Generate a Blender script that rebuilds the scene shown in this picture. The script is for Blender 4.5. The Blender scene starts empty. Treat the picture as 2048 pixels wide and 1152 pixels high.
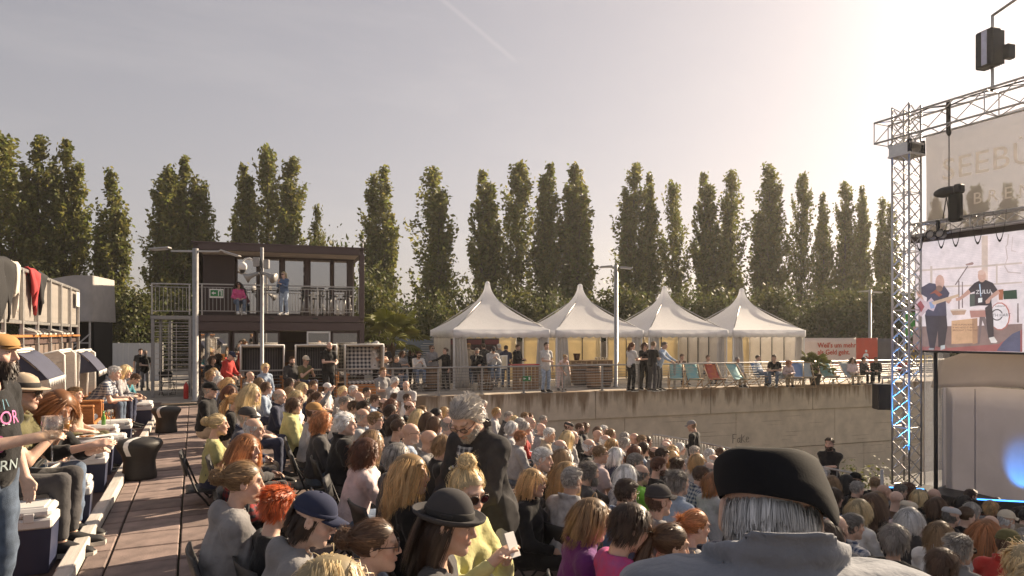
import bpy, math, random
import numpy as np
from mathutils import Vector, Matrix

# ---------------------------------------------------------------- camera, sky, sun, exposure
SC = bpy.context.scene
COL = SC.collection
R = math.radians
F, CX, HV, H, YAW = 1365.0, 1024.0, 668.0, 2.2, 25.08
cam = bpy.data.objects.new('camera', bpy.data.cameras.new('camera'))
COL.objects.link(cam)
cam.location = (0, 0, H)
cam.rotation_euler = (R(90), 0, R(-YAW))
cam.data.sensor_width = 36.0
cam.data.lens = 36.0 * F / 2048.0
cam.data.shift_y = (HV - 576.0) / 2048.0
cam.data.clip_start = 0.05
cam.data.clip_end = 5000
SC.camera = cam

SUN_AZ, SUN_EL = YAW + 49.0, 27.0            # azimuth clockwise from +Y, elevation
world = bpy.data.worlds.new('World'); SC.world = world
world.use_nodes = True
wt = world.node_tree
for n in list(wt.nodes): wt.nodes.remove(n)
wo = wt.nodes.new('ShaderNodeOutputWorld'); wb = wt.nodes.new('ShaderNodeBackground')
sky = wt.nodes.new('ShaderNodeTexSky'); sky.sky_type = 'NISHITA'; sky.sun_disc = False
sky.sun_elevation = R(SUN_EL); sky.sun_rotation = R(SUN_AZ)
sky.air_density = 1.0; sky.dust_density = 2.0; sky.ozone_density = 1.0; sky.altitude = 0
hs = wt.nodes.new('ShaderNodeHueSaturation'); hs.inputs['Saturation'].default_value = 0.50
tint = wt.nodes.new('ShaderNodeMix'); tint.data_type = 'RGBA'; tint.blend_type = 'MULTIPLY'
tint.inputs['Factor'].default_value = 1.0; tint.inputs['B'].default_value = (1.07, 0.965, 0.945, 1)
# thin high wisps and contrails
tc = wt.nodes.new('ShaderNodeTexCoord')
mp = wt.nodes.new('ShaderNodeMapping'); mp.inputs['Rotation'].default_value = (R(20), R(35), R(-30)); mp.inputs['Scale'].default_value = (1.3, 6.0, 9.0)
cn = wt.nodes.new('ShaderNodeTexNoise'); cn.inputs['Scale'].default_value = 1.6; cn.inputs['Detail'].default_value = 7; cn.inputs['Roughness'].default_value = 0.62
cr = wt.nodes.new('ShaderNodeMapRange'); cr.inputs['From Min'].default_value = 0.52; cr.inputs['From Max'].default_value = 0.82; cr.inputs['To Max'].default_value = 0.10
cm = wt.nodes.new('ShaderNodeMix'); cm.data_type = 'RGBA'; cm.inputs['B'].default_value = (5.0, 4.6, 4.3, 1)
L = wt.links.new
ga = wt.nodes.new('ShaderNodeGamma'); ga.inputs[1].default_value = 0.62       # gamma flattens the sky's glow and raises its fill light
L(sky.outputs[0], ga.inputs[0]); L(ga.outputs[0], hs.inputs['Color']); L(hs.outputs[0], tint.inputs['A'])
L(tc.outputs['Generated'], mp.inputs[0]); L(mp.outputs[0], cn.inputs['Vector']); L(cn.outputs[0], cr.inputs[0])
L(cr.outputs[0], cm.inputs['Factor']); L(tint.outputs['Result'], cm.inputs['A'])
def pdir(u, v): return Vector((math.sin(R(YAW)), math.cos(R(YAW)), 0)) + Vector((math.cos(R(YAW)), -math.sin(R(YAW)), 0)) * ((u - CX) / F) + Vector((0, 0, (HV - v) / F))
def contrail(src, a, b, w, s):                    # a thin vapour trail along a great circle of the sky
    a = pdir(*a).normalized(); b = pdir(*b).normalized(); n = a.cross(b).normalized(); m = (a + b).normalized()
    def dot(v): q = wt.nodes.new('ShaderNodeVectorMath'); q.operation = 'DOT_PRODUCT'; q.inputs[1].default_value = v; L(tc.outputs['Generated'], q.inputs[0]); return q.outputs['Value']
    ab = wt.nodes.new('ShaderNodeMath'); ab.operation = 'ABSOLUTE'; L(dot(n), ab.inputs[0])
    r1 = wt.nodes.new('ShaderNodeMapRange'); r1.interpolation_type = 'SMOOTHSTEP'; r1.inputs['From Min'].default_value = w; r1.inputs['From Max'].default_value = 0; r1.inputs['To Max'].default_value = s; L(ab.outputs[0], r1.inputs[0])
    r2 = wt.nodes.new('ShaderNodeMapRange'); r2.interpolation_type = 'SMOOTHSTEP'; r2.inputs['From Min'].default_value = m.dot(a); r2.inputs['From Max'].default_value = 1 - (1 - m.dot(a)) * .5; L(dot(m), r2.inputs[0])
    mu = wt.nodes.new('ShaderNodeMath'); mu.operation = 'MULTIPLY'; L(r1.outputs[0], mu.inputs[0]); L(r2.outputs[0], mu.inputs[1])
    x = wt.nodes.new('ShaderNodeMix'); x.data_type = 'RGBA'; x.inputs['B'].default_value = (5.4, 4.9, 4.5, 1); L(mu.outputs[0], x.inputs['Factor']); L(src, x.inputs['A']); return x.outputs['Result']
sk = contrail(cm.outputs['Result'], (860, -22), (1040, 130), .0050, .10)
L(sk, wb.inputs[0]); L(wb.outputs[0], wo.inputs[0])
wb.inputs[1].default_value = 0.088

sl = bpy.data.lights.new('sun', 'SUN'); sl.energy = 5.0; sl.angle = R(0.6); sl.color = (1.0, 0.80, 0.57)
sun = bpy.data.objects.new('sun', sl); COL.objects.link(sun)
sdir = Vector((math.sin(R(SUN_AZ)) * math.cos(R(SUN_EL)), math.cos(R(SUN_AZ)) * math.cos(R(SUN_EL)), math.sin(R(SUN_EL))))
sun.rotation_euler = sdir.to_track_quat('Z', 'Y').to_euler()
sun.location = (30, 15, 30)
SC.view_settings.view_transform = 'Standard'; SC.view_settings.look = 'None'
SC.view_settings.exposure = 1.25; SC.view_settings.gamma = 1.0; SC.view_settings.use_curve_mapping = False
SC.cycles.max_bounces = 6; SC.cycles.transparent_max_bounces = 12

rng = random.Random(7)
FW = Vector((math.sin(R(YAW)), math.cos(R(YAW)), 0)); RT = Vector((math.cos(R(YAW)), -math.sin(R(YAW)), 0))
def gp(u, v, d):                      # point seen at pixel (u, v) of the 2048 px photograph, d metres deep
    p = FW * d + RT * ((u - CX) / F * d); p.z = H - (v - HV) / F * d
    return p
def gz(u, v, z): return gp(u, v, (H - z) * F / (v - HV))
def gd(u, d, z=0.0):
    p = FW * d + RT * ((u - CX) / F * d); p.z = z
    return p
EX = Vector((math.cos(R(6)), -math.sin(R(6)), 0)); EY = Vector((math.sin(R(6)), math.cos(R(6)), 0)); O0 = Vector((7.24, 23.1, 0))
def T(s, t, z=0.0): return O0 + EX * s + EY * t + Vector((0, 0, z))
TROT = R(-6)
def zA(y): return 0.45 - 0.022 * (min(max(y, 2), 25) - 5)     # the gently falling aisle

# ---------------------------------------------------------------- helpers
def V(*a): return Vector(a)
class MB:
    def __init__(s): s.v = []; s.f = []; s.m = []; s.s = []; s.mi = 0
    def add(s, vs, fs, smooth=True):
        o = len(s.v); s.v.extend([tuple(p) for p in vs])
        for f in fs: s.f.append([i + o for i in f]); s.m.append(s.mi); s.s.append(smooth)
        return s
    def box(s, c, d, b=0.0, rot=None):
        c = Vector(c); h = Vector(d) / 2; b = min(b, min(h) * .8)
        sg = (-1, 1); vs = []; idx = {}
        if b <= 0:
            for x in sg:
                for y in sg:
                    for z in sg: idx[(x, y, z)] = len(vs); vs.append(Vector((x * h.x, y * h.y, z * h.z)))
            fs = [[idx[(a, -1, -1)], idx[(a, 1, -1)], idx[(a, 1, 1)], idx[(a, -1, 1)]] for a in sg] + \
                 [[idx[(-1, a, -1)], idx[(1, a, -1)], idx[(1, a, 1)], idx[(-1, a, 1)]] for a in sg] + \
                 [[idx[(-1, -1, a)], idx[(1, -1, a)], idx[(1, 1, a)], idx[(-1, 1, a)]] for a in sg]
        else:
            for x in sg:
                for y in sg:
                    for z in sg:
                        S = (x, y, z)
                        for a in range(3):
                            idx[(S, a)] = len(vs)
                            vs.append(Vector([S[i] * (h[i] if i == a else h[i] - b) for i in range(3)]))
            fs = []
            for a in range(3):
                o1, o2 = (a + 1) % 3, (a + 2) % 3
                for q in sg:
                    f = []
                    for r1, r2 in ((-1, -1), (1, -1), (1, 1), (-1, 1)):
                        S = [0, 0, 0]; S[a] = q; S[o1] = r1; S[o2] = r2; f.append(idx[(tuple(S), a)])
                    fs.append(f)
                for q1 in sg:
                    for q2 in sg:
                        A = [0, 0, 0]; A[o1] = q1; A[o2] = q2; A[a] = -1; B = list(A); B[a] = 1; A = tuple(A); B = tuple(B)
                        fs.append([idx[(A, o1)], idx[(B, o1)], idx[(B, o2)], idx[(A, o2)]])
            for x in sg:
                for y in sg:
                    for z in sg: fs.append([idx[((x, y, z), a)] for a in range(3)])
        out = []
        for f in fs:
            n = (vs[f[1]] - vs[f[0]]).cross(vs[f[2]] - vs[f[0]]); cc = sum((vs[i] for i in f), Vector()) / len(f)
            out.append(f if n.dot(cc) > 0 else f[::-1])
        if rot is not None: vs = [rot @ p for p in vs]
        return s.add([c + p for p in vs], out, False)
    def tube(s, pts, r, n=8, cap=True, closed=False):
        pts = [Vector(p) for p in pts]; k = len(pts)
        rs = r if isinstance(r, (list, tuple)) else [r] * k
        vs = []; up = None
        for i, p in enumerate(pts):
            if closed: t = pts[(i + 1) % k] - pts[i - 1]
            else: t = pts[min(i + 1, k - 1)] - pts[max(i - 1, 0)]
            t = t.normalized() if t.length > 1e-9 else Vector((0, 0, 1))
            if up is None: up = t.orthogonal().normalized()
            up = (up - t * up.dot(t)); up = up.normalized() if up.length > 1e-6 else t.orthogonal().normalized()
            w = t.cross(up)
            for j in range(n):
                a = 2 * math.pi * j / n; vs.append(p + (up * math.cos(a) + w * math.sin(a)) * rs[i])
        fs = []
        for i in range(k if closed else k - 1):
            i2 = (i + 1) % k
            for j in range(n): fs.append([i * n + j, i * n + (j + 1) % n, i2 * n + (j + 1) % n, i2 * n + j])
        if cap and not closed: fs.append(list(range(n))[::-1]); fs.append([(k - 1) * n + j for j in range(n)])
        return s.add(vs, fs, True)
    def cyl(s, a, b, r, r2=None, n=10): return s.tube([a, b], [r, r if r2 is None else r2], n)
    def lathe(s, prof, n=20, c=(0, 0, 0), sx=1, sy=1):
        c = Vector(c); vs = []; k = len(prof)
        for r, z in prof:
            for j in range(n):
                a = 2 * math.pi * j / n; vs.append(c + Vector((r * math.cos(a) * sx, r * math.sin(a) * sy, z)))
        fs = [[i * n + j, i * n + (j + 1) % n, (i + 1) * n + (j + 1) % n, (i + 1) * n + j] for i in range(k - 1) for j in range(n)]
        fs.append(list(range(n))[::-1]); fs.append([(k - 1) * n + j for j in range(n)])
        return s.add(vs, fs, True)
    def grid(s, fn, nu, nv, smooth=True, closeu=False):
        vs = [fn(i / (nu if closeu else nu - 1), j / (nv - 1)) for j in range(nv) for i in range(nu)]
        fs = []
        for j in range(nv - 1):
            for i in range(nu if closeu else nu - 1):
                i2 = (i + 1) % nu; fs.append([j * nu + i, j * nu + i2, (j + 1) * nu + i2, (j + 1) * nu + i])
        return s.add(vs, fs, smooth)
    def sheet(s, fn, nu, nv, th, smooth=True):          # a grid with real thickness th along +normal estimate
        g = [[Vector(fn(i / (nu - 1), j / (nv - 1))) for i in range(nu)] for j in range(nv)]
        nn = [[None] * nu for _ in range(nv)]
        for j in range(nv):
            for i in range(nu):
                a = g[j][min(i + 1, nu - 1)] - g[j][max(i - 1, 0)]; b = g[min(j + 1, nv - 1)][i] - g[max(j - 1, 0)][i]
                q = a.cross(b); nn[j][i] = q.normalized() if q.length > 1e-9 else Vector((0, 0, 1))
        vs = [g[j][i] for j in range(nv) for i in range(nu)] + [g[j][i] - nn[j][i] * th for j in range(nv) for i in range(nu)]
        N = nu * nv; fs = []
        for j in range(nv - 1):
            for i in range(nu - 1):
                a = j * nu + i; fs.append([a, a + 1, a + nu + 1, a + nu]); fs.append([N + a, N + a + nu, N + a + nu + 1, N + a + 1])
        for i in range(nu - 1):
            fs.append([i, N + i, N + i + 1, i + 1]); a = (nv - 1) * nu + i; fs.append([a, a + 1, N + a + 1, N + a])
        for j in range(nv - 1):
            a = j * nu; fs.append([a, a + nu, N + a + nu, N + a]); a = j * nu + nu - 1; fs.append([a, N + a, N + a + nu, a + nu])
        return s.add(vs, fs, smooth)
    def prism(s, poly, o, ux, uy, th):                  # polygon (a, b) -> o + a ux + b uy, extruded th along ux x uy
        o = Vector(o); ux = Vector(ux); uy = Vector(uy); n = ux.cross(uy).normalized() * th; k = len(poly)
        vs = [o + ux * a + uy * b for a, b in poly]; vs = vs + [p + n for p in vs]
        ar = sum(poly[i][0] * poly[(i + 1) % k][1] - poly[(i + 1) % k][0] * poly[i][1] for i in range(k))
        fs = [list(range(k))[::-1], [k + i for i in range(k)]] + [[i, (i + 1) % k, k + (i + 1) % k, k + i] for i in range(k)]
        if (ar < 0) != (th < 0): fs = [f[::-1] for f in fs]
        return s.add(vs, fs, False)
    def ell(s, c, r, n=14, m=9, rot=None):
        c = Vector(c)
        def fn(a, b):
            th = 2 * math.pi * a; ph = math.pi * (b - .5) * .998
            p = Vector((r[0] * math.cos(ph) * math.cos(th), r[1] * math.cos(ph) * math.sin(th), r[2] * math.sin(ph)))
            return c + (rot @ p if rot is not None else p)
        return s.grid(fn, n, m, True, True)
    def mesh(s, name):
        me = bpy.data.meshes.new(name); me.from_pydata(s.v, [], s.f)
        me.polygons.foreach_set('use_smooth', s.s); me.polygons.foreach_set('material_index', s.m)
        return me
    def build(s, name, mats, parent=None, loc=None, rz=None):
        return obj(name, s.mesh(name), mats, parent, loc, rz)
def obj(name, me, mats=None, parent=None, loc=None, rz=None):
    if mats is not None:
        for m in (mats if isinstance(mats, (list, tuple)) else [mats]): me.materials.append(m)
    o = bpy.data.objects.new(name, me); COL.objects.link(o)
    if parent is not None: o.parent = parent
    if loc is not None: o.location = loc
    if rz is not None: o.rotation_euler = (0, 0, rz)
    return o
def tag(o, label=None, cat=None, group=None, kind=None):
    if label: o['label'] = label
    if cat: o['category'] = cat
    if group: o['group'] = group
    if kind: o['kind'] = kind
    return o
def thing(name, label, cat, loc=(0, 0, 0), rz=0.0, group=None):
    o = bpy.data.objects.new(name, None); COL.objects.link(o); o.location = loc; o.rotation_euler = (0, 0, rz)
    o.empty_display_size = .1
    return tag(o, label, cat, group)
KIDS = {}
def copy_tree(o, parent=None, label=None, loc=None, rz=None):
    c = o.copy(); COL.objects.link(c); c.parent = parent
    if label: c['label'] = label
    if loc is not None: c.location = loc
    if rz is not None: c.rotation_euler = (0, 0, rz)
    for ch in [q for q in o.children]: copy_tree(ch, c)
    return c

# ---------------------------------------------------------------- materials
MATS = {}
def mat(name, col, rough=.6, metal=0.0, var=.15, scale=6.0, bump=0.0, bscale=60.0, spec=.5, col2=None, trans=0.0, objcol=False, tintattr=False, rand=0.0, stretch=None, emit=0.0, alpha=1.0, sheen=0.0):
    if name in MATS: return MATS[name]
    m = bpy.data.materials.new(name); m.use_nodes = True; nt = m.node_tree; N = nt.nodes.new; K = nt.links.new
    p = nt.nodes['Principled BSDF']; out = nt.nodes['Material Output']
    p.inputs['Roughness'].default_value = rough; p.inputs['Metallic'].default_value = metal
    p.inputs['Specular IOR Level'].default_value = spec
    if sheen: p.inputs['Sheen Weight'].default_value = sheen
    t = N('ShaderNodeTexCoord'); vec = t.outputs['Object']
    if stretch:
        q = N('ShaderNodeMapping'); q.inputs['Scale'].default_value = stretch; K(vec, q.inputs[0]); vec = q.outputs[0]
    nz = N('ShaderNodeTexNoise'); nz.inputs['Scale'].default_value = scale; nz.inputs['Detail'].default_value = 6; nz.inputs['Roughness'].default_value = .6
    K(vec, nz.inputs['Vector'])
    mr = N('ShaderNodeMapRange'); mr.inputs['From Min'].default_value = .3; mr.inputs['From Max'].default_value = .7
    K(nz.outputs[0], mr.inputs[0])
    if col2 is None:
        mr.inputs['To Min'].default_value = 1 - var; mr.inputs['To Max'].default_value = 1 + var
        mx = N('ShaderNodeMix'); mx.data_type = 'RGBA'; mx.blend_type = 'MULTIPLY'; mx.inputs['Factor'].default_value = 1
        if objcol: oi = N('ShaderNodeObjectInfo'); K(oi.outputs['Color'], mx.inputs['A'])
        else: mx.inputs['A'].default_value = (*col, 1)
        K(mr.outputs[0], mx.inputs['B'])
    else:
        mx = N('ShaderNodeMix'); mx.data_type = 'RGBA'; mx.inputs['A'].default_value = (*col, 1); mx.inputs['B'].default_value = (*col2, 1)
        K(mr.outputs[0], mx.inputs['Factor'])
    c = mx.outputs['Result']
    def mul(c, other):
        x = N('ShaderNodeMix'); x.data_type = 'RGBA'; x.blend_type = 'MULTIPLY'; x.inputs['Factor'].default_value = 1
        K(c, x.inputs['A']); K(other, x.inputs['B']); return x.outputs['Result']
    if tintattr:
        a = N('ShaderNodeAttribute'); a.attribute_name = 'tint'; c = mul(c, a.outputs['Color'])
    if rand:
        oi2 = N('ShaderNodeObjectInfo'); r2 = N('ShaderNodeMapRange'); r2.inputs['To Min'].default_value = 1 - rand; r2.inputs['To Max'].default_value = 1 + rand
        K(oi2.outputs['Random'], r2.inputs[0]); c = mul(c, r2.outputs[0])
    K(c, p.inputs['Base Color'])
    rr = N('ShaderNodeMapRange'); rr.inputs['To Min'].default_value = max(rough - .08, .02); rr.inputs['To Max'].default_value = min(rough + .08, 1); K(nz.outputs[0], rr.inputs[0]); K(rr.outputs[0], p.inputs['Roughness'])
    if bump:
        b = N('ShaderNodeBump'); b.inputs['Strength'].default_value = bump; b.inputs['Distance'].default_value = .01
        n2 = N('ShaderNodeTexNoise'); n2.inputs['Scale'].default_value = bscale; n2.inputs['Detail'].default_value = 4
        K(vec, n2.inputs['Vector']); K(n2.outputs[0], b.inputs['Height']); K(b.outputs[0], p.inputs['Normal'])
    if emit: K(c, p.inputs['Emission Color']); p.inputs['Emission Strength'].default_value = emit
    sh = p.outputs[0]
    if trans:
        tr = N('ShaderNodeBsdfTranslucent'); K(c, tr.inputs[0]); ms = N('ShaderNodeMixShader'); ms.inputs[0].default_value = trans
        K(sh, ms.inputs[1]); K(tr.outputs[0], ms.inputs[2]); sh = ms.outputs[0]
    if alpha < 1:
        ts = N('ShaderNodeBsdfTransparent'); ms = N('ShaderNodeMixShader'); ms.inputs[0].default_value = alpha
        K(ts.outputs[0], ms.inputs[1]); K(sh, ms.inputs[2]); sh = ms.outputs[0]
    K(sh, out.inputs[0])
    MATS[name] = m; m.diffuse_color = (*col, 1)
    return m
def glassmat(name, tint_, refl=.35, dens=.5):
    if name in MATS: return MATS[name]
    m = bpy.data.materials.new(name); m.use_nodes = True; nt = m.node_tree; N = nt.nodes.new; K = nt.links.new
    out = nt.nodes['Material Output']; nt.nodes.remove(nt.nodes['Principled BSDF'])
    g = N('ShaderNodeBsdfGlossy'); g.inputs['Roughness'].default_value = .02; g.inputs[0].default_value = (1, 1, 1, 1)
    t = N('ShaderNodeBsdfTransparent'); t.inputs[0].default_value = (*tint_, 1)
    lw = N('ShaderNodeLayerWeight'); lw.inputs[0].default_value = .35
    mr = N('ShaderNodeMapRange'); mr.inputs['To Min'].default_value = refl; mr.inputs['To Max'].default_value = min(1, refl + .5)
    K(lw.outputs['Fresnel'], mr.inputs[0]); ms = N('ShaderNodeMixShader'); K(mr.outputs[0], ms.inputs[0]); K(t.outputs[0], ms.inputs[1]); K(g.outputs[0], ms.inputs[2])
    K(ms.outputs[0], out.inputs[0]); MATS[name] = m
    return m
def stripemat(name, a, b, freq, axis=0, rough=.8, width=.5, b2=None, axis2=None):
    if name in MATS: return MATS[name]
    m = mat(name, a, rough, var=.08, scale=30, bump=.2, bscale=150); nt = m.node_tree; N = nt.nodes.new; K = nt.links.new
    p = nt.nodes['Principled BSDF']
    t = N('ShaderNodeTexCoord'); sx = N('ShaderNodeSeparateXYZ'); K(t.outputs['Object'], sx.inputs[0])
    def band(ax):
        q = N('ShaderNodeMath'); q.operation = 'MULTIPLY'; q.inputs[1].default_value = freq; K(sx.outputs[ax], q.inputs[0])
        fr = N('ShaderNodeMath'); fr.operation = 'FRACT'; K(q.outputs[0], fr.inputs[0])
        ab = N('ShaderNodeMath'); ab.operation = 'LESS_THAN'; ab.inputs[1].default_value = width; K(fr.outputs[0], ab.inputs[0]); return ab.outputs[0]
    f = band(axis)
    if axis2 is not None:
        f2 = band(axis2); ad = N('ShaderNodeMath'); ad.operation = 'ADD'; K(f, ad.inputs[0]); K(f2, ad.inputs[1])
        hf = N('ShaderNodeMath'); hf.operation = 'MULTIPLY'; hf.inputs[1].default_value = .5; K(ad.outputs[0], hf.inputs[0]); f = hf.outputs[0]
    mx = N('ShaderNodeMix'); mx.data_type = 'RGBA'; mx.inputs['A'].default_value = (*a, 1); mx.inputs['B'].default_value = (*b, 1); K(f, mx.inputs['Factor'])
    K(mx.outputs['Result'], p.inputs['Base Color'])
    return m
def text_mesh(txt, size, name='lettering', extrude=.002, bold=0.0, spacing=1.0):
    cu = bpy.data.curves.new(name, 'FONT'); cu.body = txt; cu.size = size; cu.extrude = extrude; cu.offset = bold; cu.space_character = spacing; cu.resolution_u = 3
    o = bpy.data.objects.new(name, cu); COL.objects.link(o)
    dg = bpy.context.evaluated_depsgraph_get(); dg.update()
    me = bpy.data.meshes.new_from_object(o.evaluated_get(dg)); me.name = name
    bpy.data.objects.remove(o); bpy.data.curves.remove(cu)
    return me
def lettering(txt, size, m, parent, loc, rot, name='lettering', **k):
    o = obj(name, text_mesh(txt, size, name, **k), m, parent); o.location = loc; o.rotation_euler = rot
    return o

m_metal = mat('galvanised', (.42, .41, .40), .42, .75, .12, 9, .05)
m_grey = mat('grey_paint', (.30, .295, .29), .5, .3, .1, 8)
m_dark = mat('dark_steel', (.03, .03, .032), .5, .3, .2, 10)
m_black = mat('black_plastic', (.018, .018, .02), .5, 0, .2, 12, .1, 200)
m_white = mat('white_paint', (.72, .71, .69), .45, 0, .06, 12)
m_wood = mat('oiled_wood', (.42, .17, .05), .5, 0, .3, 9, .25, 60, stretch=(1, 1, 5))
m_lightwood = mat('light_wood', (.40, .27, .15), .6, 0, .2, 9, .2, 50)
# ---------------------------------------------------------------- ground, steps, walls
m_soil = mat('trodden_ground', (.16, .14, .11), .95, 0, .3, .15, .4, 3, col2=(.10, .11, .06))
m_conc = mat('concrete', (.30, .28, .25), .9, 0, .18, 2.5, .25, 40)
m_step = mat('step_planks', (.15, .11, .095), .8, 0, .3, 5, .3, 40, stretch=(1, .2, 1))
m_plat = mat('platform_boards', (.075, .045, .04), .75, 0, .3, 4, .3, 40, stretch=(3, .4, 1))
def ground_sheet():
    b = MB(); z = -4.6
    b.add([(-190, -190, z), (190, -190, z), (190, 190, z), (-190, 190, z)], [[0, 1, 2, 3]], False)
    tag(b.build('ground', m_soil), kind='structure')
ground_sheet()
# terrace behind the wall: a deck of slabs on one thick body
b = MB(); c = T(0, 150, 0); poly = [T(-140, .25), T(150, .25), T(150, 140), T(-140, 140)]
vs = [(p.x, p.y, -.004) for p in poly] + [(p.x, p.y, -4.7) for p in poly]
b.add(vs, [[0, 1, 2, 3], [0, 4, 5, 1], [1, 5, 6, 2], [2, 6, 7, 3], [3, 7, 4, 0]], False)
m_terr = mat('terrace_concrete', (.36, .32, .27), .9, 0, .2, 1.2, .2, 30)
terr = tag(b.build('terrace', m_terr), kind='structure')
# body of land under the aisle and the left platform
b = MB()
ys = [-6, 5, 12, 18, 25.0, 29.0]
pr = [(y, zA(y) - .03) for y in ys]
def land(x0, x1, dz, name, m):
    b = MB(); n = len(ys); vs = []
    for x in (x0, x1):
        for y in ys: vs.append((x, y, zA(y) + dz))
    for x in (x0, x1):
        for y in ys: vs.append((x, y, -4.7))
    fs = []
    for i in range(n - 1):
        fs += [[i, n + i, n + i + 1, i + 1], [2 * n + i, i, i + 1, 2 * n + i + 1], [n + i, 3 * n + i, 3 * n + i + 1, n + i + 1]]
    fs += [[0, 2 * n, 3 * n, n], [n - 1, 2 * n - 1, 4 * n - 1, 3 * n - 1]]
    b.add(vs, fs, False); return tag(b.build(name, m), kind='structure')
m_bed = mat('joint_sand', (.075, .06, .045), .95, 0, .4, 30, .4, 120, col2=(.05, .055, .02))
m_slab = mat('red_brown_slab', (.20, .150, .135), .85, 0, .34, 5, .45, 70, rand=.24)
paving = land(-.90, .36, -.045, 'paving', m_bed)
land(-60, -.90, -.02, 'platform', m_plat)
rr = random.Random(3)
for (x0, x1) in ((-.775, -.60), (-.60, -.10), (-.10, .36)):
    me = {}
    b = MB(); b.box((0, 0, 0), (x1 - x0 - .016, .474, .05), .008); base = b.mesh('slab'); base.materials.append(m_slab)
    y = 1.25
    while y < 22.6:
        o = bpy.data.objects.new('slab', base); COL.objects.link(o); o.parent = paving
        o.location = ((x0 + x1) / 2, y, zA(y) - .025 + rr.uniform(-.003, .003)); o.rotation_euler = (R(-1.26) + rr.uniform(-.004, .004), rr.uniform(-.004, .004), rr.uniform(-.006, .006))
        y += .5
# pale kerb timbers
m_kerb = mat('pale_kerb_timber', (.50, .47, .43), .75, 0, .18, 6, .25, 40, stretch=(4, .4, 4))
kerb = thing('kerb_edging', 'long pale painted timber edging beside the paved aisle', 'edging', (-.835, 0, 0))
y = 2.2
while y < 21:
    b = MB(); b.box((0, 0, 0), (.115, 2.38, .11), .012); o = b.build('timber', m_kerb, kerb); o.location = (rr.uniform(-.008, .008), y, zA(y) + .035); o.rotation_euler = (R(-1.26), 0, rr.uniform(-.004, .004)); y += 2.4
# seating steps falling towards the stage
ROW0, PITCH, NROW = .62, .85, 15
def rowx(k): return ROW0 + PITCH * k
def rowz(k): return .10 - .145 * k
for k in range(NROW):
    b = MB(); x0 = rowx(k) - .49 + (.23 if k == 0 else 0); x1 = rowx(k) + .36
    y0, y1 = -3.0, min(21.8, 22.5 - .05 * k)
    b.box(((x0 + x1) / 2 + .005 * k, (y0 + y1) / 2, (rowz(k) - 4.7) / 2 - .001 * k), (x1 - x0 - .004, y1 - y0, rowz(k) + 4.7), .012)
    tag(b.build('seating_step', m_step), kind='structure')
b = MB(); xa = rowx(NROW - 1) + .37; b.box((xa + 4.2, 2.5, (-2.0 - 4.7) / 2), (8.4, 22.0, 2.7), .01)
tag(b.build('pit_floor', mat('pit_asphalt', (.07, .065, .06), .9, 0, .25, 3, .3, 90)), kind='structure')
b = MB(); b.box((1.3, -.8, -.19), (1.87, 4.4, 1.22), .01); tag(b.build('rear_platform', m_step), kind='structure')
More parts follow.
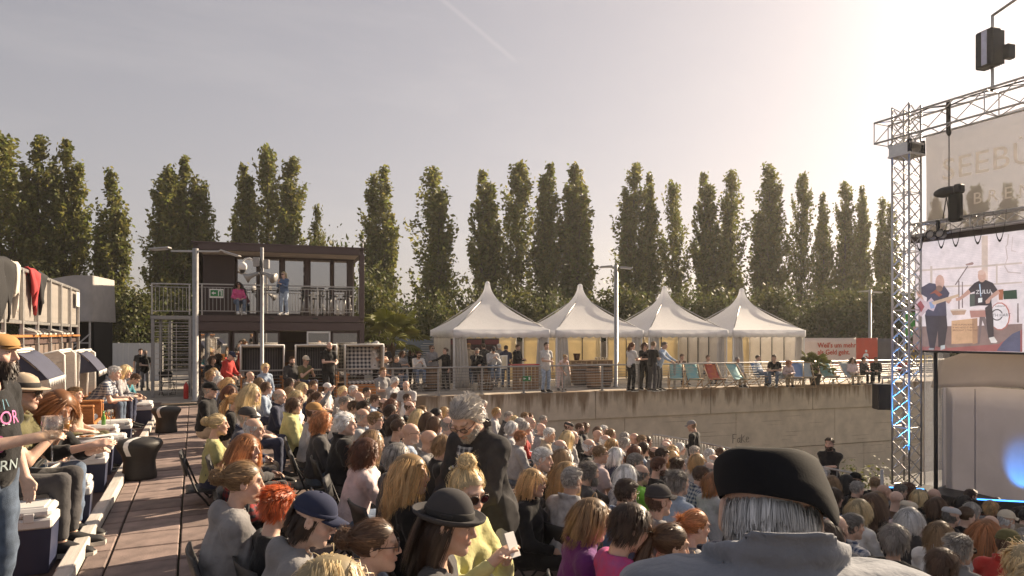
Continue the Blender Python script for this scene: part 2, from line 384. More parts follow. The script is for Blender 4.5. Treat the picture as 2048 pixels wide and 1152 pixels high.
# ---- retaining wall
def wallmat(name, stain, board):
    m = mat(name, (.56, .48, .385), .92, 0, .16, 1.7, .35, 45); nt = m.node_tree; N = nt.nodes.new; K = nt.links.new; p = nt.nodes['Principled BSDF']
    old = p.inputs['Base Color'].links[0].from_socket
    g = N('ShaderNodeNewGeometry'); mp = N('ShaderNodeMapping'); mp.inputs['Rotation'].default_value = (0, 0, R(6)); K(g.outputs['Position'], mp.inputs[0])
    sx = N('ShaderNodeSeparateXYZ'); K(mp.outputs[0], sx.inputs[0])
    c = old
    def mixin(c, fac, col):
        x = N('ShaderNodeMix'); x.data_type = 'RGBA'; x.blend_type = 'MULTIPLY'; x.inputs['B'].default_value = (*col, 1); K(fac, x.inputs['Factor']); K(c, x.inputs['A']); return x.outputs['Result']
    # dark vertical run-off streaks
    m2 = N('ShaderNodeMapping'); m2.inputs['Scale'].default_value = (2.4, 2.4, .22); K(mp.outputs[0], m2.inputs[0])
    n1 = N('ShaderNodeTexNoise'); n1.inputs['Scale'].default_value = 1.0; n1.inputs['Detail'].default_value = 5; n1.inputs['Roughness'].default_value = .65; K(m2.outputs[0], n1.inputs['Vector'])
    m3 = N('ShaderNodeMapping'); m3.inputs['Scale'].default_value = (.25, .25, .1); K(mp.outputs[0], m3.inputs[0])
    n2 = N('ShaderNodeTexNoise'); n2.inputs['Scale'].default_value = 1.0; n2.inputs['Detail'].default_value = 2; K(m3.outputs[0], n2.inputs['Vector'])
    hgt = N('ShaderNodeMapRange'); hgt.inputs['From Min'].default_value = -1.1; hgt.inputs['From Max'].default_value = 0; hgt.inputs['To Min'].default_value = -.16; hgt.inputs['To Max'].default_value = .17; K(sx.outputs['Z'], hgt.inputs[0])
    a1 = N('ShaderNodeMath'); a1.operation = 'ADD'; K(n1.outputs[0], a1.inputs[0]); K(hgt.outputs[0], a1.inputs[1])
    a2 = N('ShaderNodeMath'); a2.operation = 'MULTIPLY_ADD'; a2.inputs[1].default_value = .5; a2.inputs[2].default_value = -.25; K(n2.outputs[0], a2.inputs[0])
    a3 = N('ShaderNodeMath'); a3.operation = 'ADD'; K(a1.outputs[0], a3.inputs[0]); K(a2.outputs[0], a3.inputs[1])
    r1 = N('ShaderNodeMapRange'); r1.inputs['From Min'].default_value = .50; r1.inputs['From Max'].default_value = .66; r1.inputs['To Max'].default_value = stain; K(a3.outputs[0], r1.inputs[0])
    c = mixin(c, r1.outputs[0], (.30, .22, .15))
    if board:
        w = N('ShaderNodeMapping'); w.inputs['Scale'].default_value = (.6, .6, 7.4); K(mp.outputs[0], w.inputs[0])
        n3 = N('ShaderNodeTexNoise'); n3.inputs['Scale'].default_value = 1.0; n3.inputs['Detail'].default_value = 3; K(w.outputs[0], n3.inputs['Vector'])
        r3 = N('ShaderNodeMapRange'); r3.inputs['From Min'].default_value = .56; r3.inputs['From Max'].default_value = .62; r3.inputs['To Max'].default_value = .55; K(n3.outputs[0], r3.inputs[0])
        fz = N('ShaderNodeMath'); fz.operation = 'MULTIPLY'; fz.inputs[1].default_value = 6.0; K(sx.outputs['Z'], fz.inputs[0])
        fr = N('ShaderNodeMath'); fr.operation = 'FRACT'; K(fz.outputs[0], fr.inputs[0])
        lt = N('ShaderNodeMath'); lt.operation = 'LESS_THAN'; lt.inputs[1].default_value = .13; K(fr.outputs[0], lt.inputs[0])
        mm = N('ShaderNodeMath'); mm.operation = 'MULTIPLY'; K(lt.outputs[0], mm.inputs[0]); K(r3.outputs[0], mm.inputs[1])
        c = mixin(c, mm.outputs[0], (.35, .28, .22))
        v = N('ShaderNodeTexVoronoi'); v.inputs['Scale'].default_value = 1.1; K(mp.outputs[0], v.inputs['Vector'])
        r4 = N('ShaderNodeMapRange'); r4.inputs['From Min'].default_value = .22; r4.inputs['From Max'].default_value = .06; r4.inputs['To Max'].default_value = .35; K(v.outputs['Distance'], r4.inputs[0])
        x = N('ShaderNodeMix'); x.data_type = 'RGBA'; x.inputs['B'].default_value = (.6, .52, .44, 1); K(r4.outputs[0], x.inputs['Factor']); K(c, x.inputs['A']); c = x.outputs['Result']
    K(c, p.inputs['Base Color'])
    return m
m_wtop = wallmat('stained_parapet_concrete', .85, False); m_wlow = wallmat('board_marked_concrete', .25, True)
wall = thing('retaining_wall', 'long stained concrete retaining wall below the terrace railing', 'wall', T(0, 0, 0), TROT)
s = -14.0; i = 0
while s < 46:
    w = 5.2
    b = MB(); b.box((s + w / 2, .17, -.53), (w - .022, .42, 1.06), .015); b.build('parapet_panel', m_wtop, wall)
    b = MB(); b.box((s + w / 2 + 1.3, .26, -1.86), (w - .014, .42, 1.58), .008); b.build('wall_panel', m_wlow, wall)
    b = MB(); b.box((s + w / 2 + 3.0, .31, -3.66), (w - .014, .42, 1.96), .008); b.build('wall_panel', m_wlow, wall)
    s += w
def scrawl(u, v, d, strokes, y, h, r=.018):
    p1 = gp(u, v, d); s_ = (Vector((p1.x, p1.y, 0)) - O0).dot(EX); b = MB()
    for st in strokes: b.tube([(s_ + x * h, y - .004, p1.z + z * h) for x, z in st], r, 4)
    o = b.build('graffiti', mat('graffiti_ink', (.07, .06, .06), .9), wall); o.scale = (1, 1, 1); return o
scrawl(1514, 898, 26.9, [[(0, 0), (.02, .5), (.0, 1)], [(0, 1), (.3, 1.04), (.5, .98)], [(.01, .55), (.35, .52)], [(.96, .48), (.82, .55), (.66, .44), (.63, .16), (.76, 0), (.97, .18)], [(1.0, .64), (.99, .1), (1.12, 0)], [(1.22, .95), (1.2, 0)], [(1.62, .8), (1.22, .42), (1.7, .0)], [(1.85, .35), (2.2, .4), (2.15, .6), (1.95, .62), (1.82, .3), (1.95, .02), (2.25, .08)]], .048, .36, .011)
scrawl(1612, 935, 27.5, [[(0, 0), (.05, .9), (.4, .8), (.1, .5), (.45, .2), (0, 0)], [(.7, .3), (1.0, .4), (.8, .6), (.65, .2), (1.0, .0)], [(1.5, .6), (1.25, .5), (1.5, .2), (1.2, 0)]], .098, .28, .010)
# ---- terrace railing
rail = thing('terrace_railing', 'long grey steel railing with horizontal bars along the terrace edge', 'railing', T(0, 0, 0), TROT)
s0, s1 = -5.9, 29.0
b = MB(); b.tube([(s0, .06, 1.0), (s1, .06, 1.0)], .030, 10); b.build('top_rail', m_metal, rail)
for j in range(8):
    b = MB(); b.tube([(s0, .09, .12 + j * .103), (s1, .09, .12 + j * .103)], .0085, 6); b.build('bar', m_metal, rail)
bp = MB(); bp.box((0, .10, .49), (.075, .014, .98), .003); bp.box((0, .155, .49), (.014, .10, .97), .003); bp.box((0, .12, .012), (.16, .14, .024), .004); pm = bp.mesh('post'); pm.materials.append(m_grey)
s = s0 + .1
while s < s1:
    o = bpy.data.objects.new('post', pm); COL.objects.link(o); o.parent = rail; o.location = (s, 0, 0); s += 1.62
# ---------------------------------------------------------------- trees
def leafmat(name, c1, c2, tr=.42):
    m = mat(name, c1, .55, 0, 0, .9, 0, col2=c2, trans=tr, tintattr=True, spec=.3, rand=.14)
    return m
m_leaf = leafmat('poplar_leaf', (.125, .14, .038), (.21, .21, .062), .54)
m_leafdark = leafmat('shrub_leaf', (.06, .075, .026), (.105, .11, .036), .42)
m_bark = mat('bark', (.10, .08, .06), .95, 0, .35, 5, .6, 20, stretch=(1, 1, .25))
def leaf_mesh(C, size, nrs, name, mats, upbias=.0, seed=0, zs=1.0):
    """C: Nx3 centres -> one quad-ish leaf clump face per centre"""
    N = len(C); rs = np.random.RandomState(seed)
    a = rs.normal(size=(N, 3)); a[:, 2] += upbias; a /= np.linalg.norm(a, axis=1)[:, None]
    t = rs.normal(size=(N, 3)); t -= (t * a).sum(1)[:, None] * a; t /= np.linalg.norm(t, axis=1)[:, None]
    w = np.cross(a, t); t = t * np.array([1, 1, zs]); w = w * np.array([1, 1, zs]); sz = (size * rs.uniform(.6, 1.35, N))[:, None]
    vs = np.stack([C - t * sz, C + w * sz * .55 + t * sz * .1, C + t * sz, C - w * sz * .55 + t * sz * .1], 1).reshape(-1, 3)
    me = bpy.data.meshes.new(name); me.vertices.add(4 * N); me.vertices.foreach_set('co', vs.ravel().astype(np.float32))
    me.loops.add(4 * N); me.loops.foreach_set('vertex_index', np.arange(4 * N, dtype=np.int32))
    me.polygons.add(N); me.polygons.foreach_set('loop_start', np.arange(0, 4 * N, 4, dtype=np.int32)); me.polygons.foreach_set('loop_total', np.full(N, 4, np.int32))
    me.update()
    at = me.color_attributes.new('tint', 'FLOAT_COLOR', 'POINT')
    g = np.repeat(rs.uniform(.65, 1.35, N), 4); yl = np.repeat(rs.uniform(.85, 1.2, N), 4)
    at.data.foreach_set('color', np.stack([g * yl, g, g * .9, np.ones_like(g)], 1).ravel().astype(np.float32))
    for m in mats: me.materials.append(m)
    return me
def poplar_proto(seed, leaders):
    """height 1.0 normalised to 18 m; leaders: list of (x, y, top, radius)"""
    rs = np.random.RandomState(seed); cs = []; tb = MB()
    for li, (lx, ly, top, rad) in enumerate(leaders):
        base = np.array([lx * .25, ly * .25, 0.0]); tip = np.array([lx, ly, top])
        pts = [base + (tip - base) * t + np.array([.18 * math.sin(3 * t + seed + li), .18 * math.cos(2.3 * t + li), 0]) * t * (1 - t) * 4 for t in np.linspace(0, 1, 9)]
        tb.tube([tuple(p) for p in pts], [.26 * (1 - .93 * t) * (1 if li == 0 else .75) for t in np.linspace(0, 1, 9)], 7)
        nb = int(top * 7.5)
        for k in range(nb):
            t = rs.uniform(.06, .985); h = t * top
            c = base + (tip - base) * t
            prof = rad * 1.2 * (min(1.0, (t / .16) ** .6) * (1 - max(0, t - .45) / .55) ** .8 + .08) * rs.uniform(.45, 1.12)
            az = rs.uniform(0, 2 * math.pi); ln = prof * rs.uniform(1.2, 2.2)
            d = np.array([math.cos(az), math.sin(az), 0.0])
            end = c + d * prof + np.array([0, 0, ln * 1.05])
            mid = c + d * prof * .75 + np.array([0, 0, ln * .4])
            if k % 3 == 0: tb.tube([tuple(c), tuple(mid), tuple(end)], [.05, .03, .01], 4, False)
            n = int(30 * (.4 + prof))
            q = rs.uniform(0.15, 1.08, n)[:, None]
            line = (1 - q) ** 2 * c + 2 * q * (1 - q) * mid + q ** 2 * end
            cs.append(line + rs.normal(size=(n, 3)) * np.array([.135, .135, .24]) * (.5 + .4 * rad))
    C = np.concatenate(cs); zc = C[:, 2] < max(l[2] for l in leaders) + .3
    return tb.mesh('trunk'), leaf_mesh(C[zc], .19, None, 'crown', [m_leaf], .2, seed)
protos = []
LD = [[(0, 0, 18, 1.5), (.9, .3, 15.5, .9)], [(-.5, 0, 17.3, 1.3), (.6, -.3, 18, 1.2), (1.3, .2, 13.5, .9)], [(0, 0, 18, 1.7)], [(-.8, .2, 16.8, 1.1), (.1, 0, 18, 1.1), (.9, -.2, 16.2, 1.2)],
      [(0, 0, 18, 1.3), (-1.1, .2, 14.0, 1.0), (1.0, .1, 12.5, .9)], [(0, .1, 18, 1.15), (.75, 0, 17.0, 1.0)]]
for i, l in enumerate(LD):
    tm, cmh = poplar_proto(11 + i, l); tm.materials.append(m_bark); protos.append((tm, cmh))
TREES = [(2, 262, 46, 2, 1.15), (78, 272, 46, 0, 1.0), (130, 276, 47, 3, 1.0), (222, 336, 47, 4, 1.0), (330, 330, 52, 1, 1.0), (372, 312, 53, 3, 1.2), (408, 362, 54, 4, .9),
         (486, 325, 58, 5, 1.0), (536, 292, 58, 2, .85), (584, 314, 58, 0, 1.0), (634, 408, 58, 4, .8), (757, 331, 58, 1, .95), (866, 333, 58, 0, 1.25), (968, 337, 60, 5, 1.2), (1036, 325, 60, 2, 1.15),
         (1098, 324, 60, 5, 1.0), (1150, 325, 60, 3, 1.15), (1270, 328, 62, 0, 1.05), (1296, 345, 63, 5, .9), (1346, 362, 63, 2, .8), (1410, 342, 63, 5, 1.0), (1462, 342, 63, 0, .95), (1538, 321, 63, 1, 1.05), (1604, 347, 64, 2, .75),
         (1648, 386, 66, 5, .9), (1690, 365, 66, 0, .85), (1722, 372, 67, 5, .75), (1774, 394, 67, 1, .8), (1872, 392, 66, 3, .9), (1950, 372, 66, 2, .9), (2014, 362, 66, 1, .9), (2085, 372, 66, 0, 1.0)]
tl = ['leftmost tall dark poplar at the left picture edge', 'dark poplar second from the left picture edge above the grandstand', 'twin-topped dark poplar third from the left edge', 'shorter lone poplar behind the tarpaulin box', 'poplar with broad crown left of the container building roof', 'tallest poplar of the clump left of the container building', 'smaller poplar just above the left roof corner of the container building',
      'leftmost poplar of the group above the container roof', 'slim tallest poplar above the middle of the container roof', 'third poplar above the container roof', 'low poplar at the right end of the container roof group', 'lone twin-topped poplar beside the right corner of the container building', 'broad lone poplar between the container building and the first tent', 'poplar right behind the peak of the first tent', 'full poplar between first and second tent peaks', 'slim poplar left of the second tent peak', 'wide poplar behind the second tent peak',
      'poplar left above the third tent peak', 'slim poplar directly behind the third tent peak', 'shorter poplar right of the third tent peak', 'poplar midway between third and fourth tent peaks', 'poplar just left of the fourth tent peak', 'tallest poplar right of the fourth tent peak', 'slender poplar behind the right end of the fourth tent', 'low poplar above the red and white banner', 'poplar left of the small far lamp post', 'thin poplar behind the small far lamp post', 'poplar immediately left of the truss tower', 'poplar seen through the mesh banner beside the truss tower', 'middle poplar seen through the mesh banner', 'poplar seen through the mesh banner above the musicians', 'rightmost poplar behind the mesh banner, half out of the picture']
for i, (u, vt, d, pk, ws) in enumerate(TREES):
    hgt = H + (HV - vt) / F * d
    r_ = thing('poplar_tree', tl[i], 'tree', gd(u, d, -.02), rr.uniform(0, 6.28), 'poplars behind the terrace')
    sc = hgt / 18.2
    r_.scale = (sc * ws * rr.uniform(.95, 1.05), sc * ws * rr.uniform(.95, 1.05), sc)
    for nm, me in zip(('trunk', 'crown'), protos[pk]):
        o = bpy.data.objects.new(nm, me); COL.objects.link(o); o.parent = r_
# shrubs and low trees between and under them
def shrub_proto(seed):
    rs = np.random.RandomState(seed); cs = []; tb = MB()
    for k in range(26):
        a = rs.uniform(0, 6.28); q = rs.uniform(.1, 1); e = np.array([math.cos(a) * q, math.sin(a) * q, rs.uniform(.35, 1.0) * (1.15 - .45 * q)])
        tb.tube([(0, 0, 0), (e[0] * .4, e[1] * .4, e[2] * .55), tuple(e * .95)], [.04, .025, .008], 4, False)
        n = 150; cs.append(e + rs.normal(size=(n, 3)) * .14)
    for k in range(8):
        e = np.array([rs.uniform(-.8, .8), rs.uniform(-.8, .8), rs.uniform(.05, .35)]); cs.append(e + rs.normal(size=(130, 3)) * .15)
    C = np.concatenate(cs); C = C[C[:, 2] > .02]
    return tb.mesh('stem'), leaf_mesh(C, .066, None, 'foliage', [m_leafdark], .1, seed, .45)
shr = [shrub_proto(s_) for s_ in (1, 2, 3)]
for t_, _ in shr: t_.materials.append(m_bark)
SHR = [(230, 585, 40, 3.4), (285, 600, 40, 3.0), (160, 590, 42, 3.6), (60, 560, 42, 4.2), (660, 560, 40, 3.2), (738, 560, 36, 3.0), (800, 612, 46, 2.6), (660, 505, 44, 3.0), (862, 606, 40, 2.8), (925, 588, 44, 3.2), (1040, 596, 44, 3.4), (1110, 600, 45, 3.0), (1215, 588, 44, 3.6), (1262, 596, 44, 3.2), (1390, 590, 46, 3.4), (1440, 600, 46, 3.2), (1545, 590, 47, 3.6), (1640, 600, 47, 3.4), (1705, 590, 47, 3.6), (1775, 580, 47, 3.8), (1850, 590, 47, 3.8), (1940, 590, 47, 3.6), (560, 600, 46, 4), (450, 600, 46, 4), (350, 590, 46, 4)]
sl_ = ['dark bush behind the tarpaulin box', 'dark leafy bush left of the outside stair', 'bush under the twin-topped left poplars', 'bush behind the grandstand at the left edge', 'bush behind the container building right half', 'round green bush right of the container building above the palm', 'low bush right of the palm tree', 'tall bush showing past the balcony corner', 'bush left of the first tent', 'bush behind the first tent left slope', 'bush between first and second tent', 'bush behind the second tent left slope', 'bush left of the tall middle lamp post', 'bush right of the tall middle lamp post', 'bush between third and fourth tent', 'bush behind the fourth tent left slope', 'bush behind the fourth tent right slope', 'bush above the white advertising banner', 'bush above the red advertising banner', 'bush left of the truss tower', 'bush behind the truss tower', 'bush behind the big screen', 'bush behind the middle of the container building', 'bush behind the container building left half', 'bush behind the outside stair']
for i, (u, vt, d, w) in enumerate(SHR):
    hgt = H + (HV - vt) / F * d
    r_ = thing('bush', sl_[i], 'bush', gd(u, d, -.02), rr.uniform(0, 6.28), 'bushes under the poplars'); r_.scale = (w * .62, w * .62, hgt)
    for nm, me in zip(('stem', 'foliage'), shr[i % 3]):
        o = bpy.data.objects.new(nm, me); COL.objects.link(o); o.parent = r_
# far undergrowth that closes the horizon line
rs = np.random.RandomState(5); n = 20000
us = rs.uniform(-200, 2300, n); dd = rs.uniform(72, 84, n); hh = rs.uniform(0, 1, n) ** .8 * (3.6 + 1.0 * np.sin(us / 37.0) + .8 * np.sin(us / 13.0 + 1))
C = np.stack([FW.x * dd + RT.x * (us - CX) / F * dd, FW.y * dd + RT.y * (us - CX) / F * dd, hh], 1)
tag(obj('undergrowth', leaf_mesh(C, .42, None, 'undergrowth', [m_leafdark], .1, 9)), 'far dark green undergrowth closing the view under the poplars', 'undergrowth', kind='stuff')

# palms
m_palm = leafmat('palm_leaf', (.19, .21, .05), (.28, .27, .08), .45)
m_fibre = mat('palm_fibre', (.14, .09, .055), .95, 0, .4, 20, .6, 60)
def palm(label, loc, h, n, ln, seed):
    rs = random.Random(seed); r_ = thing('palm_tree', label, 'palm', loc, rs.uniform(0, 6), None)
    b = MB(); b.lathe([(.13, 0), (.15, .3), (.17, h * .6), (.16, h * .9), (.09, h)], 10)
    for k in range(60):
        a = rs.uniform(0, 6.28); z = rs.uniform(.1, h); b.tube([(.14 * math.cos(a), .14 * math.sin(a), z), (.22 * math.cos(a), .22 * math.sin(a), z + .12)], [.02, .004], 4, False)
    b.build('trunk', m_fibre, r_)
    for k in range(n):
        a = 2.4 * k; el = R(72 - 95 * (k / n) + rs.uniform(-8, 8)); L_ = ln * rs.uniform(.8, 1.1)
        d = Vector((math.cos(a) * math.cos(el), math.sin(a) * math.cos(el), math.sin(el)))
        b = MB(); tip = Vector((0, 0, h)) + d * L_ * .62 - Vector((0, 0, .07 * L_)); b.tube([(0, 0, h - .05), Vector((0, 0, h)) + d * L_ * .33, tip], [.018, .014, .01], 5)
        side = d.cross(Vector((0, 0, 1))).normalized(); upv = side.cross(d)
        for j in range(17):
            f = (j / 16 - .5) * R(205); dv = d * math.cos(f) + side * math.sin(f); l2 = L_ * .55 * (1 - .25 * abs(j / 16 - .5) * 2)
            e = tip + dv * l2 - Vector((0, 0, l2 * rs.uniform(.12, .4))); m_ = tip + dv * l2 * .55 + upv * .03
            w = (side * math.cos(f) - d * math.sin(f)) * .024 * L_ * 1.3
            b.add([tip, m_ + w, e, m_ - w, m_ - upv * .014], [[0, 1, 2], [0, 2, 3], [0, 4, 1], [0, 3, 4], [1, 4, 2], [4, 3, 2]], False)
        o = b.build('frond', m_palm, r_); me = o.data
        at = me.color_attributes.new('tint', 'FLOAT_COLOR', 'POINT'); g = rs.uniform(.8, 1.25)
        at.data.foreach_set('color', np.tile(np.array([g, g, g, 1], np.float32), len(me.vertices)))
palm('bushy fan palm beside the container building', gd(782, 27.5, 0), 1.95, 22, 1.5, 4)
b = MB(); b.lathe([(.18, 0), (.26, .45), (.27, .47), (.24, .47)], 14)
pp = gd(1630, 29.5, 0); tag(b.build('plant_pot', mat('dark_pot', (.05, .045, .04), .6), None, pp), 'dark pot holding the small palm by the advertising banner', 'pot')
palm('small fan palm in a pot before the white advertising banner', pp + V(0, 0, .4), .35, 16, .85, 8)
# ---------------------------------------------------------------- tents
m_canvas = mat('tent_canvas', (.88, .88, .90), .65, 0, .04, 2, .16, 9, trans=.42)
m_curt = mat('tent_curtain', (.74, .71, .67), .7, 0, .06, 3, .15, 20, trans=.3)
m_inner = mat('cream_tent_lining', (.78, .68, .46), .8, 0, .12, 1.2, .3, 7, trans=.45)
def tent(label, loc, w=2.12, eh=2.38, ph=4.42, seed=0):
    rs = random.Random(seed); r_ = thing('pagoda_tent', label, 'tent', loc, TROT, 'white pagoda tents on the terrace')
    def hw(t): return .085 + (w - .085) * (1 - t) ** 1.95
    b = MB()
    nz, ns = 16, 9
    for q in range(4):
        a = R(90 * q); ca, sa = math.cos(a), math.sin(a)
        def fn(i, j):
            t = j ** .8; h_ = hw(t); x = (i * 2 - 1) * h_; y = -h_ + math.sin(i * math.pi) * .05 * h_ * (1 - t); z = eh + (ph - eh) * t + math.sin(i * math.pi) * -.02 * (1 - t)
            return Vector((x * ca - y * sa, x * sa + y * ca, z))
        b.grid(fn, ns, nz)
    b.build('roof', m_canvas, r_)
    b = MB(); b.lathe([(.095, ph - .06), (.09, ph), (.06, ph + .05), (.0, ph + .06)], 14); b.build('peak_cap', m_canvas, r_)
    for q in range(4):
        a = R(90 * q); ca, sa = math.cos(a), math.sin(a); b = MB(); n = 97
        def fn(i, j):
            x = (i * 2 - 1) * w; y = -w - .012 + .012 * math.sin(i * 40 + seed); sc = .05 * abs(math.sin(i * math.pi * 12)); z = eh + .005 - j * (.30 + sc)
            return Vector((x * ca - y * sa, x * sa + y * ca, z))
        b.sheet(fn, n, 3, .006); b.build('valance', m_canvas, r_)
    for x in (-1, 1):
        for y in (-1, 1):
            b = MB(); b.box((x * (w - .05), y * (w - .05), eh / 2), (.07, .07, eh), .006); b.box((x * (w - .05), y * (w - .05), .01), (.2, .2, .02)); b.build('leg', m_white, r_)
            b = MB(); b.tube([(x * (w - .05), y * (w - .05), eh - .03), (0, 0, ph - .5)], .022, 6); b.build('rafter', m_metal, r_)
    for x in (-1, 1):                       # gathered curtains at the front corners
        b = MB(); wd = .66 if x < 0 else .52
        def fn(i, j):
            s_ = i * 26; k = .045 * math.sin(s_) + .02 * math.sin(s_ * 2.3 + seed)
            xx = x * (w - .08) - x * wd * i * (.75 + .25 * j); return Vector((xx, -w + .1 + k, 2.2 - 2.17 * j))
        b.sheet(fn, 40, 6, .006 * x); b.build('curtain', m_curt, r_)
    for k, (ax, ay, bx, by) in enumerate(((-w + .06, w - .1, w - .06, w - .1), (-w + .02, -w + .5, -w + .02, w - .12), (w - .02, w - .12, w - .02, -w + .5))):
        if (k == 1 and 'first' not in label) or (k == 2 and 'fourth' not in label and 'third' not in label): continue
        b = MB()
        def fn(i, j):
            kx = .014 * math.sin(i * 31 + seed) * (.4 + j); return Vector((ax + (bx - ax) * i + (kx if k else 0), ay + (by - ay) * i + (0 if k else kx), 2.3 - 2.27 * j))
        b.sheet(fn, 40, 5, .006); b.build('lining', m_inner if k == 0 else m_curt, r_)
        for f in (.25, .5, .75):
            b = MB(); p = Vector((ax + (bx - ax) * f, ay + (by - ay) * f, 0)); off = (Vector((0, -.05, 0)) if k == 0 else Vector((.05 if k == 1 else -.05, 0, 0)))
            b.cyl(p + off, p + off + V(0, 0, 2.3), .025, n=8); b.build('wall_pole', m_dark, r_)
    return r_
c0 = gd(975, 29.6, 0)
for k, nm in enumerate(('first', 'second', 'third', 'fourth')):
    tent(f'{nm} white pagoda tent from the left with scalloped valance', c0 + EX * (4.40 * k), 2.06, seed=k)
s_t = (c0 - O0).dot(EX); t_t = (c0 - O0).dot(EY)        # tent row frame
# fridges in the first tent
for k in range(3):
    p = T(s_t - 1.0 + k * .82, t_t + 1.75); f = thing('drinks_fridge', ('left', 'middle', 'right')[k] + ' black glass-door drinks fridge in the first tent', 'fridge', p, TROT, 'fridges in the first tent')
    b = MB(); b.box((0, 0, 1.0), (.74, .6, 2.0), .015); b.build('cabinet', m_black, f)
    b = MB(); b.box((0, -.315, .92), (.64, .03, 1.5), .006); dr = b.build('door', mat('fridge_glass', (.04, .025, .03), .12, 0, .3, 9), f)
    b = MB(); b.box((.29, -.345, .95), (.02, .03, .5), .006); b.build('handle', m_metal, dr)
    b = MB(); b.box((0, -.317, 1.83), (.66, .03, .22), .006); hd = b.build('header', mat('fridge_header', (.10, .02, .03), .4), f)
    for q in range(4):
        for x in range(6):
            b = MB(); b.cyl((-.25 + x * .1, -.25, .35 + q * .33), (-.25 + x * .1, -.25, .55 + q * .33), .03, .025, 8); b.build('bottle', mat('bottle_glass%d' % (x % 3), ((.2, .05, .03), (.35, .3, .1), (.3, .3, .28))[x % 3], .2), f)
# ---------------------------------------------------------------- barrels, tables, stools
m_barrel = mat('barrel_oak', (.24, .15, .09), .7, 0, .25, 5, .3, 40, stretch=(6, 6, .6))
BARREL = None
def barrel(label, loc, top=True):
    global BARREL
    if BARREL is None:
        r_ = thing('wine_barrel', label, 'barrel', loc, 0, 'wine barrels used as tables')
        prof = [(.27, 0)] + [(.27 + .08 * math.sin(math.pi * q / 8), .02 + .9 * q / 8) for q in range(9)] + [(.27, .94)]
        for k in range(20):
            b = MB(); a0, a1 = 2 * math.pi * k / 20 + .012, 2 * math.pi * (k + 1) / 20 - .012
            b.grid(lambda i, j: Vector((np.interp(j, np.linspace(0, 1, 9), [p[0] for p in prof[1:10]]) * math.cos(a0 + (a1 - a0) * i), np.interp(j, np.linspace(0, 1, 9), [p[0] for p in prof[1:10]]) * math.sin(a0 + (a1 - a0) * i), .02 + .9 * j)), 2, 9)
            b.build('stave', m_barrel, r_)
        b = MB(); b.lathe([(.25, .0), (.262, .03), (.34, .47), (.262, .9), (.26, .92)], 20); b.build('barrel_core', m_dark, r_)
        for z, rr_ in ((.08, .296), (.25, .336), (.68, .338), (.86, .294)):
            b = MB(); b.lathe([(rr_ + .002, z - .02), (rr_ + .006, z), (rr_ + .002, z + .02)], 20); b.build('hoop', m_dark, r_)
        b = MB(); b.lathe([(.0, .93), (.29, .93), (.29, .955), (.0, .955)], 20); b.build('head', m_barrel, r_)
        BARREL = r_; return r_
    return copy_tree(BARREL, None, label, loc, rr.uniform(0, 6))
barrel('wine barrel under the man in black by the first tent left curtain', gd(862, 26.6))
barrel('wine barrel between the two seated men of the first tent', gd(972, 26.9))
barrel('wine barrel behind the railing right of the bending woman in pink', gd(1188, 27.6))
barrel('wine barrel beside the middle lamp post foot', gd(1208, 28.4))
barrel('wine barrel at the right corner of the second tent front', gd(1160, 29.0))
STOOL = None
def stool(label, loc, rz=0):
    global STOOL
    if STOOL is None:
        r_ = thing('bar_stool', label, 'stool', loc, rz, 'bar stools on the terrace'); b = MB(); b.lathe([(.0, .72), (.17, .72), (.185, .75), (.17, .775), (0, .78)], 16); b.build('seat', m_black, r_)
        for k in range(4):
            a = R(45 + 90 * k); b = MB(); b.tube([(.1 * math.cos(a), .1 * math.sin(a), .73), (.22 * math.cos(a), .22 * math.sin(a), 0)], .013, 6); b.build('leg', m_metal, r_)
        b = MB(); b.tube([(.19 * math.cos(R(20 * q)), .19 * math.sin(R(20 * q)), .25) for q in range(18)], .009, 6, closed=True); b.build('foot_ring', m_metal, r_)
        STOOL = r_; return r_
    return copy_tree(STOOL, None, label, loc, rz)
# menu boards
def board(name, label, cat, loc, w, h, m, z0=.9, rz=TROT, lines=None):
    r_ = thing(name, label, cat, loc, rz)
    b = MB(); b.box((0, 0, z0 + h / 2), (w, .03, h), .006); b.build('panel', m, r_)
    for x in (-1, 1): b = MB(); b.box((x * (w / 2 + .02), 0, (z0 + h) / 2), (.04, .04, z0 + h), .004); b.build('post', m_metal, r_)
    return r_
m_bluegrey = mat('board_blue_grey', (.22, .27, .34), .6, 0, .08, 3); m_white_ink = mat('white_print', (.75, .75, .75), .6, 0, .03)
bd = board('drinks_menu_board', 'blue-grey drinks menu board with white print left of the first tent', 'menu board', gd(840, 30.2), 2.35, 1.35, m_bluegrey, .75)
lettering('WEINE & PREISE', .13, m_white_ink, bd, (-.1, -.018, 1.93), (R(90), 0, 0))
for j in range(9):
    for cx_, wl in ((-1.05, .7), (.05, .75)):
        b = MB(); b.box((cx_ + wl * rr.uniform(.32, .45), -.018, 1.78 - j * .1), (wl * rr.uniform(.6, .9), .004, .022)); b.build('print_line', m_white_ink, bd)
bd = board('small_info_board', 'smaller blue-grey info board beside the palm tree', 'info board', gd(788, 31.5), .55, 1.3, m_bluegrey, .75)
for j in range(7):
    b = MB(); b.box((0, -.018, 1.9 - j * .13), (.38, .004, .02)); b.build('print_line', m_white_ink, bd)
# light board easel on the barrel
bd = board('menu_easel', 'small white framed menu easel in front of the first tent', 'menu stand', gd(1008, 26.6), .22, .52, m_white, .85)
b = MB(); b.box((0, -.018, 1.11), (.17, .006, .44)); b.build('sheet', mat('menu_paper', (.62, .55, .42), .7), bd)
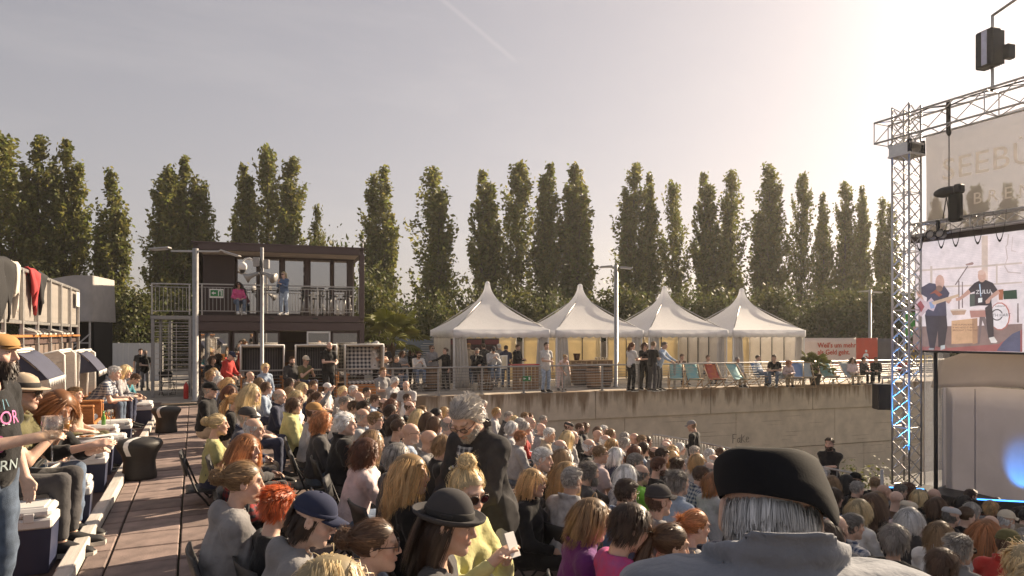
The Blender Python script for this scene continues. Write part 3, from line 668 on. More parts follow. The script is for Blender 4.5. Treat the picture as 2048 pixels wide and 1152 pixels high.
# red table
tb = thing('red_bar_table', 'red topped wooden bar table in front of the first tent', 'table', gd(1048, 27.2), TROT)
b = MB(); b.box((0, 0, .98), (1.15, .5, .04), .008); b.build('table_top', mat('red_laminate', (.45, .03, .035), .4), tb)
for k in range(7): b = MB(); b.box((-.48 + k * .16, -.2, .48), (.14, .02, .96), .004); b.build('plank', m_barrel, tb)
# counter inside second tent
tb = thing('bar_counter', 'wooden bar counter with glasses inside the second tent', 'counter', T(s_t + 4.6, t_t - .3), TROT)
b = MB(); b.box((0, 0, 1.0), (2.3, .6, .05), .008); b.build('counter_top', m_lightwood, tb)
for k in range(9): b = MB(); b.box((-1.04 + k * .26, -.26, .49), (.24, .02, .97), .004); b.build('plank', m_barrel, tb)
gl_ = glassmat('clear_glass', (.9, .9, .88), .12)
for k in range(8):
    b = MB(); b.lathe([(.03, 0), (.035, .12), (.032, .12), (.028, .005)], 10); tag(b.build('drinking_glass', gl_, None, T(s_t + 5.0 + k * .085, t_t - .35 + .05 * (k % 2), 1.026)), 'clear drinking glass in the row on the bar counter of the second tent', 'glass', 'glasses on the bar counter')
b = MB(); b.lathe([(.0, 0), (.11, 0), (.16, .28), (.165, .3), (.14, .3), (.10, .02)], 16); tag(b.build('wine_cooler', mat('brown_cooler', (.10, .055, .04), .5), None, T(s_t + 4.1, t_t - .3, 1.026)), 'brown wine cooler bucket on the bar counter of the second tent', 'bucket')
# ---------------------------------------------------------------- deckchairs
def sling_mat(c, c2): return mat('sling_%.2f%.2f%.2f' % c, c, .8, 0, .1, 5, .1, 60, col2=c2)
def deckchair(label, loc, rz, m, text=None):
    r_ = thing('deckchair', label, 'deckchair', loc, rz, 'deckchairs behind the terrace railing')
    for x in (-1, 1):
        b = MB(); b.tube([(x * .29, .48, .0), (x * .29, -.42, .98)], .018, 6); b.build('back_frame', m_lightwood, r_)
        b = MB(); b.tube([(x * .25, .55, .42), (x * .25, -.48, .0)], .018, 6); b.build('seat_frame', m_lightwood, r_)
        b = MB(); b.tube([(x * .31, -.1, .6), (x * .31, -.55, .05)], .013, 6); b.build('prop', m_lightwood, r_)
    for p in ((0, -.42, .98), (0, .48, .0), (0, -.48, 0), (0, .55, .42)):
        b = MB(); b.tube([(-.29, p[1], p[2] + .012), (.29, p[1], p[2] + .012)], .014, 6); b.build('crossbar', m_lightwood, r_)
    b = MB()
    def fn(i, j):
        y = -.42 + .95 * j; z = .97 - .60 * j - .26 * math.sin(math.pi * j) + .05 * j; return Vector((-.24 + .48 * i, y, z))
    b.sheet(fn, 5, 12, .004); b.build('sling', m, r_)
    if text:
        o = lettering(text, .17, m_white_ink, r_, (.2, -.30, .60), (R(90 - 30), 0, R(180)), extrude=.002)
    return r_
m_tq = sling_mat((.16, .42, .48), (.38, .5, .42)); m_bl = sling_mat((.14, .24, .42), (.2, .3, .5)); m_or = sling_mat((.55, .20, .05), (.40, .05, .08)); m_wh = sling_mat((.5, .48, .42), (.3, .4, .45))
for (u, d, rz, m, lab) in ((1352, 27.4, 150, m_tq, 'turquoise printed deckchair nearest the man in the light blue shirt'), (1386, 27.5, 160, m_tq, 'turquoise printed deckchair second from the left'), (1428, 27.6, 168, m_or, 'orange and purple printed deckchair'), (1474, 27.7, 182, m_tq, 'turquoise printed deckchair right of the orange one'),
                            (1520, 29.0, 170, m_bl, 'blue deckchair under the fourth tent left half'), (1592, 28.4, 140, m_bl, 'blue deckchair left of the small palm'), (1612, 28.6, 150, m_wh, 'pale deckchair in front of the small palm'), (1655, 29.2, 160, m_tq, 'turquoise deckchair right of the small palm'), (1700, 29.4, 170, m_wh, 'pale deckchair under the red banner'), (1560, 28.4, 185, m_wh, 'pale deckchair under the fourth tent right half')):
    deckchair(lab, gd(u, d), TROT + R(rz), m, 'MIO\nMIO' if m is m_or else None)
# ---------------------------------------------------------------- banners on the far fence
def fabric_panel(name, label, cat, p0, p1, z0, z1, m, posts=True):
    p0 = Vector(p0); p1 = Vector(p1); d = (p1 - p0); L_ = d.length; rz = math.atan2(d.y, d.x)
    r_ = thing(name, label, cat, (p0.x, p0.y, 0), rz)
    b = MB(); b.sheet(lambda i, j: Vector((i * L_, .012 * math.sin(i * 19) * math.sin(j * 3 + 1), z1 + (z0 - z1) * j)), 24, 8, .006); b.build('cloth', m, r_)
    n = max(2, int(L_ / 2.4) + 1)
    for k in range(n): b = MB(); b.cyl((L_ * k / (n - 1), .05, 0), (L_ * k / (n - 1), .05, z1 + .03), .02, n=8); b.build('fence_post', m_metal, r_)
    return r_
m_bw = mat('banner_white', (.70, .60, .55), .6, 0, .05, 2, trans=.15); m_br = mat('banner_red', (.55, .09, .05), .6, 0, .08, 2, trans=.15); m_bdk = mat('banner_dark', (.10, .095, .105), .7, 0, .1, 2, trans=.1)
A = gd(1606, 35.0); B_ = gd(1712, 35.8); C_ = gd(1755, 36.1); D_ = gd(1796, 36.4); E_ = gd(1900, 37)
zz = lambda v, d: H - (v - HV) / F * d
f1 = fabric_panel('advertising_banner', 'white advertising banner with red lettering on the far fence', 'banner', A, B_, .15, zz(676, 35), m_bw)
lettering("Weil's um mehr\nals Geld geht.", .36, m_br, f1, (.85, -.03, 1.5), (R(90), 0, 0), extrude=.003, bold=.006)
for j in range(3): b = MB(); b.box((1.6 + .1 * j, -.03, .82 - j * .14), (1.6 - .2 * j, .006, .035)); b.build('print_line', m_br, f1)
f2 = fabric_panel('red_banner', 'red banner with a white S-shaped emblem on the far fence', 'banner', B_ + (C_ - B_) * .01, C_, .15, zz(676, 36), m_br)
em = lettering('S', .78, m_white_ink, f2, (.38, -.03, .62), (R(90), 0, 0), 'emblem', extrude=.003, bold=.03)
b = MB(); b.lathe([(0, 0), (.07, 0), (.07, .004), (0, .004)], 14); o = b.build('emblem_dot', m_white_ink, f2); o.location = (.58, -.03, 1.30); o.rotation_euler = (R(90), 0, 0)
f3 = fabric_panel('dark_fence_cloth', 'dark grey fence cloth between red banner and truss tower', 'fence cloth', C_ + (D_ - C_) * .02, D_, .1, zz(677, 36), m_bdk)
f4 = fabric_panel('green_yellow_banner', 'dark banner with green field and yellow letters behind the truss tower', 'banner', D_ + (E_ - D_) * .02, E_, .1, zz(690, 36), m_bdk)
lettering('REIT\nEQUITY', .62, mat('yellow_print', (.65, .45, .05), .6), f4, (.1, -.03, 1.25), (R(90), 0, 0), extrude=.003, bold=.01)
b = MB(); b.box((.75, -.02, 2.7), (1.0, .02, 1.3)); b.build('green_panel', mat('green_print', (.05, .30, .06), .6), f4)
# white/blue-grey site fences
m_fence = mat('pale_blue_fence', (.36, .38, .41), .55, .2, .06, 3, .1, 8)
def slatfence(name, label, p0, p1, h, m, w=.20, gap=.006):
    p0 = Vector(p0); p1 = Vector(p1); d = p1 - p0; L_ = d.length; r_ = thing(name, label, 'fence', (p0.x, p0.y, 0), math.atan2(d.y, d.x)); n = int(L_ / w)
    b = MB(); b.box((0, 0, h / 2), (w - gap, .02, h), .004); me = b.mesh('fence_board'); me.materials.append(m)
    for k in range(n): o = bpy.data.objects.new('fence_board', me); COL.objects.link(o); o.parent = r_; o.location = (w * (k + .5), .004 * (k % 2), 0)
    for k in range(int(L_ / 2.4) + 1): b = MB(); b.box((k * 2.4, .05, h / 2), (.06, .06, h + .05), .004); b.build('fence_post', m_metal, r_)
    b = MB(); b.box((L_ / 2, .035, h - .1), (L_, .03, .06)); b.build('rail', m_metal, r_)
slatfence('panel_fence', 'pale blue-grey panel fence left of the outside stair', gd(150, 33.0), gd(325, 32.0), zz(686, 32.5), m_fence, .3)
slatfence('site_fence', 'pale grey panel fence behind the palm and menu board', gd(715, 34), gd(895, 35), zz(684, 34), m_fence, .3)
slatfence('rear_fence', 'low dark fence behind the tents', gd(880, 39), gd(1620, 41), 1.75, mat('weathered_fence', (.12, .10, .08), .8), .3)
# ---------------------------------------------------------------- lamp posts
def lamp_post(label, u, d, vtop, r=.075, z0=0.0, arms=True, vb=None):
    p = gd(u, d, z0); ht = H + (HV - vtop) / F * d - z0
    r_ = thing('lamp_post', label, 'lamp post', p, R(-YAW) + R(4))
    b = MB(); b.lathe([(r * 1.5, 0), (r * 1.5, .03), (r, .05), (r * .95, ht)], 14); b.build('pole', m_metal, r_)
    b = MB(); b.box((0, 0, ht - .09), (1.55 if arms == 1 else .8, .06, .06), .008); b.build('arm', m_metal, r_)
    for x in (-1, 1):
        if arms == 1: cx_ = x * 1.12; rot = Matrix.Rotation(R(18) * (1 if x > 0 else -.3), 3, 'Y')
        else: cx_ = x * .42; rot = Matrix.Rotation(R(5) * x, 3, 'Y')
        b = MB(); b.box((cx_, 0, ht - .09 + (-.06 if x > 0 else .08) * (1 if arms == 1 else .3)), (.62 if arms == 1 else .5, .30, .055), .012, rot); hd = b.build('lamp_head', m_metal, r_)
        b = MB(); b.box((cx_, 0, ht - .13 + (-.06 if x > 0 else .08) * (1 if arms == 1 else .3)), (.42, .22, .02), .004, rot); b.build('lens', m_white, hd)
    return r_
lamp_post('tall grey double-headed lamp post in front of the container building left corner', 391, 22.3, 497, .095, 0, 1)
lamp_post('tall grey double-headed lamp post between second and third tent', 1232, 28.3, 530, .085, 0, 2)
lamp_post('small far double-headed lamp post left of the truss tower', 1740, 38, 580, .085, 0, 2)
# camera pole
p = gd(524, 21.0, 0); ht = zz(495, 21)
r_ = thing('camera_pole', 'slim pole with dome camera and horn loudspeakers before the container building', 'camera pole', p, R(-YAW))
b = MB(); b.lathe([(.10, 0), (.10, .03), (.055, .05), (.05, ht)], 12); b.build('pole', m_metal, r_)
b = MB(); b.box((-.14, -.05, ht - .45), (.2, .14, .28), .015); b.build('control_box', m_grey, r_)
b = MB(); b.box((.16, -.05, ht - .52), (.16, .14, .28), .015); b.build('control_box', m_grey, r_)
b = MB(); b.tube([(-.2, -.05, ht - .42), (-.35, -.08, ht - .34), (-.48, -.1, ht - .36), (-.55, -.12, ht - .46)], .028, 8); arm = b.build('camera_arm', m_white, r_)
b = MB(); b.lathe([(.10, .0), (.125, .03), (.13, .12), (.10, .2), (.04, .24), (0, .245)], 16, (-.55, -.12, ht - .70)); b.build('camera_housing', m_white, arm)
b = MB(); b.ell((-.55, -.12, ht - .70), (.09, .09, .10)); b.build('dome', m_black, arm)
for x in (-1, 1):
    b = MB(); b.tube([(x * .05, -.08, ht - .80), (x * .2, -.12, ht - .84), (x * .32, -.16, ht - .9), (x * .44, -.2, ht - .97)], [.05, .06, .09, .17], 14, True); b.build('horn_loudspeaker', m_grey, r_)
b = MB(); b.tube([(0, -.06, ht - .4), (.03, -.12, ht - .62), (-.03, -.1, ht - .75), (.02, -.06, ht - .9)], .012, 6); b.build('cable', m_black, r_)
# ---------------------------------------------------------------- two-storey container building
m_cont = mat('container_paint', (.085, .058, .058), .5, .2, .1, 3, .05, 20)
m_contp = mat('facade_panel', (.055, .034, .033), .55, 0, .12, 3, .1, 20)
m_soffit = mat('soffit_board', (.50, .43, .37), .7, 0, .06, 3)
m_floorb = mat('balcony_floor', (.12, .09, .075), .8, 0, .2, 6)
g_win = glassmat('window_glass', (.55, .5, .48), .42); g_low = glassmat('shop_glass', (.6, .56, .52), .30)
m_in = mat('interior_wall', (.30, .22, .18), .8, 0, .1, 2)
BP = gd(385, 24.0); BW, BD, Z1, ZT = 5.95, 4.1, 2.62, 5.42
bld = thing('container_building', 'two-storey dark brown container building with glazed front and balcony', 'building', BP, TROT)
def part(name, m, parent, *boxes, b=.006):
    q = MB()
    for c, d in boxes: q.box(c, d, b)
    return q.build(name, m, parent)
for x in (.09, BW - .09):
    for y in (.09, BD - .09):
        part('corner_post', m_cont, bld, ((x, y, 1.3), (.18, .18, 2.6))); part('corner_post', m_cont, bld, ((x, y, Z1 + .02 + 1.38), (.178, .178, 2.42)))
for y in (.1, BD - .1):
    for z, h in ((2.47, .30), (Z1 + .13, .22), (ZT - .11, .24)):
        part('beam', m_cont, bld, ((BW / 2, y, z), (BW - .36, .19, h)))
for x in (.1, BW - .1):
    for z, h in ((2.47, .30), (Z1 + .13, .22), (ZT - .11, .24)):
        part('side_beam', m_cont, bld, ((x, BD / 2, z), (.19, BD - .36, h)))
part('roof', m_cont, bld, ((BW / 2, BD / 2, ZT + .03), (BW + .06, BD + .06, .05)))
part('soffit', m_soffit, bld, ((BW / 2, .85, ZT - .24), (BW - .4, 1.3, .02)))
for x in (1.5, 3.2, 4.7): part('soffit_lamp', mat('lamp_lens', (.6, .55, .48), .4), bld, ((x, .8, ZT - .258), (.55, .09, .014)))
part('balcony_floor', m_floorb, bld, ((BW / 2, BD / 2, Z1 + .25), (BW - .4, BD - .4, .03)))
part('lower_ceiling', m_soffit, bld, ((BW / 2, BD / 2, 2.31), (BW - .4, BD - .4, .02)))
part('lower_floor', m_floorb, bld, ((BW / 2, BD / 2, .06), (BW - .4, BD - .4, .04)))
for z in (1.25, Z1 + 1.5):
    part('back_wall', m_in, bld, ((BW / 2, BD - .12, z), (BW - .37, .05, 2.2)))
    part('side_wall', m_contp, bld, ((.06, BD / 2 + (.7 if z > 2 else 0), z), (.05, BD - (1.8 if z > 2 else .4), 2.2)))
part('side_wall', m_contp, bld, ((BW - .06, BD / 2, 1.25), (.05, BD - .4, 2.2)))
# a bit of bar life seen through the glass
part('shelf', m_lightwood, bld, ((3.6, BD - .4, 1.0), (2.2, .3, .04)), ((3.6, BD - .4, 1.5), (2.2, .3, .04)), ((3.6, BD - .4, 1.9), (2.2, .3, .04)))
part('shelf', m_wood, bld, ((3.6, BD - 1.3, .55), (2.4, .5, 1.0)))
# upper facade at y=1.55
yf = 1.55; zf0, zf1 = Z1 + .28, ZT - .26
part('facade_panel', m_contp, bld, ((.75, yf, (zf0 + zf1) / 2), (1.1, .06, zf1 - zf0)))
def window(x0, x1, z0, z1, y, g, fr=m_contp, handle=None, name='window'):
    f = part(name, fr, bld, ((x0 + .03, y, (z0 + z1) / 2), (.06, .08, z1 - z0)), ((x1 - .03, y, (z0 + z1) / 2), (.06, .08, z1 - z0)), (((x0 + x1) / 2, y, z1 - .035), (x1 - x0 - .124, .08, .07)), (((x0 + x1) / 2, y, z0 + .035), (x1 - x0 - .124, .08, .07)))
    q = MB(); q.box(((x0 + x1) / 2, y, (z0 + z1) / 2), (x1 - x0 - .126, .012, z1 - z0 - .146)); q.build('pane', g, f)
    if handle is not None:
        part('handle', m_metal, f, ((handle, y - .06, z0 + 1.02), (.14, .02, .025)), ((handle, y - .06, z1 - .3), (.03, .03, .12)), ((handle, y - .06, z1 - .62), (.03, .03, .12)))
    return f
for x0, x1, hd, nm in ((1.34, 2.12, None, 'window'), (2.16, 2.95, 2.2, 'door'), (3.05, 3.85, 3.8, 'door'), (4.0, 4.85, None, 'window'), (4.9, 5.5, None, 'window')):
    window(x0, x1, zf0, zf1, yf, g_win, handle=hd, name=nm)
part('mullion', m_cont, bld, ((3.0, yf, (zf0 + zf1) / 2), (.09, .10, zf1 - zf0)), ((3.925, yf, (zf0 + zf1) / 2), (.14, .10, zf1 - zf0)))
part('return_wall', m_contp, bld, ((5.60, 1.60, (zf0 + zf1) / 2), (.18, .14, zf1 - zf0)))
q = MB(); q.box((5.74, 2.6, (zf0 + zf1) / 2), (.012, 1.9, zf1 - zf0 - .1)); q.build('pane', g_win, bld)
# lower front
for x0, x1 in ((.2, 1.22), (1.3, 2.05), (4.75, 5.75)): window(x0, x1, .1, 2.3, .14, g_low)
window(2.1, 2.9, .1, 2.3, .14, g_low, handle=2.2, name='door')
window(3.85, 4.7, .1, 2.3, .05, g_low, m_white, name='door')
# balcony railing
for k, (x, lab) in enumerate(((4.1, 'dark high table on the balcony beside the blond woman'), (5.1, 'dark high table at the right end of the balcony'))):
    t_ = thing('balcony_table', lab, 'table', BP + EX * x + EY * .75 + V(0, 0, Z1 + .27), TROT, 'high tables on the balcony'); part('table_top', m_dark, t_, ((0, 0, 1.05), (.85, .5, .04)))
    for xx in (-.36, .36):
        for yy in (-.2, .2): part('leg', m_dark, t_, ((xx, yy, .51), (.035, .035, 1.02)))
    for xx in (-.25, .25): q_ = copy_tree(STOOL, None, ('left' if xx < 0 else 'right') + ' bar stool in front of the ' + lab[5:], BP + EX * (x + xx) + EY * .4 + V(0, 0, Z1 + .27), 0) if STOOL else stool(('left' if xx < 0 else 'right') + ' bar stool in front of the ' + lab[5:], BP + EX * (x + xx) + EY * .4 + V(0, 0, Z1 + .27))
rl = part('railing', m_metal, bld, ((BW / 2 - .05, .03, Z1 + .30 + 1.05), (BW - .5, .045, .045)), ((BW / 2 - .05, .03, Z1 + .40), (BW - .5, .03, .03)), ((BW / 2 - .05, .03, Z1 + 1.24), (BW - .5, .025, .025)))
for k in range(44): part('baluster', m_metal, rl, ((.28 + k * .125, .032, Z1 + .82), (.014, .014, .82)), b=0)
for k in range(5): part('railing_post', m_metal, rl, ((.3 + k * 1.31, .03, Z1 + .80), (.05, .05, 1.1)))
part('side_railing', m_metal, bld, ((BW - .12, .6, Z1 + 1.33), (.04, 1.1, .04)), ((BW - .12, .6, Z1 + .4), (.03, 1.1, .03)), *[((BW - .12, .15 + k * .1, Z1 + .85), (.014, .014, .9)) for k in range(10)], b=0)
for x in (2.6, 4.15): part('lock_box', m_black, bld, ((x, .0, Z1 + .15), (.2, .03, .06)))
b = MB(); b.tube([(BW - .05, .05, ZT + .02), (BW - .05, .05, ZT + .22)], .02, 6); b.tube([(BW - .05, .05, ZT + .2), (BW - .15, .05, ZT + .32)], .012, 6); b.tube([(BW - .05, .05, ZT + .2), (BW + .02, .05, ZT + .36)], .012, 6); b.build('aerial', m_white, bld)
# exit sign
sg = thing('escape_sign', 'green and white escape route sign on the balcony railing', 'sign', BP + EX * .78 + V(0, 0, Z1 + 1.02) - EY * .02, TROT)
part('sign_panel', m_white, sg, ((0, 0, 0), (.46, .012, .32)), b=.003)
m_grn = mat('sign_green', (.02, .20, .06), .5); part('green_field', m_grn, sg, ((0, -.009, .01), (.40, .006, .22)), b=0)
b = MB(); b.prism([(-.17, 0), (-.09, .06), (-.09, .02), (-.02, .02), (-.02, -.02), (-.09, -.02), (-.09, -.06)], (0, -.013, .01), (1, 0, 0), (0, 0, 1), .004); b.build('arrow', m_white_ink, sg)
b = MB(); b.prism([(.05, -.09), (.05, .1), (.17, .1), (.17, -.09), (.14, -.09), (.14, .07), (.08, .07), (.08, -.09)], (0, -.013, .01), (1, 0, 0), (0, 0, 1), .004); b.build('door_symbol', m_white_ink, sg)
sg = thing('escape_sign', 'small green escape sign hung on the terrace railing below the first tent', 'sign', T(2.55, .02, .62) + (gd(1062, 24.6) - T(2.55, 0)) * 1.0, TROT)
sg.location = T((gd(1062, 24.9) - O0).dot(EX), .0, .55)
part('sign_panel', m_grn, sg, ((0, 0, 0), (.34, .012, .17)), b=.003); part('arrow', m_white_ink, sg, ((-.09, -.01, 0), (.1, .006, .03)), ((-.12, -.01, 0), (.03, .006, .08)), ((.09, -.01, 0), (.06, .006, .1)), b=0)
# outside stair
st = thing('outside_stair', 'grey steel outside stair with barred cage left of the container building', 'staircase', BP + EX * -1.32, TROT)
part('landing', m_grey, st, ((.64, .9, Z1 + .16), (1.3, 1.8, .12)))
for x in (.06, 1.24):
    for y in (.05, 1.8, 4.3): part('column', m_grey, st, ((x, y, (Z1 + .1) / 2), (.1, .1, Z1 + .1)))
for k in range(13): part('tread', m_grey, st, ((.64, .35 + .29 * k * 1.0, Z1 + .1 - .2 * (k + .6)), (1.1, .27, .035)), b=.003)
for k in range(13): part('cage_bar', m_metal, st, ((.64, .02, .2 + k * .19), (1.16, .018, .022)), b=0)
for x in (.3, .55, .8): part('cage_upright', m_metal, st, ((x, .045, 1.3), (.018, .018, 2.5)), b=0)
rl = part('landing_railing', m_metal, st, ((.64, .03, Z1 + 1.33), (1.26, .045, .045)), ((.64, .03, Z1 + .38), (1.26, .03, .03)), ((.64, .03, Z1 + 1.22), (1.26, .025, .025)), ((.04, .03, Z1 + .8), (.05, .05, 1.1)), ((1.22, .03, Z1 + .8), (.05, .05, 1.1)), ((.04, .9, Z1 + 1.33), (.045, 1.7, .045)))
for k in range(9): part('baluster', m_metal, rl, ((.15 + k * .122, .032, Z1 + .8), (.014, .014, .84)), b=0)
# fire extinguisher, folding chair by the stair
fe = thing('fire_extinguisher', 'red fire extinguisher at the foot of the container corner', 'extinguisher', gd(372, 23.2), 0)
b = MB(); b.lathe([(.07, 0), (.08, .02), (.08, .42), (.05, .5), (.025, .53), (.025, .56)], 14); b.build('cylinder', mat('extinguisher_red', (.5, .02, .02), .35), fe)
b = MB(); b.tube([(0, 0, .55), (.06, 0, .6), (.1, 0, .5), (.1, 0, .2)], .012, 6); b.build('hose', m_black, fe)
# folding chair prototype (metal tube frame, plastic seat and back)
def make_chair(label, loc, rz, group):
    r_ = thing('folding_chair', label, 'chair', loc, rz, group)
    for x in (-1, 1):
        b = MB(); b.tube([(x * .22, .24, .0), (x * .22, -.10, .46), (x * .22, -.24, .82)], .011, 6); b.build('frame_tube', m_dark, r_)
        b = MB(); b.tube([(x * .2, -.26, .0), (x * .2, .2, .44)], .011, 6); b.build('leg', m_dark, r_)
    for p in ((.23, .02), (-.25, .02), (-.21, .74)): b = MB(); b.tube([(-.22, p[0], p[1]), (.22, p[0], p[1])], .009, 6); b.build('crossbar', m_dark, r_)
    b = MB(); b.sheet(lambda i, j: Vector((-.21 + .42 * i, -.2 + .4 * j, .445 + .012 * math.cos((i - .5) * 3) + .008 * j)), 5, 6, .014); b.build('seat', m_black, r_)
    b = MB(); b.sheet(lambda i, j: Vector((-.22 + .44 * i, -.19 - .05 * j - .035 * math.cos((i - .5) * 3.0), .62 + .22 * j)), 7, 4, .014); b.build('backrest', m_black, r_)
    return r_
CH = make_chair('black folding chair standing empty by the barred stair', gd(335, 24.6), R(200), 'folding chairs')
# ---------------------------------------------------------------- beach baskets
m_wick = mat('white_wicker', (.66, .61, .55), .7, 0, .12, 14, .6, 70, stretch=(1, 1, 3)); m_navy = mat('navy_canvas', (.045, .05, .085), .8, 0, .15, 6, .2, 90); m_bluecv = mat('faded_blue_canvas', (.17, .20, .27), .8, 0, .1, 5, .2, 60)
m_nstripe = stripemat('navy_stripe_lining', (.04, .042, .06), (.55, .52, .48), 9.0, 1, .8, .14)
m_dstripe = stripemat('dark_stripe_lining', (.035, .035, .045), (.12, .115, .12), 14.0, 0, .8, .3)
m_check = stripemat('blue_white_check', (.72, .70, .68), (.02, .025, .05), 8.0, 0, .8, .5, axis2=2)
def beach_basket(label, loc, rz, lining, m_side, canopy=True, wood=True, tilt=12, foot=True):
    """faces local +Y"""
    r_ = thing('beach_basket', label, 'beach basket', loc, rz, 'hooded wicker beach baskets')
    W2 = .60
    for x in (-1, 1):                      # wooden lower box sides with arm rests
        part('side_box', m_wood if wood else m_side, r_, ((x * (W2 - .03), .05, .36), (.05, .78, .62)), b=.01)
        part('arm_rest', m_wood, r_, ((x * (W2 - .06), .08, .70), (.12, .72, .05)), b=.015)
    part('front_box', m_wood, r_, ((0, .40, .22), (1.08, .05, .34)), b=.01)
    for k in range(3): part('box_rail', m_wood, r_, ((-.38 + .38 * k, .432, .22), (.05, .012, .30)), b=.002)
    part('seat', lining, r_, ((0, .05, .42), (1.06, .66, .10)), b=.03)
    # hood: two tilted side shells, back, top
    a = R(tilt); M_ = Matrix.Translation((0, -.18, .66)) @ Matrix.Rotation(a, 4, 'X')
    def tp(p): return M_ @ Vector(p)
    prof = [(-.22, .0), (.20, .0), (.42, .86), (.36, .95), (-.30, .95), (-.34, .8)]
    for x in (-1, 1):
        q = MB(); o_ = tp((x * W2 - (.03 if x > 0 else 0), 0, 0)); q.prism(prof, o_, M_.to_3x3() @ Vector((0, 1, 0)), M_.to_3x3() @ Vector((0, 0, 1)), .03); q.build('hood_side', m_side, r_)
        q = MB(); q.tube([tp((x * (W2 + .0), .20, .0)), tp((x * (W2 + .0), .42, .86)), tp((x * (W2 + .0), .36, .95)), tp((x * W2, -.30, .95))], .022, 6); q.build('hood_trim', m_white, r_)
        for k in range(7):
            zz_ = .1 + .11 * k; q = MB(); q.tube([tp((x * (W2 + .004), -.24 - .09 * zz_, zz_)), tp((x * (W2 + .004), .19 + .24 * zz_, zz_))], .009, 4); q.build('wicker_band', m_side, r_)
    q = MB(); q.sheet(lambda i, j: tp((-W2 + .03 + (2 * W2 - .06) * i, -.20 - .12 * j, .02 + .92 * j)), 5, 5, .03); q.build('hood_back', lining, r_)
    q = MB(); q.sheet(lambda i, j: tp((-W2 + .03 + (2 * W2 - .06) * i, -.31 + .68 * j, .925)), 5, 4, .02); q.build('hood_top', m_side, r_)
    q = MB(); q.tube([tp((-W2, .37, .95)), tp((W2, .37, .95))], .022, 6); q.build('hood_trim', m_white, r_)
    q = MB(); q.sheet(lambda i, j: tp((-W2 + .06 + (2 * W2 - .12) * i, -.17 - .1 * j + .02 * math.sin(j * 9), .0 + .9 * j)), 6, 9, .04); q.build('back_cushion', lining, r_)
    if canopy:
        cv = m_navy
        q = MB()
        def fn(i, j): return tp((-W2 - .02 + (2 * W2 + .04) * i, .40 + .26 * j, .93 - .22 * j - .22 * j * j - .03 * math.sin(i * math.pi)))
        q.sheet(fn, 9, 7, .006); cn_ = q.build('canopy', cv, r_)
        for x in (-1, 1):
            q = MB(); q.add([tp((x * W2, .40, .93)), tp((x * W2, .66, .49)), tp((x * W2, .34, .52)), tp((x * (W2 - .008), .40, .93)), tp((x * (W2 - .008), .66, .49)), tp((x * (W2 - .008), .34, .52))], [[0, 1, 2], [3, 5, 4], [0, 3, 4, 1], [1, 4, 5, 2], [2, 5, 3, 0]], False); q.build('canopy_side', cv, cn_)
        q = MB()
        for k in range(22):
            p = tp((-W2 + 2 * W2 * k / 21, .665, .49)); q.tube([p, p - Vector((0, .0, .06 + .02 * (k % 3)))], [.012, .016], 4)
        q.build('fringe', m_white, cn_)
    if foot:
        for x in (-.28, .28):
            part('foot_rest', m_wood, r_, ((x, .62, .20), (.46, .36, .05)), ((x, .79, .10), (.46, .03, .2)), b=.01)
    return r_
for k, (y, lab) in enumerate(((10.9, 'white beach basket with drooping navy canopy nearest the bearded man'), (12.3, 'white beach basket with raised faded blue canopy behind the nearest one'), (14.3, 'third white beach basket in the left row with navy striped lining'), (15.7, 'fourth white beach basket beside the man in the checked shirt'), (17.1, 'fifth white beach basket behind the blond woman in the left row'))):
    beach_basket(lab, (-2.25 if k == 1 else -1.98, y, zA(y) + .0), R(-90), m_nstripe, m_wick, k in (0, 3), True, 15 - 3 * (k % 2))
m_grw = mat('grey_wicker', (.52, .46, .38), .7, 0, .15, 14, .6, 70, stretch=(1, 1, 3))
for (u, d, ln, lab, cnp) in ((525, 22.6, m_dstripe, 'beach basket with dark striped lining left of the bar door', 0), (632, 23.4, m_dstripe, 'beach basket with dark striped lining behind the two seated men', 0), (728, 24.4, m_check, 'beach basket with blue and white checked lining', 0)):
    o = beach_basket(lab, gd(u, d, 0), R(180) + TROT, ln, m_grw, False, True, 4, False); o.scale = (1.12, 1.0, 1.12)
# ---------------------------------------------------------------- grandstand gallery on the left
GX = -2.95
gs = thing('grandstand_gallery', 'raised spectator gallery with slatted metal parapet at the left edge', 'grandstand', (GX, 0, 0), 0)
m_slat = mat('corrugated_slat', (.40, .37, .34), .5, .4, .1, 5, .1, 30)
part('walkway', m_plat, gs, ((-1.2, 14.8, 2.05), (2.4, 15.4, .12)))
part('ledge', m_wood, gs, ((-.02, 14.8, 2.16), (.22, 15.4, .05)))
part('lower_wall', mat('gallery_cladding', (.16, .12, .10), .8, 0, .2, 4), gs, ((-.1, 14.8, .97), (.08, 15.3, 2.0)))
part('mid_rail', m_metal, gs, ((.03, 14.8, 2.42), (.05, 15.4, .06)))
part('top_rail', m_metal, gs, ((.03, 14.8, 3.42), (.06, 15.4, .06)))
y = 7.2; k = 0
bm_ = MB(); bm_.box((0, 0, 2.93), (.012, .062, .94), .002); sm = bm_.mesh('slat'); sm.materials.append(m_slat)
while y < 22.45:
    o = bpy.data.objects.new('slat', sm); COL.objects.link(o); o.parent = gs; o.location = (.0, y, 0); y += .084
for k in range(12): part('gallery_post', m_metal, gs, ((.05, 7.2 + k * 1.385, 2.72), (.06, .07, 1.42)), ((.05, 7.2 + k * 1.385, 1.0), (.07, .08, 2.0)))
part('notice', m_white, gs, ((.09, 22.1, 3.15), (.012, .55, .4)))
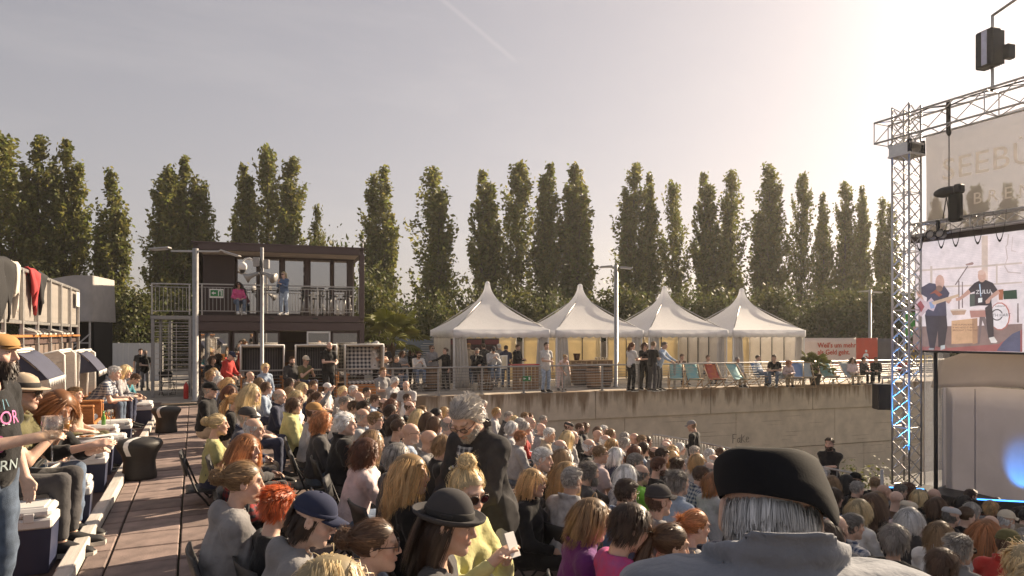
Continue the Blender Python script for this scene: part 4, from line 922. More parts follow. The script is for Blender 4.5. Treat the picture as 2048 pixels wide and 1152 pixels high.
# clothes over the parapet, shoes on the ledge
def jacket(label, y, w, h, m, m2=None, seed=0):
    b = MB(); rs = random.Random(seed)
    def fn(i, j):
        s_ = j * 2 - 1; yy = y + (i - .5) * w * (1 - .25 * abs(s_)) + .04 * math.sin(7 * j + seed); q = abs(s_); z = 3.47 - h * max(0, q - .12) * (1 if s_ > 0 else .5) * (1 + .28 * math.sin(5 * i + 2 * seed) + .12 * math.sin(14 * i + seed)) + .02 * math.sin(9 * i + seed)
        return Vector((GX + .03 + math.copysign(min(q / .12, 1), s_) * (.06 + .035 * math.sin(11 * i + 4 * j + seed) + .03 * math.sin(5 * i - 6 * j)), yy, z))
    b.sheet(fn, 12, 18, .03); o = b.build('jacket', m, None)
    return tag(o, label, 'jacket', 'clothes hung over the gallery parapet')
jacket('black and white jacket hung over the parapet at the left edge', 13.9, 1.0, .95, mat('black_jacket', (.009, .009, .011), .8, 0, .3, 8, .5, 40), None, 1)
jacket('pale grey jacket hung over the parapet beside the black one', 14.75, .5, .85, mat('pale_jacket', (.5, .46, .42), .8, 0, .1, 8, .3, 60), None, 5)
jacket('red jacket hung over the gallery parapet', 16.3, .55, .75, mat('red_jacket', (.38, .03, .035), .8, 0, .2, 8, .3, 60), None, 2)
jacket('black jacket hung over the parapet right of the red one', 17.0, .9, .72, mat('black_jacket', (.03, .03, .035), .8), None, 3)
SHOE = None
def shoe_mesh():
    b = MB(); n = 12; secs = []
    for t in np.linspace(0, 1, n):
        w = .036 + .014 * math.sin(math.pi * min(1, t * 1.1)) ; hgt = np.interp(t, [0, .25, .4, .6, .9, 1], [.085, .10, .085, .06, .04, .015])
        secs.append((-.09 + .27 * t, w * (1 if t < .95 else .6), hgt))
    def fn(i, j):
        k = j * (n - 1); a = int(min(k, n - 2)); f = k - a; y = secs[a][0] + (secs[a + 1][0] - secs[a][0]) * f; w = secs[a][1] + (secs[a + 1][1] - secs[a][1]) * f; h = secs[a][2] + (secs[a + 1][2] - secs[a][2]) * f
        an = 2 * math.pi * i; return Vector((w * math.cos(an), y, .022 + h * .5 + h * .5 * math.sin(an)))
    b.grid(fn, 12, n, True, True); b.mi = 1
    b.prism([(-.036, -.085), (.036, -.085), (.045, .02), (.05, .11), (.03, .185), (-.03, .185), (-.05, .11), (-.04, .02)], (0, 0, 0), (1, 0, 0), (0, 1, 0), .028)
    return b.mesh('shoe')
SHOE = shoe_mesh(); SHOE.materials.append(mat('shoe_upper', (.03, .03, .03), .7, 0, .2, 20, objcol=True)); SHOE.materials.append(mat('shoe_sole', (.5, .48, .44), .7))
for k, y in enumerate((12.5, 13.4, 16.4, 17.0, 17.9, 19.0, 19.6, 20.4)):
    pr_ = thing('shoe_pair', ['pair of dark shoes on the gallery ledge at the left edge', 'pair of dark shoes on the ledge below the black jacket', 'pair of shoes on the ledge below the red jacket', 'pair of black sneakers right of the red jacket', 'pair of pale soled shoes at the middle of the gallery ledge', 'pair of shoes third from the right on the gallery ledge', 'pair of shoes second from the right on the gallery ledge', 'rightmost pair of black shoes on the gallery ledge'][k], 'shoes', (GX - .02, y, 2.185), R(-90 + rr.uniform(-25, 25)), 'shoes along the gallery ledge')
    for x in (-.07, .07):
        o = bpy.data.objects.new('shoe', SHOE); COL.objects.link(o); o.parent = pr_; o.location = (x, 0, 0); o.scale = (1.2, 1.2, 1.2); o.rotation_euler = (R(rr.uniform(0, 4)), 0, R(rr.uniform(-8, 8))); o.color = ((.03, .03, .035, 1), (.05, .04, .04, 1), (.4, .38, .35, 1))[k % 3]
# tarpaulin box
tp_ = thing('tarpaulin_box', 'grey tarpaulin covered scaffold box beyond the gallery', 'scaffold box', gp(170, 690, 23.5) * Vector((1, 1, 0)) if False else gd(165, 23.5, 0), R(-12))
m_tarp = mat('grey_tarpaulin', (.42, .40, .38), .6, 0, .1, 3, .4, 8)
b = MB()
def tfn(i, j): 
    q = i * 4; k = int(min(q, 3)); f = q - k; cs = [(-1.6, -.9), (.62, -.9), (.62, 1.2), (-1.6, 1.2), (-1.6, -.9)]; x = cs[k][0] + (cs[k + 1][0] - cs[k][0]) * f; y_ = cs[k][1] + (cs[k + 1][1] - cs[k][1]) * f
    w = .04 * math.sin(i * 40) * j; zt = 4.15 if x > 0 else 4.15 - .35 * (-x) / 1.6
    return Vector((x + w, y_ + w, 2.62 + (zt - 2.62) * (1 - j)))
b.grid(tfn, 33, 6); b.add([(-1.6, -.9, 3.8), (.62, -.9, 4.15), (.62, 1.2, 4.15), (-1.6, 1.2, 3.8)], [[0, 1, 2, 3]], False); b.build('tarpaulin', m_tarp, tp_)
for x in (-1.5, .5):
    for y_ in (-.8, 1.1): part('pole', m_metal, tp_, ((x, y_, 1.35), (.06, .06, 2.7)), b=.01)
part('cross_tube', m_metal, tp_, ((-.5, -.8, 1.9), (2.0, .05, .05)), ((-.5, -.8, .9), (2.0, .05, .05)))
b = MB(); b.tube([(-1.5, -.82, .3), (.5, -.82, 2.2)], .025, 6); b.build('brace', m_metal, tp_)
part('inner_cloth', mat('black_molton', (.02, .018, .018), .95), tp_, ((-.5, .2, 1.3), (1.9, .05, 2.6)), ((.58, .2, 1.3), (.03, 1.8, 2.6)))
# ---------------------------------------------------------------- coolers, baskets, bollards
m_cn = mat('cooler_navy', (.028, .035, .075), .45, 0, .12, 8); m_cw = mat('cooler_white', (.66, .65, .64), .4, 0, .06, 8)
COOL = None
def cooler(label, x, y, rz=0, s=1.0):
    global COOL
    if COOL is None:
        r_ = thing('cooler_box', label, 'cooler', (0, 0, 0), 0, 'white and navy cooler boxes by the kerb')
        b = MB(); b.prism([(-.22, -.15), (.22, -.15), (.22, .15), (-.22, .15)], (0, 0, 0), (1, 0, 0), (0, 1, 0), .02)
        def fn(i, j):
            q = i * 4 % 4; k = int(q); f = q - k; sx, sy = .225 + .02 * j, .155 + .016 * j; cs = [(-sx, -sy), (sx, -sy), (sx, sy), (-sx, sy), (-sx, -sy)]
            return Vector((cs[k][0] + (cs[k + 1][0] - cs[k][0]) * f, cs[k][1] + (cs[k + 1][1] - cs[k][1]) * f, .0 + .30 * j))
        b.grid(fn, 16, 4, False, True); b.build('body', m_cn, r_)
        part('rim', m_cw, r_, ((0, 0, .335), (.50, .352, .07)), b=.012); lid = part('lid', m_cw, r_, ((0, 0, .405), (.485, .34, .062)), b=.02)
        part('lid_panel', m_cw, lid, ((0, 0, .438), (.40, .26, .012)), b=.004)
        for x_ in (.12, -.12): part('hinge', m_cw, lid, ((x_, -.178, .38), (.06, .012, .06)), b=.003)
        COOL = r_
    else: r_ = copy_tree(COOL, None, label)
    r_.location = (x, y, zA(y) - .012); r_.rotation_euler = (0, 0, rz); r_.scale = (s, s, s)
    return r_
for x, y, s_, lab in ((-1.23, 6.28, 1.12, 'nearest white and navy cooler box beside the sneakers'), (-1.2, 7.05, 1.1, 'second cooler box from the front with the near basket on it'), (-1.13, 7.62, 1.05, 'third cooler box behind the near white basket'), (-1.5, 8.75, 1.0, 'small cooler box between the two white baskets and the kerb'), (-1.2, 9.5, 1.1, 'cooler box in front of the large near bollard'), (-1.25, 10.75, 1.1, 'cooler box covered with snacks and napkins'), (-1.12, 11.3, 1.05, 'cooler box right behind the snack cooler'), (-1.35, 12.75, 1.05, 'cooler box with a wine glass and a green bottle on it'), (-1.22, 13.6, 1.05, 'cooler box with a napkin beside the orange wooden sides'), (-1.1, 17.3, 1.15, 'far cooler box beside the far bollard'), (-1.12, 17.8, 1.15, 'farthest cooler box beside the bowed man')):
    cooler(lab, x, y, R(rr.uniform(-4, 4)), s_)
m_bask = mat('white_plastic', (.62, .60, .57), .45, 0, .05, 8)
def carry_basket(label, loc, rz):
    r_ = thing('carry_basket', label, 'basket', loc, rz, 'white plastic carry baskets')
    b = MB(); w, d_, h = .21, .15, .19
    rows = 5; cols = 9
    # side walls as lattice of bars so that leaf-shaped gaps stay open
    for sx, sy in ((1, 0), (-1, 0), (0, 1), (0, -1)):
        L_ = w if sy else d_
        def pt(t, z): k = .88 + .12 * z / h; return ((t * L_ * k) if sy else sx * w * k, (t * L_ * k) if sx else sy * d_ * k, z)
        for z in (0.004, .05, .15, .19): b.tube([pt(-1, z), pt(1, z)], .010 if z > .18 else .007, 5)
        for k in range(9): t = -1 + 2 * k / 8; b.tube([pt(t, .15), pt(t, .19)], .008, 4); b.tube([pt(t, 0), pt(t, .05)], .010, 4)
        for k in range(7): t = -.85 + 1.7 * k / 6; b.tube([pt(t - .06, .05), pt(t + .06, .10), pt(t - .04, .15)], [.007, .009, .007], 4)
    b.build('side_lattice', m_bask, r_)
    part('base', m_bask, r_, ((0, 0, .005), (.36, .26, .01)), b=.002)
    b = MB(); b.tube([(-.14, 0, .18), (-.14, 0, .36), (-.12, 0, .39), (.12, 0, .39), (.14, 0, .36), (.14, 0, .18)], .011, 6); b.build('handle', m_bask, r_)
    return r_
carry_basket('near white plastic carry basket with raised handle on a cooler', (-1.28, 7.05, zA(7) + .47), R(-8)); carry_basket('white plastic carry basket behind the near one', (-1.42, 8.4, zA(8.4) + .35), R(5))
part('x', m_wood, None, ((0, 0, -3), (.1, .1, .1))) if False else None
b = MB(); b.box((0, 0, .16), (.5, .4, .34), .02); tag(b.build('crate', m_cn, None, (-1.45, 8.35, zA(8.4) - .012)), 'navy crate carrying the second white basket', 'crate')
m_bol = mat('black_rubber_bollard', (.020, .018, .017), .6, 0, .2, 10, .15, 80)
for lab, y, x in (('large black mooring bollard with white stripe beside the near coolers', 10.0, -.62), ('far black mooring bollard with white stripe', 15.4, -.48)):
    r_ = thing('mooring_bollard', lab, 'bollard', (x, y, zA(y)), R(-30), 'mooring bollards on the aisle')
    prof = [(.20, 0), (.205, .04), (.19, .14), (.185, .22), (.21, .32), (.265, .41), (.275, .45), (.255, .49), (.18, .515), (0, .525)]
    b = MB(); b.lathe(prof, 24); b.build('body', m_bol, r_)
    b = MB()
    def bf(i, j):
        q = j * 5; k = int(min(q, 4)); f = q - k; P_ = [(.0, .532), (.18, .522), (.258, .497), (.282, .45), (.272, .41), (.218, .32)]; r0 = P_[k][0] + (P_[k + 1][0] - P_[k][0]) * f; z = P_[k][1] + (P_[k + 1][1] - P_[k][1]) * f
        w = .032; return Vector((-w + 2 * w * i, -math.sqrt(max(r0 * r0 - (w * (2 * i - 1)) ** 2, 0)), z))
    b.grid(bf, 3, 16); b.build('stripe', m_white, r_)
# glasses, cups and food on the coolers
m_wine = glassmat('red_wine_glass', (.45, .05, .05), .1); m_beer = mat('beer', (.50, .24, .04), .15, 0, .05)
def wineglass(label, loc, s=1.0, fill=None):
    r_ = thing('wine_glass', label, 'wine glass', loc, 0); 
    b = MB(); b.lathe([(.034 * s, 0), (.034 * s, .003), (.005, .008), (.004, .08 * s), (.012, .09 * s), (.036 * s, .115 * s), (.043 * s, .15 * s), (.038 * s, .2 * s), (.036 * s, .2 * s), (.040 * s, .15 * s), (.03 * s, .113 * s)], 16); b.build('bowl', gl_, r_)
    if fill: b = MB(); b.lathe([(.01, .098 * s), (.031 * s, .118 * s), (.038 * s, .14 * s), (.0, .14 * s)], 14); b.build('drink', fill, r_)
    return r_
wineglass('glass of red wine on the cooler with the green bottle', (-1.2, 12.7, zA(12.7) + .46), 1.2, m_wine)
wineglass('glass of red wine beside the near white basket', (-1.12, 7.8, zA(7.8) + .45), 1.2, m_wine)
b = MB(); b.lathe([(.03, 0), (.032, .1), (.03, .12), (.013, .17), (.013, .22), (.0, .22)], 12); tag(b.build('bottle', mat('green_bottle', (.12, .30, .06), .2), None, (-1.3, 12.75, zA(12.7) + .46)), 'small green bottle on the cooler beside a wine glass', 'bottle')
pl = thing('snack_plate', 'paper tray of snacks on the cooler', 'plate', (-1.28, 10.72, zA(10.7) + .485), 0)
b = MB(); b.lathe([(0, 0), (.12, 0), (.14, .02), (.135, .02), (.115, .006), (0, .006)], 16); b.build('tray', m_white, pl)
for k in range(9): b = MB(); b.ell((rr.uniform(-.08, .08), rr.uniform(-.08, .08), .02), (.03, .02, .012)); b.build('snack', mat('snack', (.35, .16, .06), .7), pl)
b = MB(); b.sheet(lambda i, j: Vector((.3 * i, .22 * j, .01 * math.sin(9 * i) * math.sin(7 * j))), 8, 8, .002); tag(b.build('napkin', m_white, None, (-1.2, 10.62, zA(10.6) + .495), R(20)), 'crumpled white napkin beside the snack tray', 'napkin')
# wooden foot table in the lower left corner
wt_ = thing('wooden_foot_rest', 'orange wooden fold-out foot rest in the lower left corner', 'foot rest', (-1.42, 5.55, zA(5.5) - .02), R(-90))
b = MB(); b.box((0, -.02, .24), (.42, .035, .62), .01, Matrix.Rotation(R(-38), 3, 'X')); b.build('board', m_wood, wt_); part('shelf', m_wood, wt_, ((0, -.32, .40), (.44, .36, .035)), ((.19, -.45, .2), (.035, .05, .4)), ((-.19, -.45, .2), (.035, .05, .4)))
# ---------------------------------------------------------------- stage, truss, screen
SX, SY, SZ = 15.2, 10.6, -1.35
m_alu = mat('truss_aluminium', (.55, .54, .53), .35, .85, .1, 8, .05)
def truss(name, label, a, b, w, up, n, mname='chord', two=True, cat='truss'):
    """square box truss from a to b, side w, with X lacing on every face"""
    a = Vector(a); b = Vector(b); d = (b - a); L_ = d.length; d.normalize(); up = Vector(up); sd = d.cross(up).normalized(); up = sd.cross(d).normalized()
    r_ = thing(name, label, cat, a); cs = [(-1, -1), (1, -1), (1, 1), (-1, 1)]
    P = lambda c, t: (sd * c[0] + up * c[1]) * (w / 2) + d * (L_ * t)
    for c in cs: q = MB(); q.tube([P(c, 0), P(c, 1)], .025, 8); q.build('chord', m_alu, r_)
    for f in range(4):
        q = MB(); c1, c2 = cs[f], cs[(f + 1) % 4]
        for k in range(n):
            t0, t1 = k / n, (k + 1) / n
            q.tube([P(c1, t0), P(c2, t1)], .012, 5, False)
            if two: q.tube([P(c2, t0), P(c1, t1)], .012, 5, False)
            if k % 4 == 0: q.tube([P(c1, t0), P(c2, t0)], .014, 5, False)
        q.build('lacing', m_alu, r_)
    return r_
tower = truss('truss_tower', 'tall square aluminium truss tower lit blue at the stage corner', (SX, SY, SZ), (SX, SY, 7.55), .42, (1, 0, 0), 26)
tt = truss('top_truss', 'large horizontal aluminium truss above the screen', (SX, SY + .65, 7.05), (SX, 3.0, 7.05), .50, (0, 0, 1), 13, two=False)
lt_ = truss('lighting_truss', 'slim horizontal truss in front of the mesh banner', (SX + .1, SY - .1, 4.62), (SX + .1, 3.0, 4.62), .26, (0, 0, 1), 22, two=False)
sl_v = thing('tower_sleeve', 'sleeve block joining tower and top truss', 'sleeve block', (SX, SY, 6.5)); 
part('sleeve', m_alu, sl_v, ((0, 0, .12), (.56, .56, .05)), ((0, 0, -.12), (.56, .56, .05)), ((.27, 0, 0), (.03, .5, .22)), ((-.27, 0, 0), (.03, .5, .22)), b=.005)
for x in (-.24, .24): b = MB(); b.cyl((x, -.24, -.1), (x, -.24, .2), .05, n=10); b.build('roller', m_dark, sl_v)
# mesh banner
def meshmat(name, col, alpha):
    return mat(name, col, .8, 0, .06, 2, alpha=alpha, trans=.12)
BX = SX + .55
def by(u, X=None):                     # Y of the point seen in column u on the plane x = X
    X = BX if X is None else X; k = (u - CX) / F; d = X / (FW.x + RT.x * k); return FW.y * d + RT.y * k * d, d
bn = thing('mesh_banner', 'large translucent mesh banner with pale lettering above the screen', 'banner', (BX, 0, 0))
y0, d0 = by(1852); b = MB(); ztop = H + (HV - 275) / F * d0; 
b.sheet(lambda i, j: Vector((.02 * math.sin(i * 14 + j * 3), y0 - 8 * i, ztop + .35 * i + (4.0 - ztop - .35 * i) * j)), 20, 8, .006)
b.build('cloth', meshmat('grey_mesh', (.34, .315, .30), .55), bn)
m_bl_ = mat('banner_lettering', (.80, .76, .72), .7, trans=.5, alpha=.6)
yt, dt = by(1886); zt = H + (HV - 362) / F * dt
lettering('SEEBÜHNE', .70, m_bl_, bn, (-.05, yt, zt), (R(90), 0, R(-90)), extrude=.002, spacing=1.05)
yt, dt = by(1948); zt = H + (HV - 400) / F * dt
lettering('BREMEN', .36, m_bl_, bn, (-.05, yt, zt - .1), (R(90), 0, R(-90)), extrude=.002, spacing=1.6)
# LED wall
LX = SX + .30; y0, d0 = by(1832, LX)
scr = thing('led_screen', 'large LED video screen showing two musicians and a drum kit', 'screen', (LX, 0, 0))
zb, zt0 = H - (700 - HV) / F * d0, H + (HV - 487) / F * d0
LED = {}
def led(c, e=.9):
    k = 'led_%.2f_%.2f_%.2f' % c
    return mat(k, c, .5, 0, .12, 6, emit=e)
part('cabinet', m_black, scr, ((.10, y0 - 3.5, (zb + zt0) / 2), (.16, 7.1, zt0 - zb + .1)))
part('top_frame', mat('screen_frame', (.05, .035, .03), .6), scr, ((.0, y0 - 3.5, zt0 + .09), (.12, 7.2, .16)))
LAY = [0]
def ledpoly(pts, c, name, parent=scr, e=.85):
    LAY[0] += 1; off = .016 + LAY[0] * .0012; P_ = []
    for u, v in pts:
        k = (u - CX) / F; d = LX / (FW.x + RT.x * k); P_.append((FW.y * d + RT.y * k * d, max(zb, min(zt0, H - (v - HV) / F * d))))
    q = MB(); vs = [(-off, y, z) for y, z in P_] + [(-off + .001, y, z) for y, z in P_]; n = len(P_)
    ar = sum(P_[i][0] * P_[(i + 1) % n][1] - P_[(i + 1) % n][0] * P_[i][1] for i in range(n)); f = list(range(n))
    q.add(vs, [f[::-1] if ar > 0 else f] + [[i, (i + 1) % n, n + (i + 1) % n, n + i] for i in range(n)], False); return q.build(name, led(c, e), parent)
def ov(cx, cy, rx, ry, n=14, a0=0, a1=360): return [(cx + rx * math.cos(R(a0 + (a1 - a0) * i / n)), cy + ry * math.sin(R(a0 + (a1 - a0) * i / n))) for i in range(n)]
def cxy(*z): return [(1820 + x / 4.43, 460 + y / 4.43) for x, y in z]
pic = ledpoly([(1832, 480), (2230, 400), (2230, 720), (1832, 702)], (.46, .41, .42), 'picture', e=.55)
for k in range(34):                    # LED rows
    v = 490 + k * 3.2; ledpoly([(1832, v), (2200, v - 6 - (200 - k * 3.2) * .22), (2200, v - 5.3 - (200 - k * 3.2) * .22), (1832, v + .7)], (.41, .365, .375), 'picture_line', e=.55)
PC = lambda pts, c, nm, e=.55: ledpoly(cxy(*pts), c, nm, pic, e)
PC([(40, 855), (600, 850), (1010, 830), (1010, 1080), (40, 1070)], (.17, .12, .11), 'stage_floor')
PC([(340, 1045), (800, 1010), (1010, 880), (1010, 1080), (340, 1075)], (.22, .085, .08), 'red_carpet'); PC([(40, 1035), (340, 1030), (340, 1075), (40, 1070)], (.20, .085, .08), 'red_carpet')
PC([(650, 55), (705, 50), (705, 460), (650, 460)], (.40, .32, .28), 'roof_post')
for a in ([(45, 355), (210, 345), (640, 315), (1010, 285), (1010, 300), (640, 332), (210, 360), (45, 372)], [(45, 510), (560, 485), (1010, 458), (1010, 470), (560, 500), (45, 524)], [(195, 320), (215, 320), (215, 480), (195, 480)], [(778, 300), (793, 300), (793, 480), (778, 480)]): PC(a, (.36, .30, .27), 'scaffold_tube')
for a in ([(885, 40), (895, 40), (885, 130), (870, 150), (885, 250), (860, 320), (890, 370), (1000, 380), (1000, 388), (885, 380), (852, 325), (876, 250), (862, 150), (876, 128)], [(925, 60), (930, 60), (920, 180), (960, 190), (958, 195), (915, 188)], [(60, 150), (68, 150), (80, 320), (105, 350), (100, 360), (72, 325)]): PC(a, (.34, .28, .27), 'crease')
# drum kit
PC(ov(815, 765, 90, 125), (.30, .12, .10), 'drum_hoop'); PC(ov(812, 765, 82, 115), (.50, .46, .47), 'bass_drum'); PC(ov(790, 752, 52, 52), (.07, .06, .06), 'drum_emblem'); PC(ov(790, 752, 42, 42), (.48, .44, .45), 'drum_emblem')
PC([(765, 742), (845, 740), (845, 768), (765, 770)], (.48, .44, .45), 'drum_emblem')
def scrtext(t, x, y, size, c, nm):
    LAY[0] += 1; u, v = cxy((x, y))[0]; k = (u - CX) / F; d = LX / (FW.x + RT.x * k); o = obj(nm, text_mesh(t, size, nm, .0005), led(c, .55), pic); o.location = (-.018 - LAY[0] * .0012, FW.y * d + RT.y * k * d, H - (v - HV) / F * d); o.rotation_euler = (R(90), 0, R(-90))
scrtext('TH HART', 752, 768, .085, (.05, .045, .045), 'drum_lettering'); scrtext('YAMAHA', 772, 684, .05, (.08, .07, .07), 'drum_lettering')
PC([(845, 540), (965, 530), (970, 610), (850, 615)], (.03, .05, .035), 'tom_drum'); PC([(550, 570), (620, 560), (625, 670), (550, 680)], (.07, .08, .07), 'tom_drum'); PC(ov(630, 715, 85, 18), (.45, .38, .37), 'snare_head'); PC([(550, 715), (712, 710), (705, 770), (560, 778)], (.28, .15, .13), 'snare_drum'); PC(ov(450, 712, 75, 12), (.40, .34, .3), 'cymbal'); PC([(380, 715), (520, 712), (505, 750), (400, 755)], (.30, .2, .15), 'percussion')
PC([(805, 530), (850, 525), (845, 620), (810, 620)], (.24, .10, .06), 'speaker_cone')
for a in ([(450, 450), (460, 450), (462, 700), (450, 700)], [(482, 460), (490, 460), (492, 690), (482, 690)], [(420, 485), (530, 320), (538, 325), (428, 490)], [(100, 400), (108, 400), (108, 1060), (95, 1060)], [(975, 650), (985, 650), (988, 820), (972, 820)], [(640, 770), (690, 770), (760, 1010), (745, 1012), (665, 800), (640, 1010), (625, 1010)]): PC(a, (.13, .10, .10), 'stand')
PC([(515, 305), (575, 285), (590, 295), (580, 310), (525, 318)], (.22, .15, .14), 'microphone')
# amplifier box with lettering
PC([(392, 805), (620, 780), (622, 1000), (392, 1010)], (.38, .24, .15), 'amplifier'); PC([(575, 785), (622, 780), (622, 1000), (580, 1012)], (.28, .17, .11), 'amplifier')
scrtext('THE HUMAN KIND', 402, 848, .055, (.12, .07, .05), 'amplifier_lettering'); scrtext('IF WE NEED IT BAD', 402, 872, .055, (.12, .07, .05), 'amplifier_lettering'); scrtext("BROUGHT 2 THE END", 402, 896, .055, (.12, .07, .05), 'amplifier_lettering')
# right musician
PC([(690, 690), (750, 650), (765, 800), (768, 955), (720, 960), (700, 800)], (.055, .045, .047), 'trousers'); PC([(725, 955), (770, 945), (800, 990), (790, 1000), (745, 1000)], (.45, .42, .4), 'shoe')
PC([(598, 470), (640, 450), (700, 445), (760, 470), (805, 535), (760, 565), (745, 540), (750, 670), (600, 670), (600, 545), (560, 560), (540, 530)], (.045, .038, .042), 'shirt')
PC([(545, 525), (565, 560), (470, 625), (435, 630), (430, 605), (465, 598)], (.33, .20, .165), 'arm'); PC([(765, 560), (805, 532), (825, 560), (745, 615), (730, 650), (700, 655), (695, 630)], (.33, .20, .165), 'arm')
PC(ov(664, 410, 36, 55), (.36, .23, .19), 'head'); PC(ov(660, 378, 30, 22), (.40, .28, .24), 'forehead'); PC([(640, 480), (650, 480), (660, 590), (652, 590)], (.3, .38, .48), 'lanyard'); PC([(632, 605), (668, 600), (668, 640), (632, 645)], (.5, .5, .5), 'badge')
scrtext('ZULU', 612, 568, .12, (.5, .48, .48), 'shirt_print')
# left musician
PC([(160, 750), (350, 740), (360, 860), (335, 1030), (280, 1040), (275, 890), (245, 1060), (205, 1055), (175, 880)], (.045, .035, .038), 'trousers'); PC([(195, 1045), (240, 1045), (238, 1064), (195, 1062)], (.2, .2, .2), 'shoe'); PC([(300, 1025), (338, 1018), (340, 1050), (300, 1065)], (.3, .32, .33), 'shoe')
PC([(130, 510), (200, 470), (330, 490), (380, 560), (360, 620), (345, 600), (355, 760), (165, 760), (180, 600), (130, 570)], (.06, .055, .075), 'shirt')
PC([(85, 550), (110, 538), (135, 580), (160, 640), (140, 660), (110, 620)], (.34, .21, .17), 'arm'); PC([(345, 600), (385, 590), (400, 620), (375, 655), (350, 640)], (.34, .21, .17), 'arm')
PC(ov(295, 462, 40, 64), (.36, .23, .19), 'head'); PC(ov(290, 520, 30, 28), (.16, .10, .08), 'beard')
PC([(75, 640), (120, 600), (180, 640), (220, 600), (265, 660), (240, 720), (190, 700), (130, 770), (100, 740), (75, 690)], (.36, .28, .30), 'guitar_body'); PC([(90, 660), (125, 625), (160, 680), (130, 730)], (.2, .06, .07), 'guitar_panel'); PC([(200, 640), (240, 630), (250, 690), (215, 700)], (.16, .2, .3), 'guitar_panel')
PC([(220, 640), (460, 568), (468, 590), (240, 665)], (.36, .26, .19), 'guitar_neck'); PC([(205, 570), (260, 530), (320, 575), (290, 592), (250, 560)], (.2, .07, .05), 'guitar_strap')
PC([(800, 1070), (860, 990), (940, 920), (1010, 890), (1010, 1080)], (.08, .08, .12), 'foreground_shape')
# straps, lights and hoist on the trusses
m_strap = mat('black_webbing', (.02, .02, .02), .9)
for k, u in enumerate((1850, 1893, 1922, 1966, 2010)):
    y_, d_ = by(u, SX + .1); b = MB()
    b.sheet(lambda i, j: Vector((-.16, y_ + .13 - .26 * j, 4.72 - .62 * math.sin(math.pi * j) ** .8)) + Vector((0, 0, .05 * i)), 2, 14, .008)
    o = b.build('sling', m_strap, None, (SX + .1 - .02, 0, 0)); tag(o, ['leftmost black sling loop on the lighting truss', 'second black sling loop from the tower beside the twin lamp', 'third black sling loop from the tower', 'fourth black sling loop from the tower', 'fifth black sling loop from the tower'][k], 'sling', 'sling loops on the lighting truss')
def twin_lamp(label, loc, s=1.0):
    r_ = thing('twin_blinder', label, 'stage lamp', loc, R(180))
    part('bracket', m_black, r_, ((0, 0, .12), (.06, .06, .3)), ((0, 0, .0), (.10, .42, .05)))
    for y_ in (-.11, .11):
        b = MB(); b.lathe([(.04, -.12), (.08, -.1), (.10, .05), (.105, .06), (.09, .06), (.05, -.02)], 14); o = b.build('lamp_can', m_black, r_); o.location = (.08, y_, -.06); o.rotation_euler = (0, R(80), 0)
        b = MB(); b.lathe([(0, .03), (.088, .03), (.088, .04), (0, .045)], 14); b.build('lens', mat('lamp_glass', (.4, .38, .36), .2), o)
    return r_
y_, d_ = by(1882, SX); twin_lamp('twin round stage lamp under the lighting truss', (SX - .1, y_, 4.48))
hz = thing('chain_hoist', 'black chain hoist hanging from the top truss on a chain', 'hoist', (SX, by(1898, SX)[0], 0))
b = MB(); b.tube([(0, 0, 6.75), (0, 0, 5.45)], .012, 6); b.build('chain', m_dark, hz)
part('strap', m_strap, hz, ((-.02, 0, 7.0), (.03, .09, .7)), b=.002); b = MB(); b.ell((0, 0, 6.68), (.05, .05, .09)); b.build('hook', m_dark, hz)
b = MB(); b.ell((0, .05, 5.36), (.12, .30, .12)); b.build('motor', m_black, hz); part('gearbox', m_black, hz, ((0, -.22, 5.38), (.2, .16, .2)), b=.03)
part('chain_bag', m_strap, hz, ((0, -.14, 4.98), (.18, .26, .62)), b=.04)
b = MB(); b.tube([(0, .06, 5.26), (0, .14, 4.75)], .012, 5); b.tube([(0, .06, 5.26), (0, -.02, 4.75)], .012, 5); b.build('bridle', m_strap, hz)
# floodlight on the top truss
fl = thing('led_floodlight', 'LED floodlight on a bracket above the top truss', 'floodlight', (SX, by(1985, SX)[0], 7.3), R(170))
part('bracket', m_metal, fl, ((0, 0, .8), (.05, .05, 1.6)), b=.008); b = MB(); b.tube([(0, 0, 1.58), (.02, .9, 1.75)], .03, 6); b.build('boom', m_metal, fl)
part('housing', m_dark, fl, ((.12, .0, .86), (.26, .40, .78)), b=.03); part('led_panel', mat('led_face', (.55, .58, .75), .3), fl, ((.262, .03, .86), (.02, .12, .70)), b=.004)
for k in range(8): part('cooling_fin', m_dark, fl, ((-.06, -.18 + .05 * k, .86), (.10, .012, .7)), b=0)
part('driver', m_dark, fl, ((-.05, .32, .7), (.2, .14, .3)), b=.02)
b = MB(); b.tube([(SX - .02 + .03 * math.sin(k), SY - .1 - k * .45, 7.32 + .03 * math.sin(k * 2.1) + (.01 if k % 2 else -.03)) for k in range(17)], .018, 5); tag(b.build('cable', m_black), 'black cable running along the top truss', 'cable')
# loudspeaker hung left of the tower
p = gp(1765, 793, 16.6); sp = thing('hanging_loudspeaker', 'black loudspeaker hung left of the truss tower', 'loudspeaker', p, R(-YAW - 8))
part('cabinet', m_black, sp, ((0, 0, 0), (.36, .36, .62)), b=.02); part('grille', mat('speaker_grille', (.03, .03, .03), .7, 0, .3, 200), sp, ((0, -.19, 0), (.32, .02, .56)), b=.006); part('handle', m_dark, sp, ((.195, 0, .06), (.02, .05, .16)), b=.006)
b = MB(); b.tube([(0, 0, .3), (0, 0, .45), (.56, .2, .45)], .025, 6); b.build('bracket', m_metal, sp)
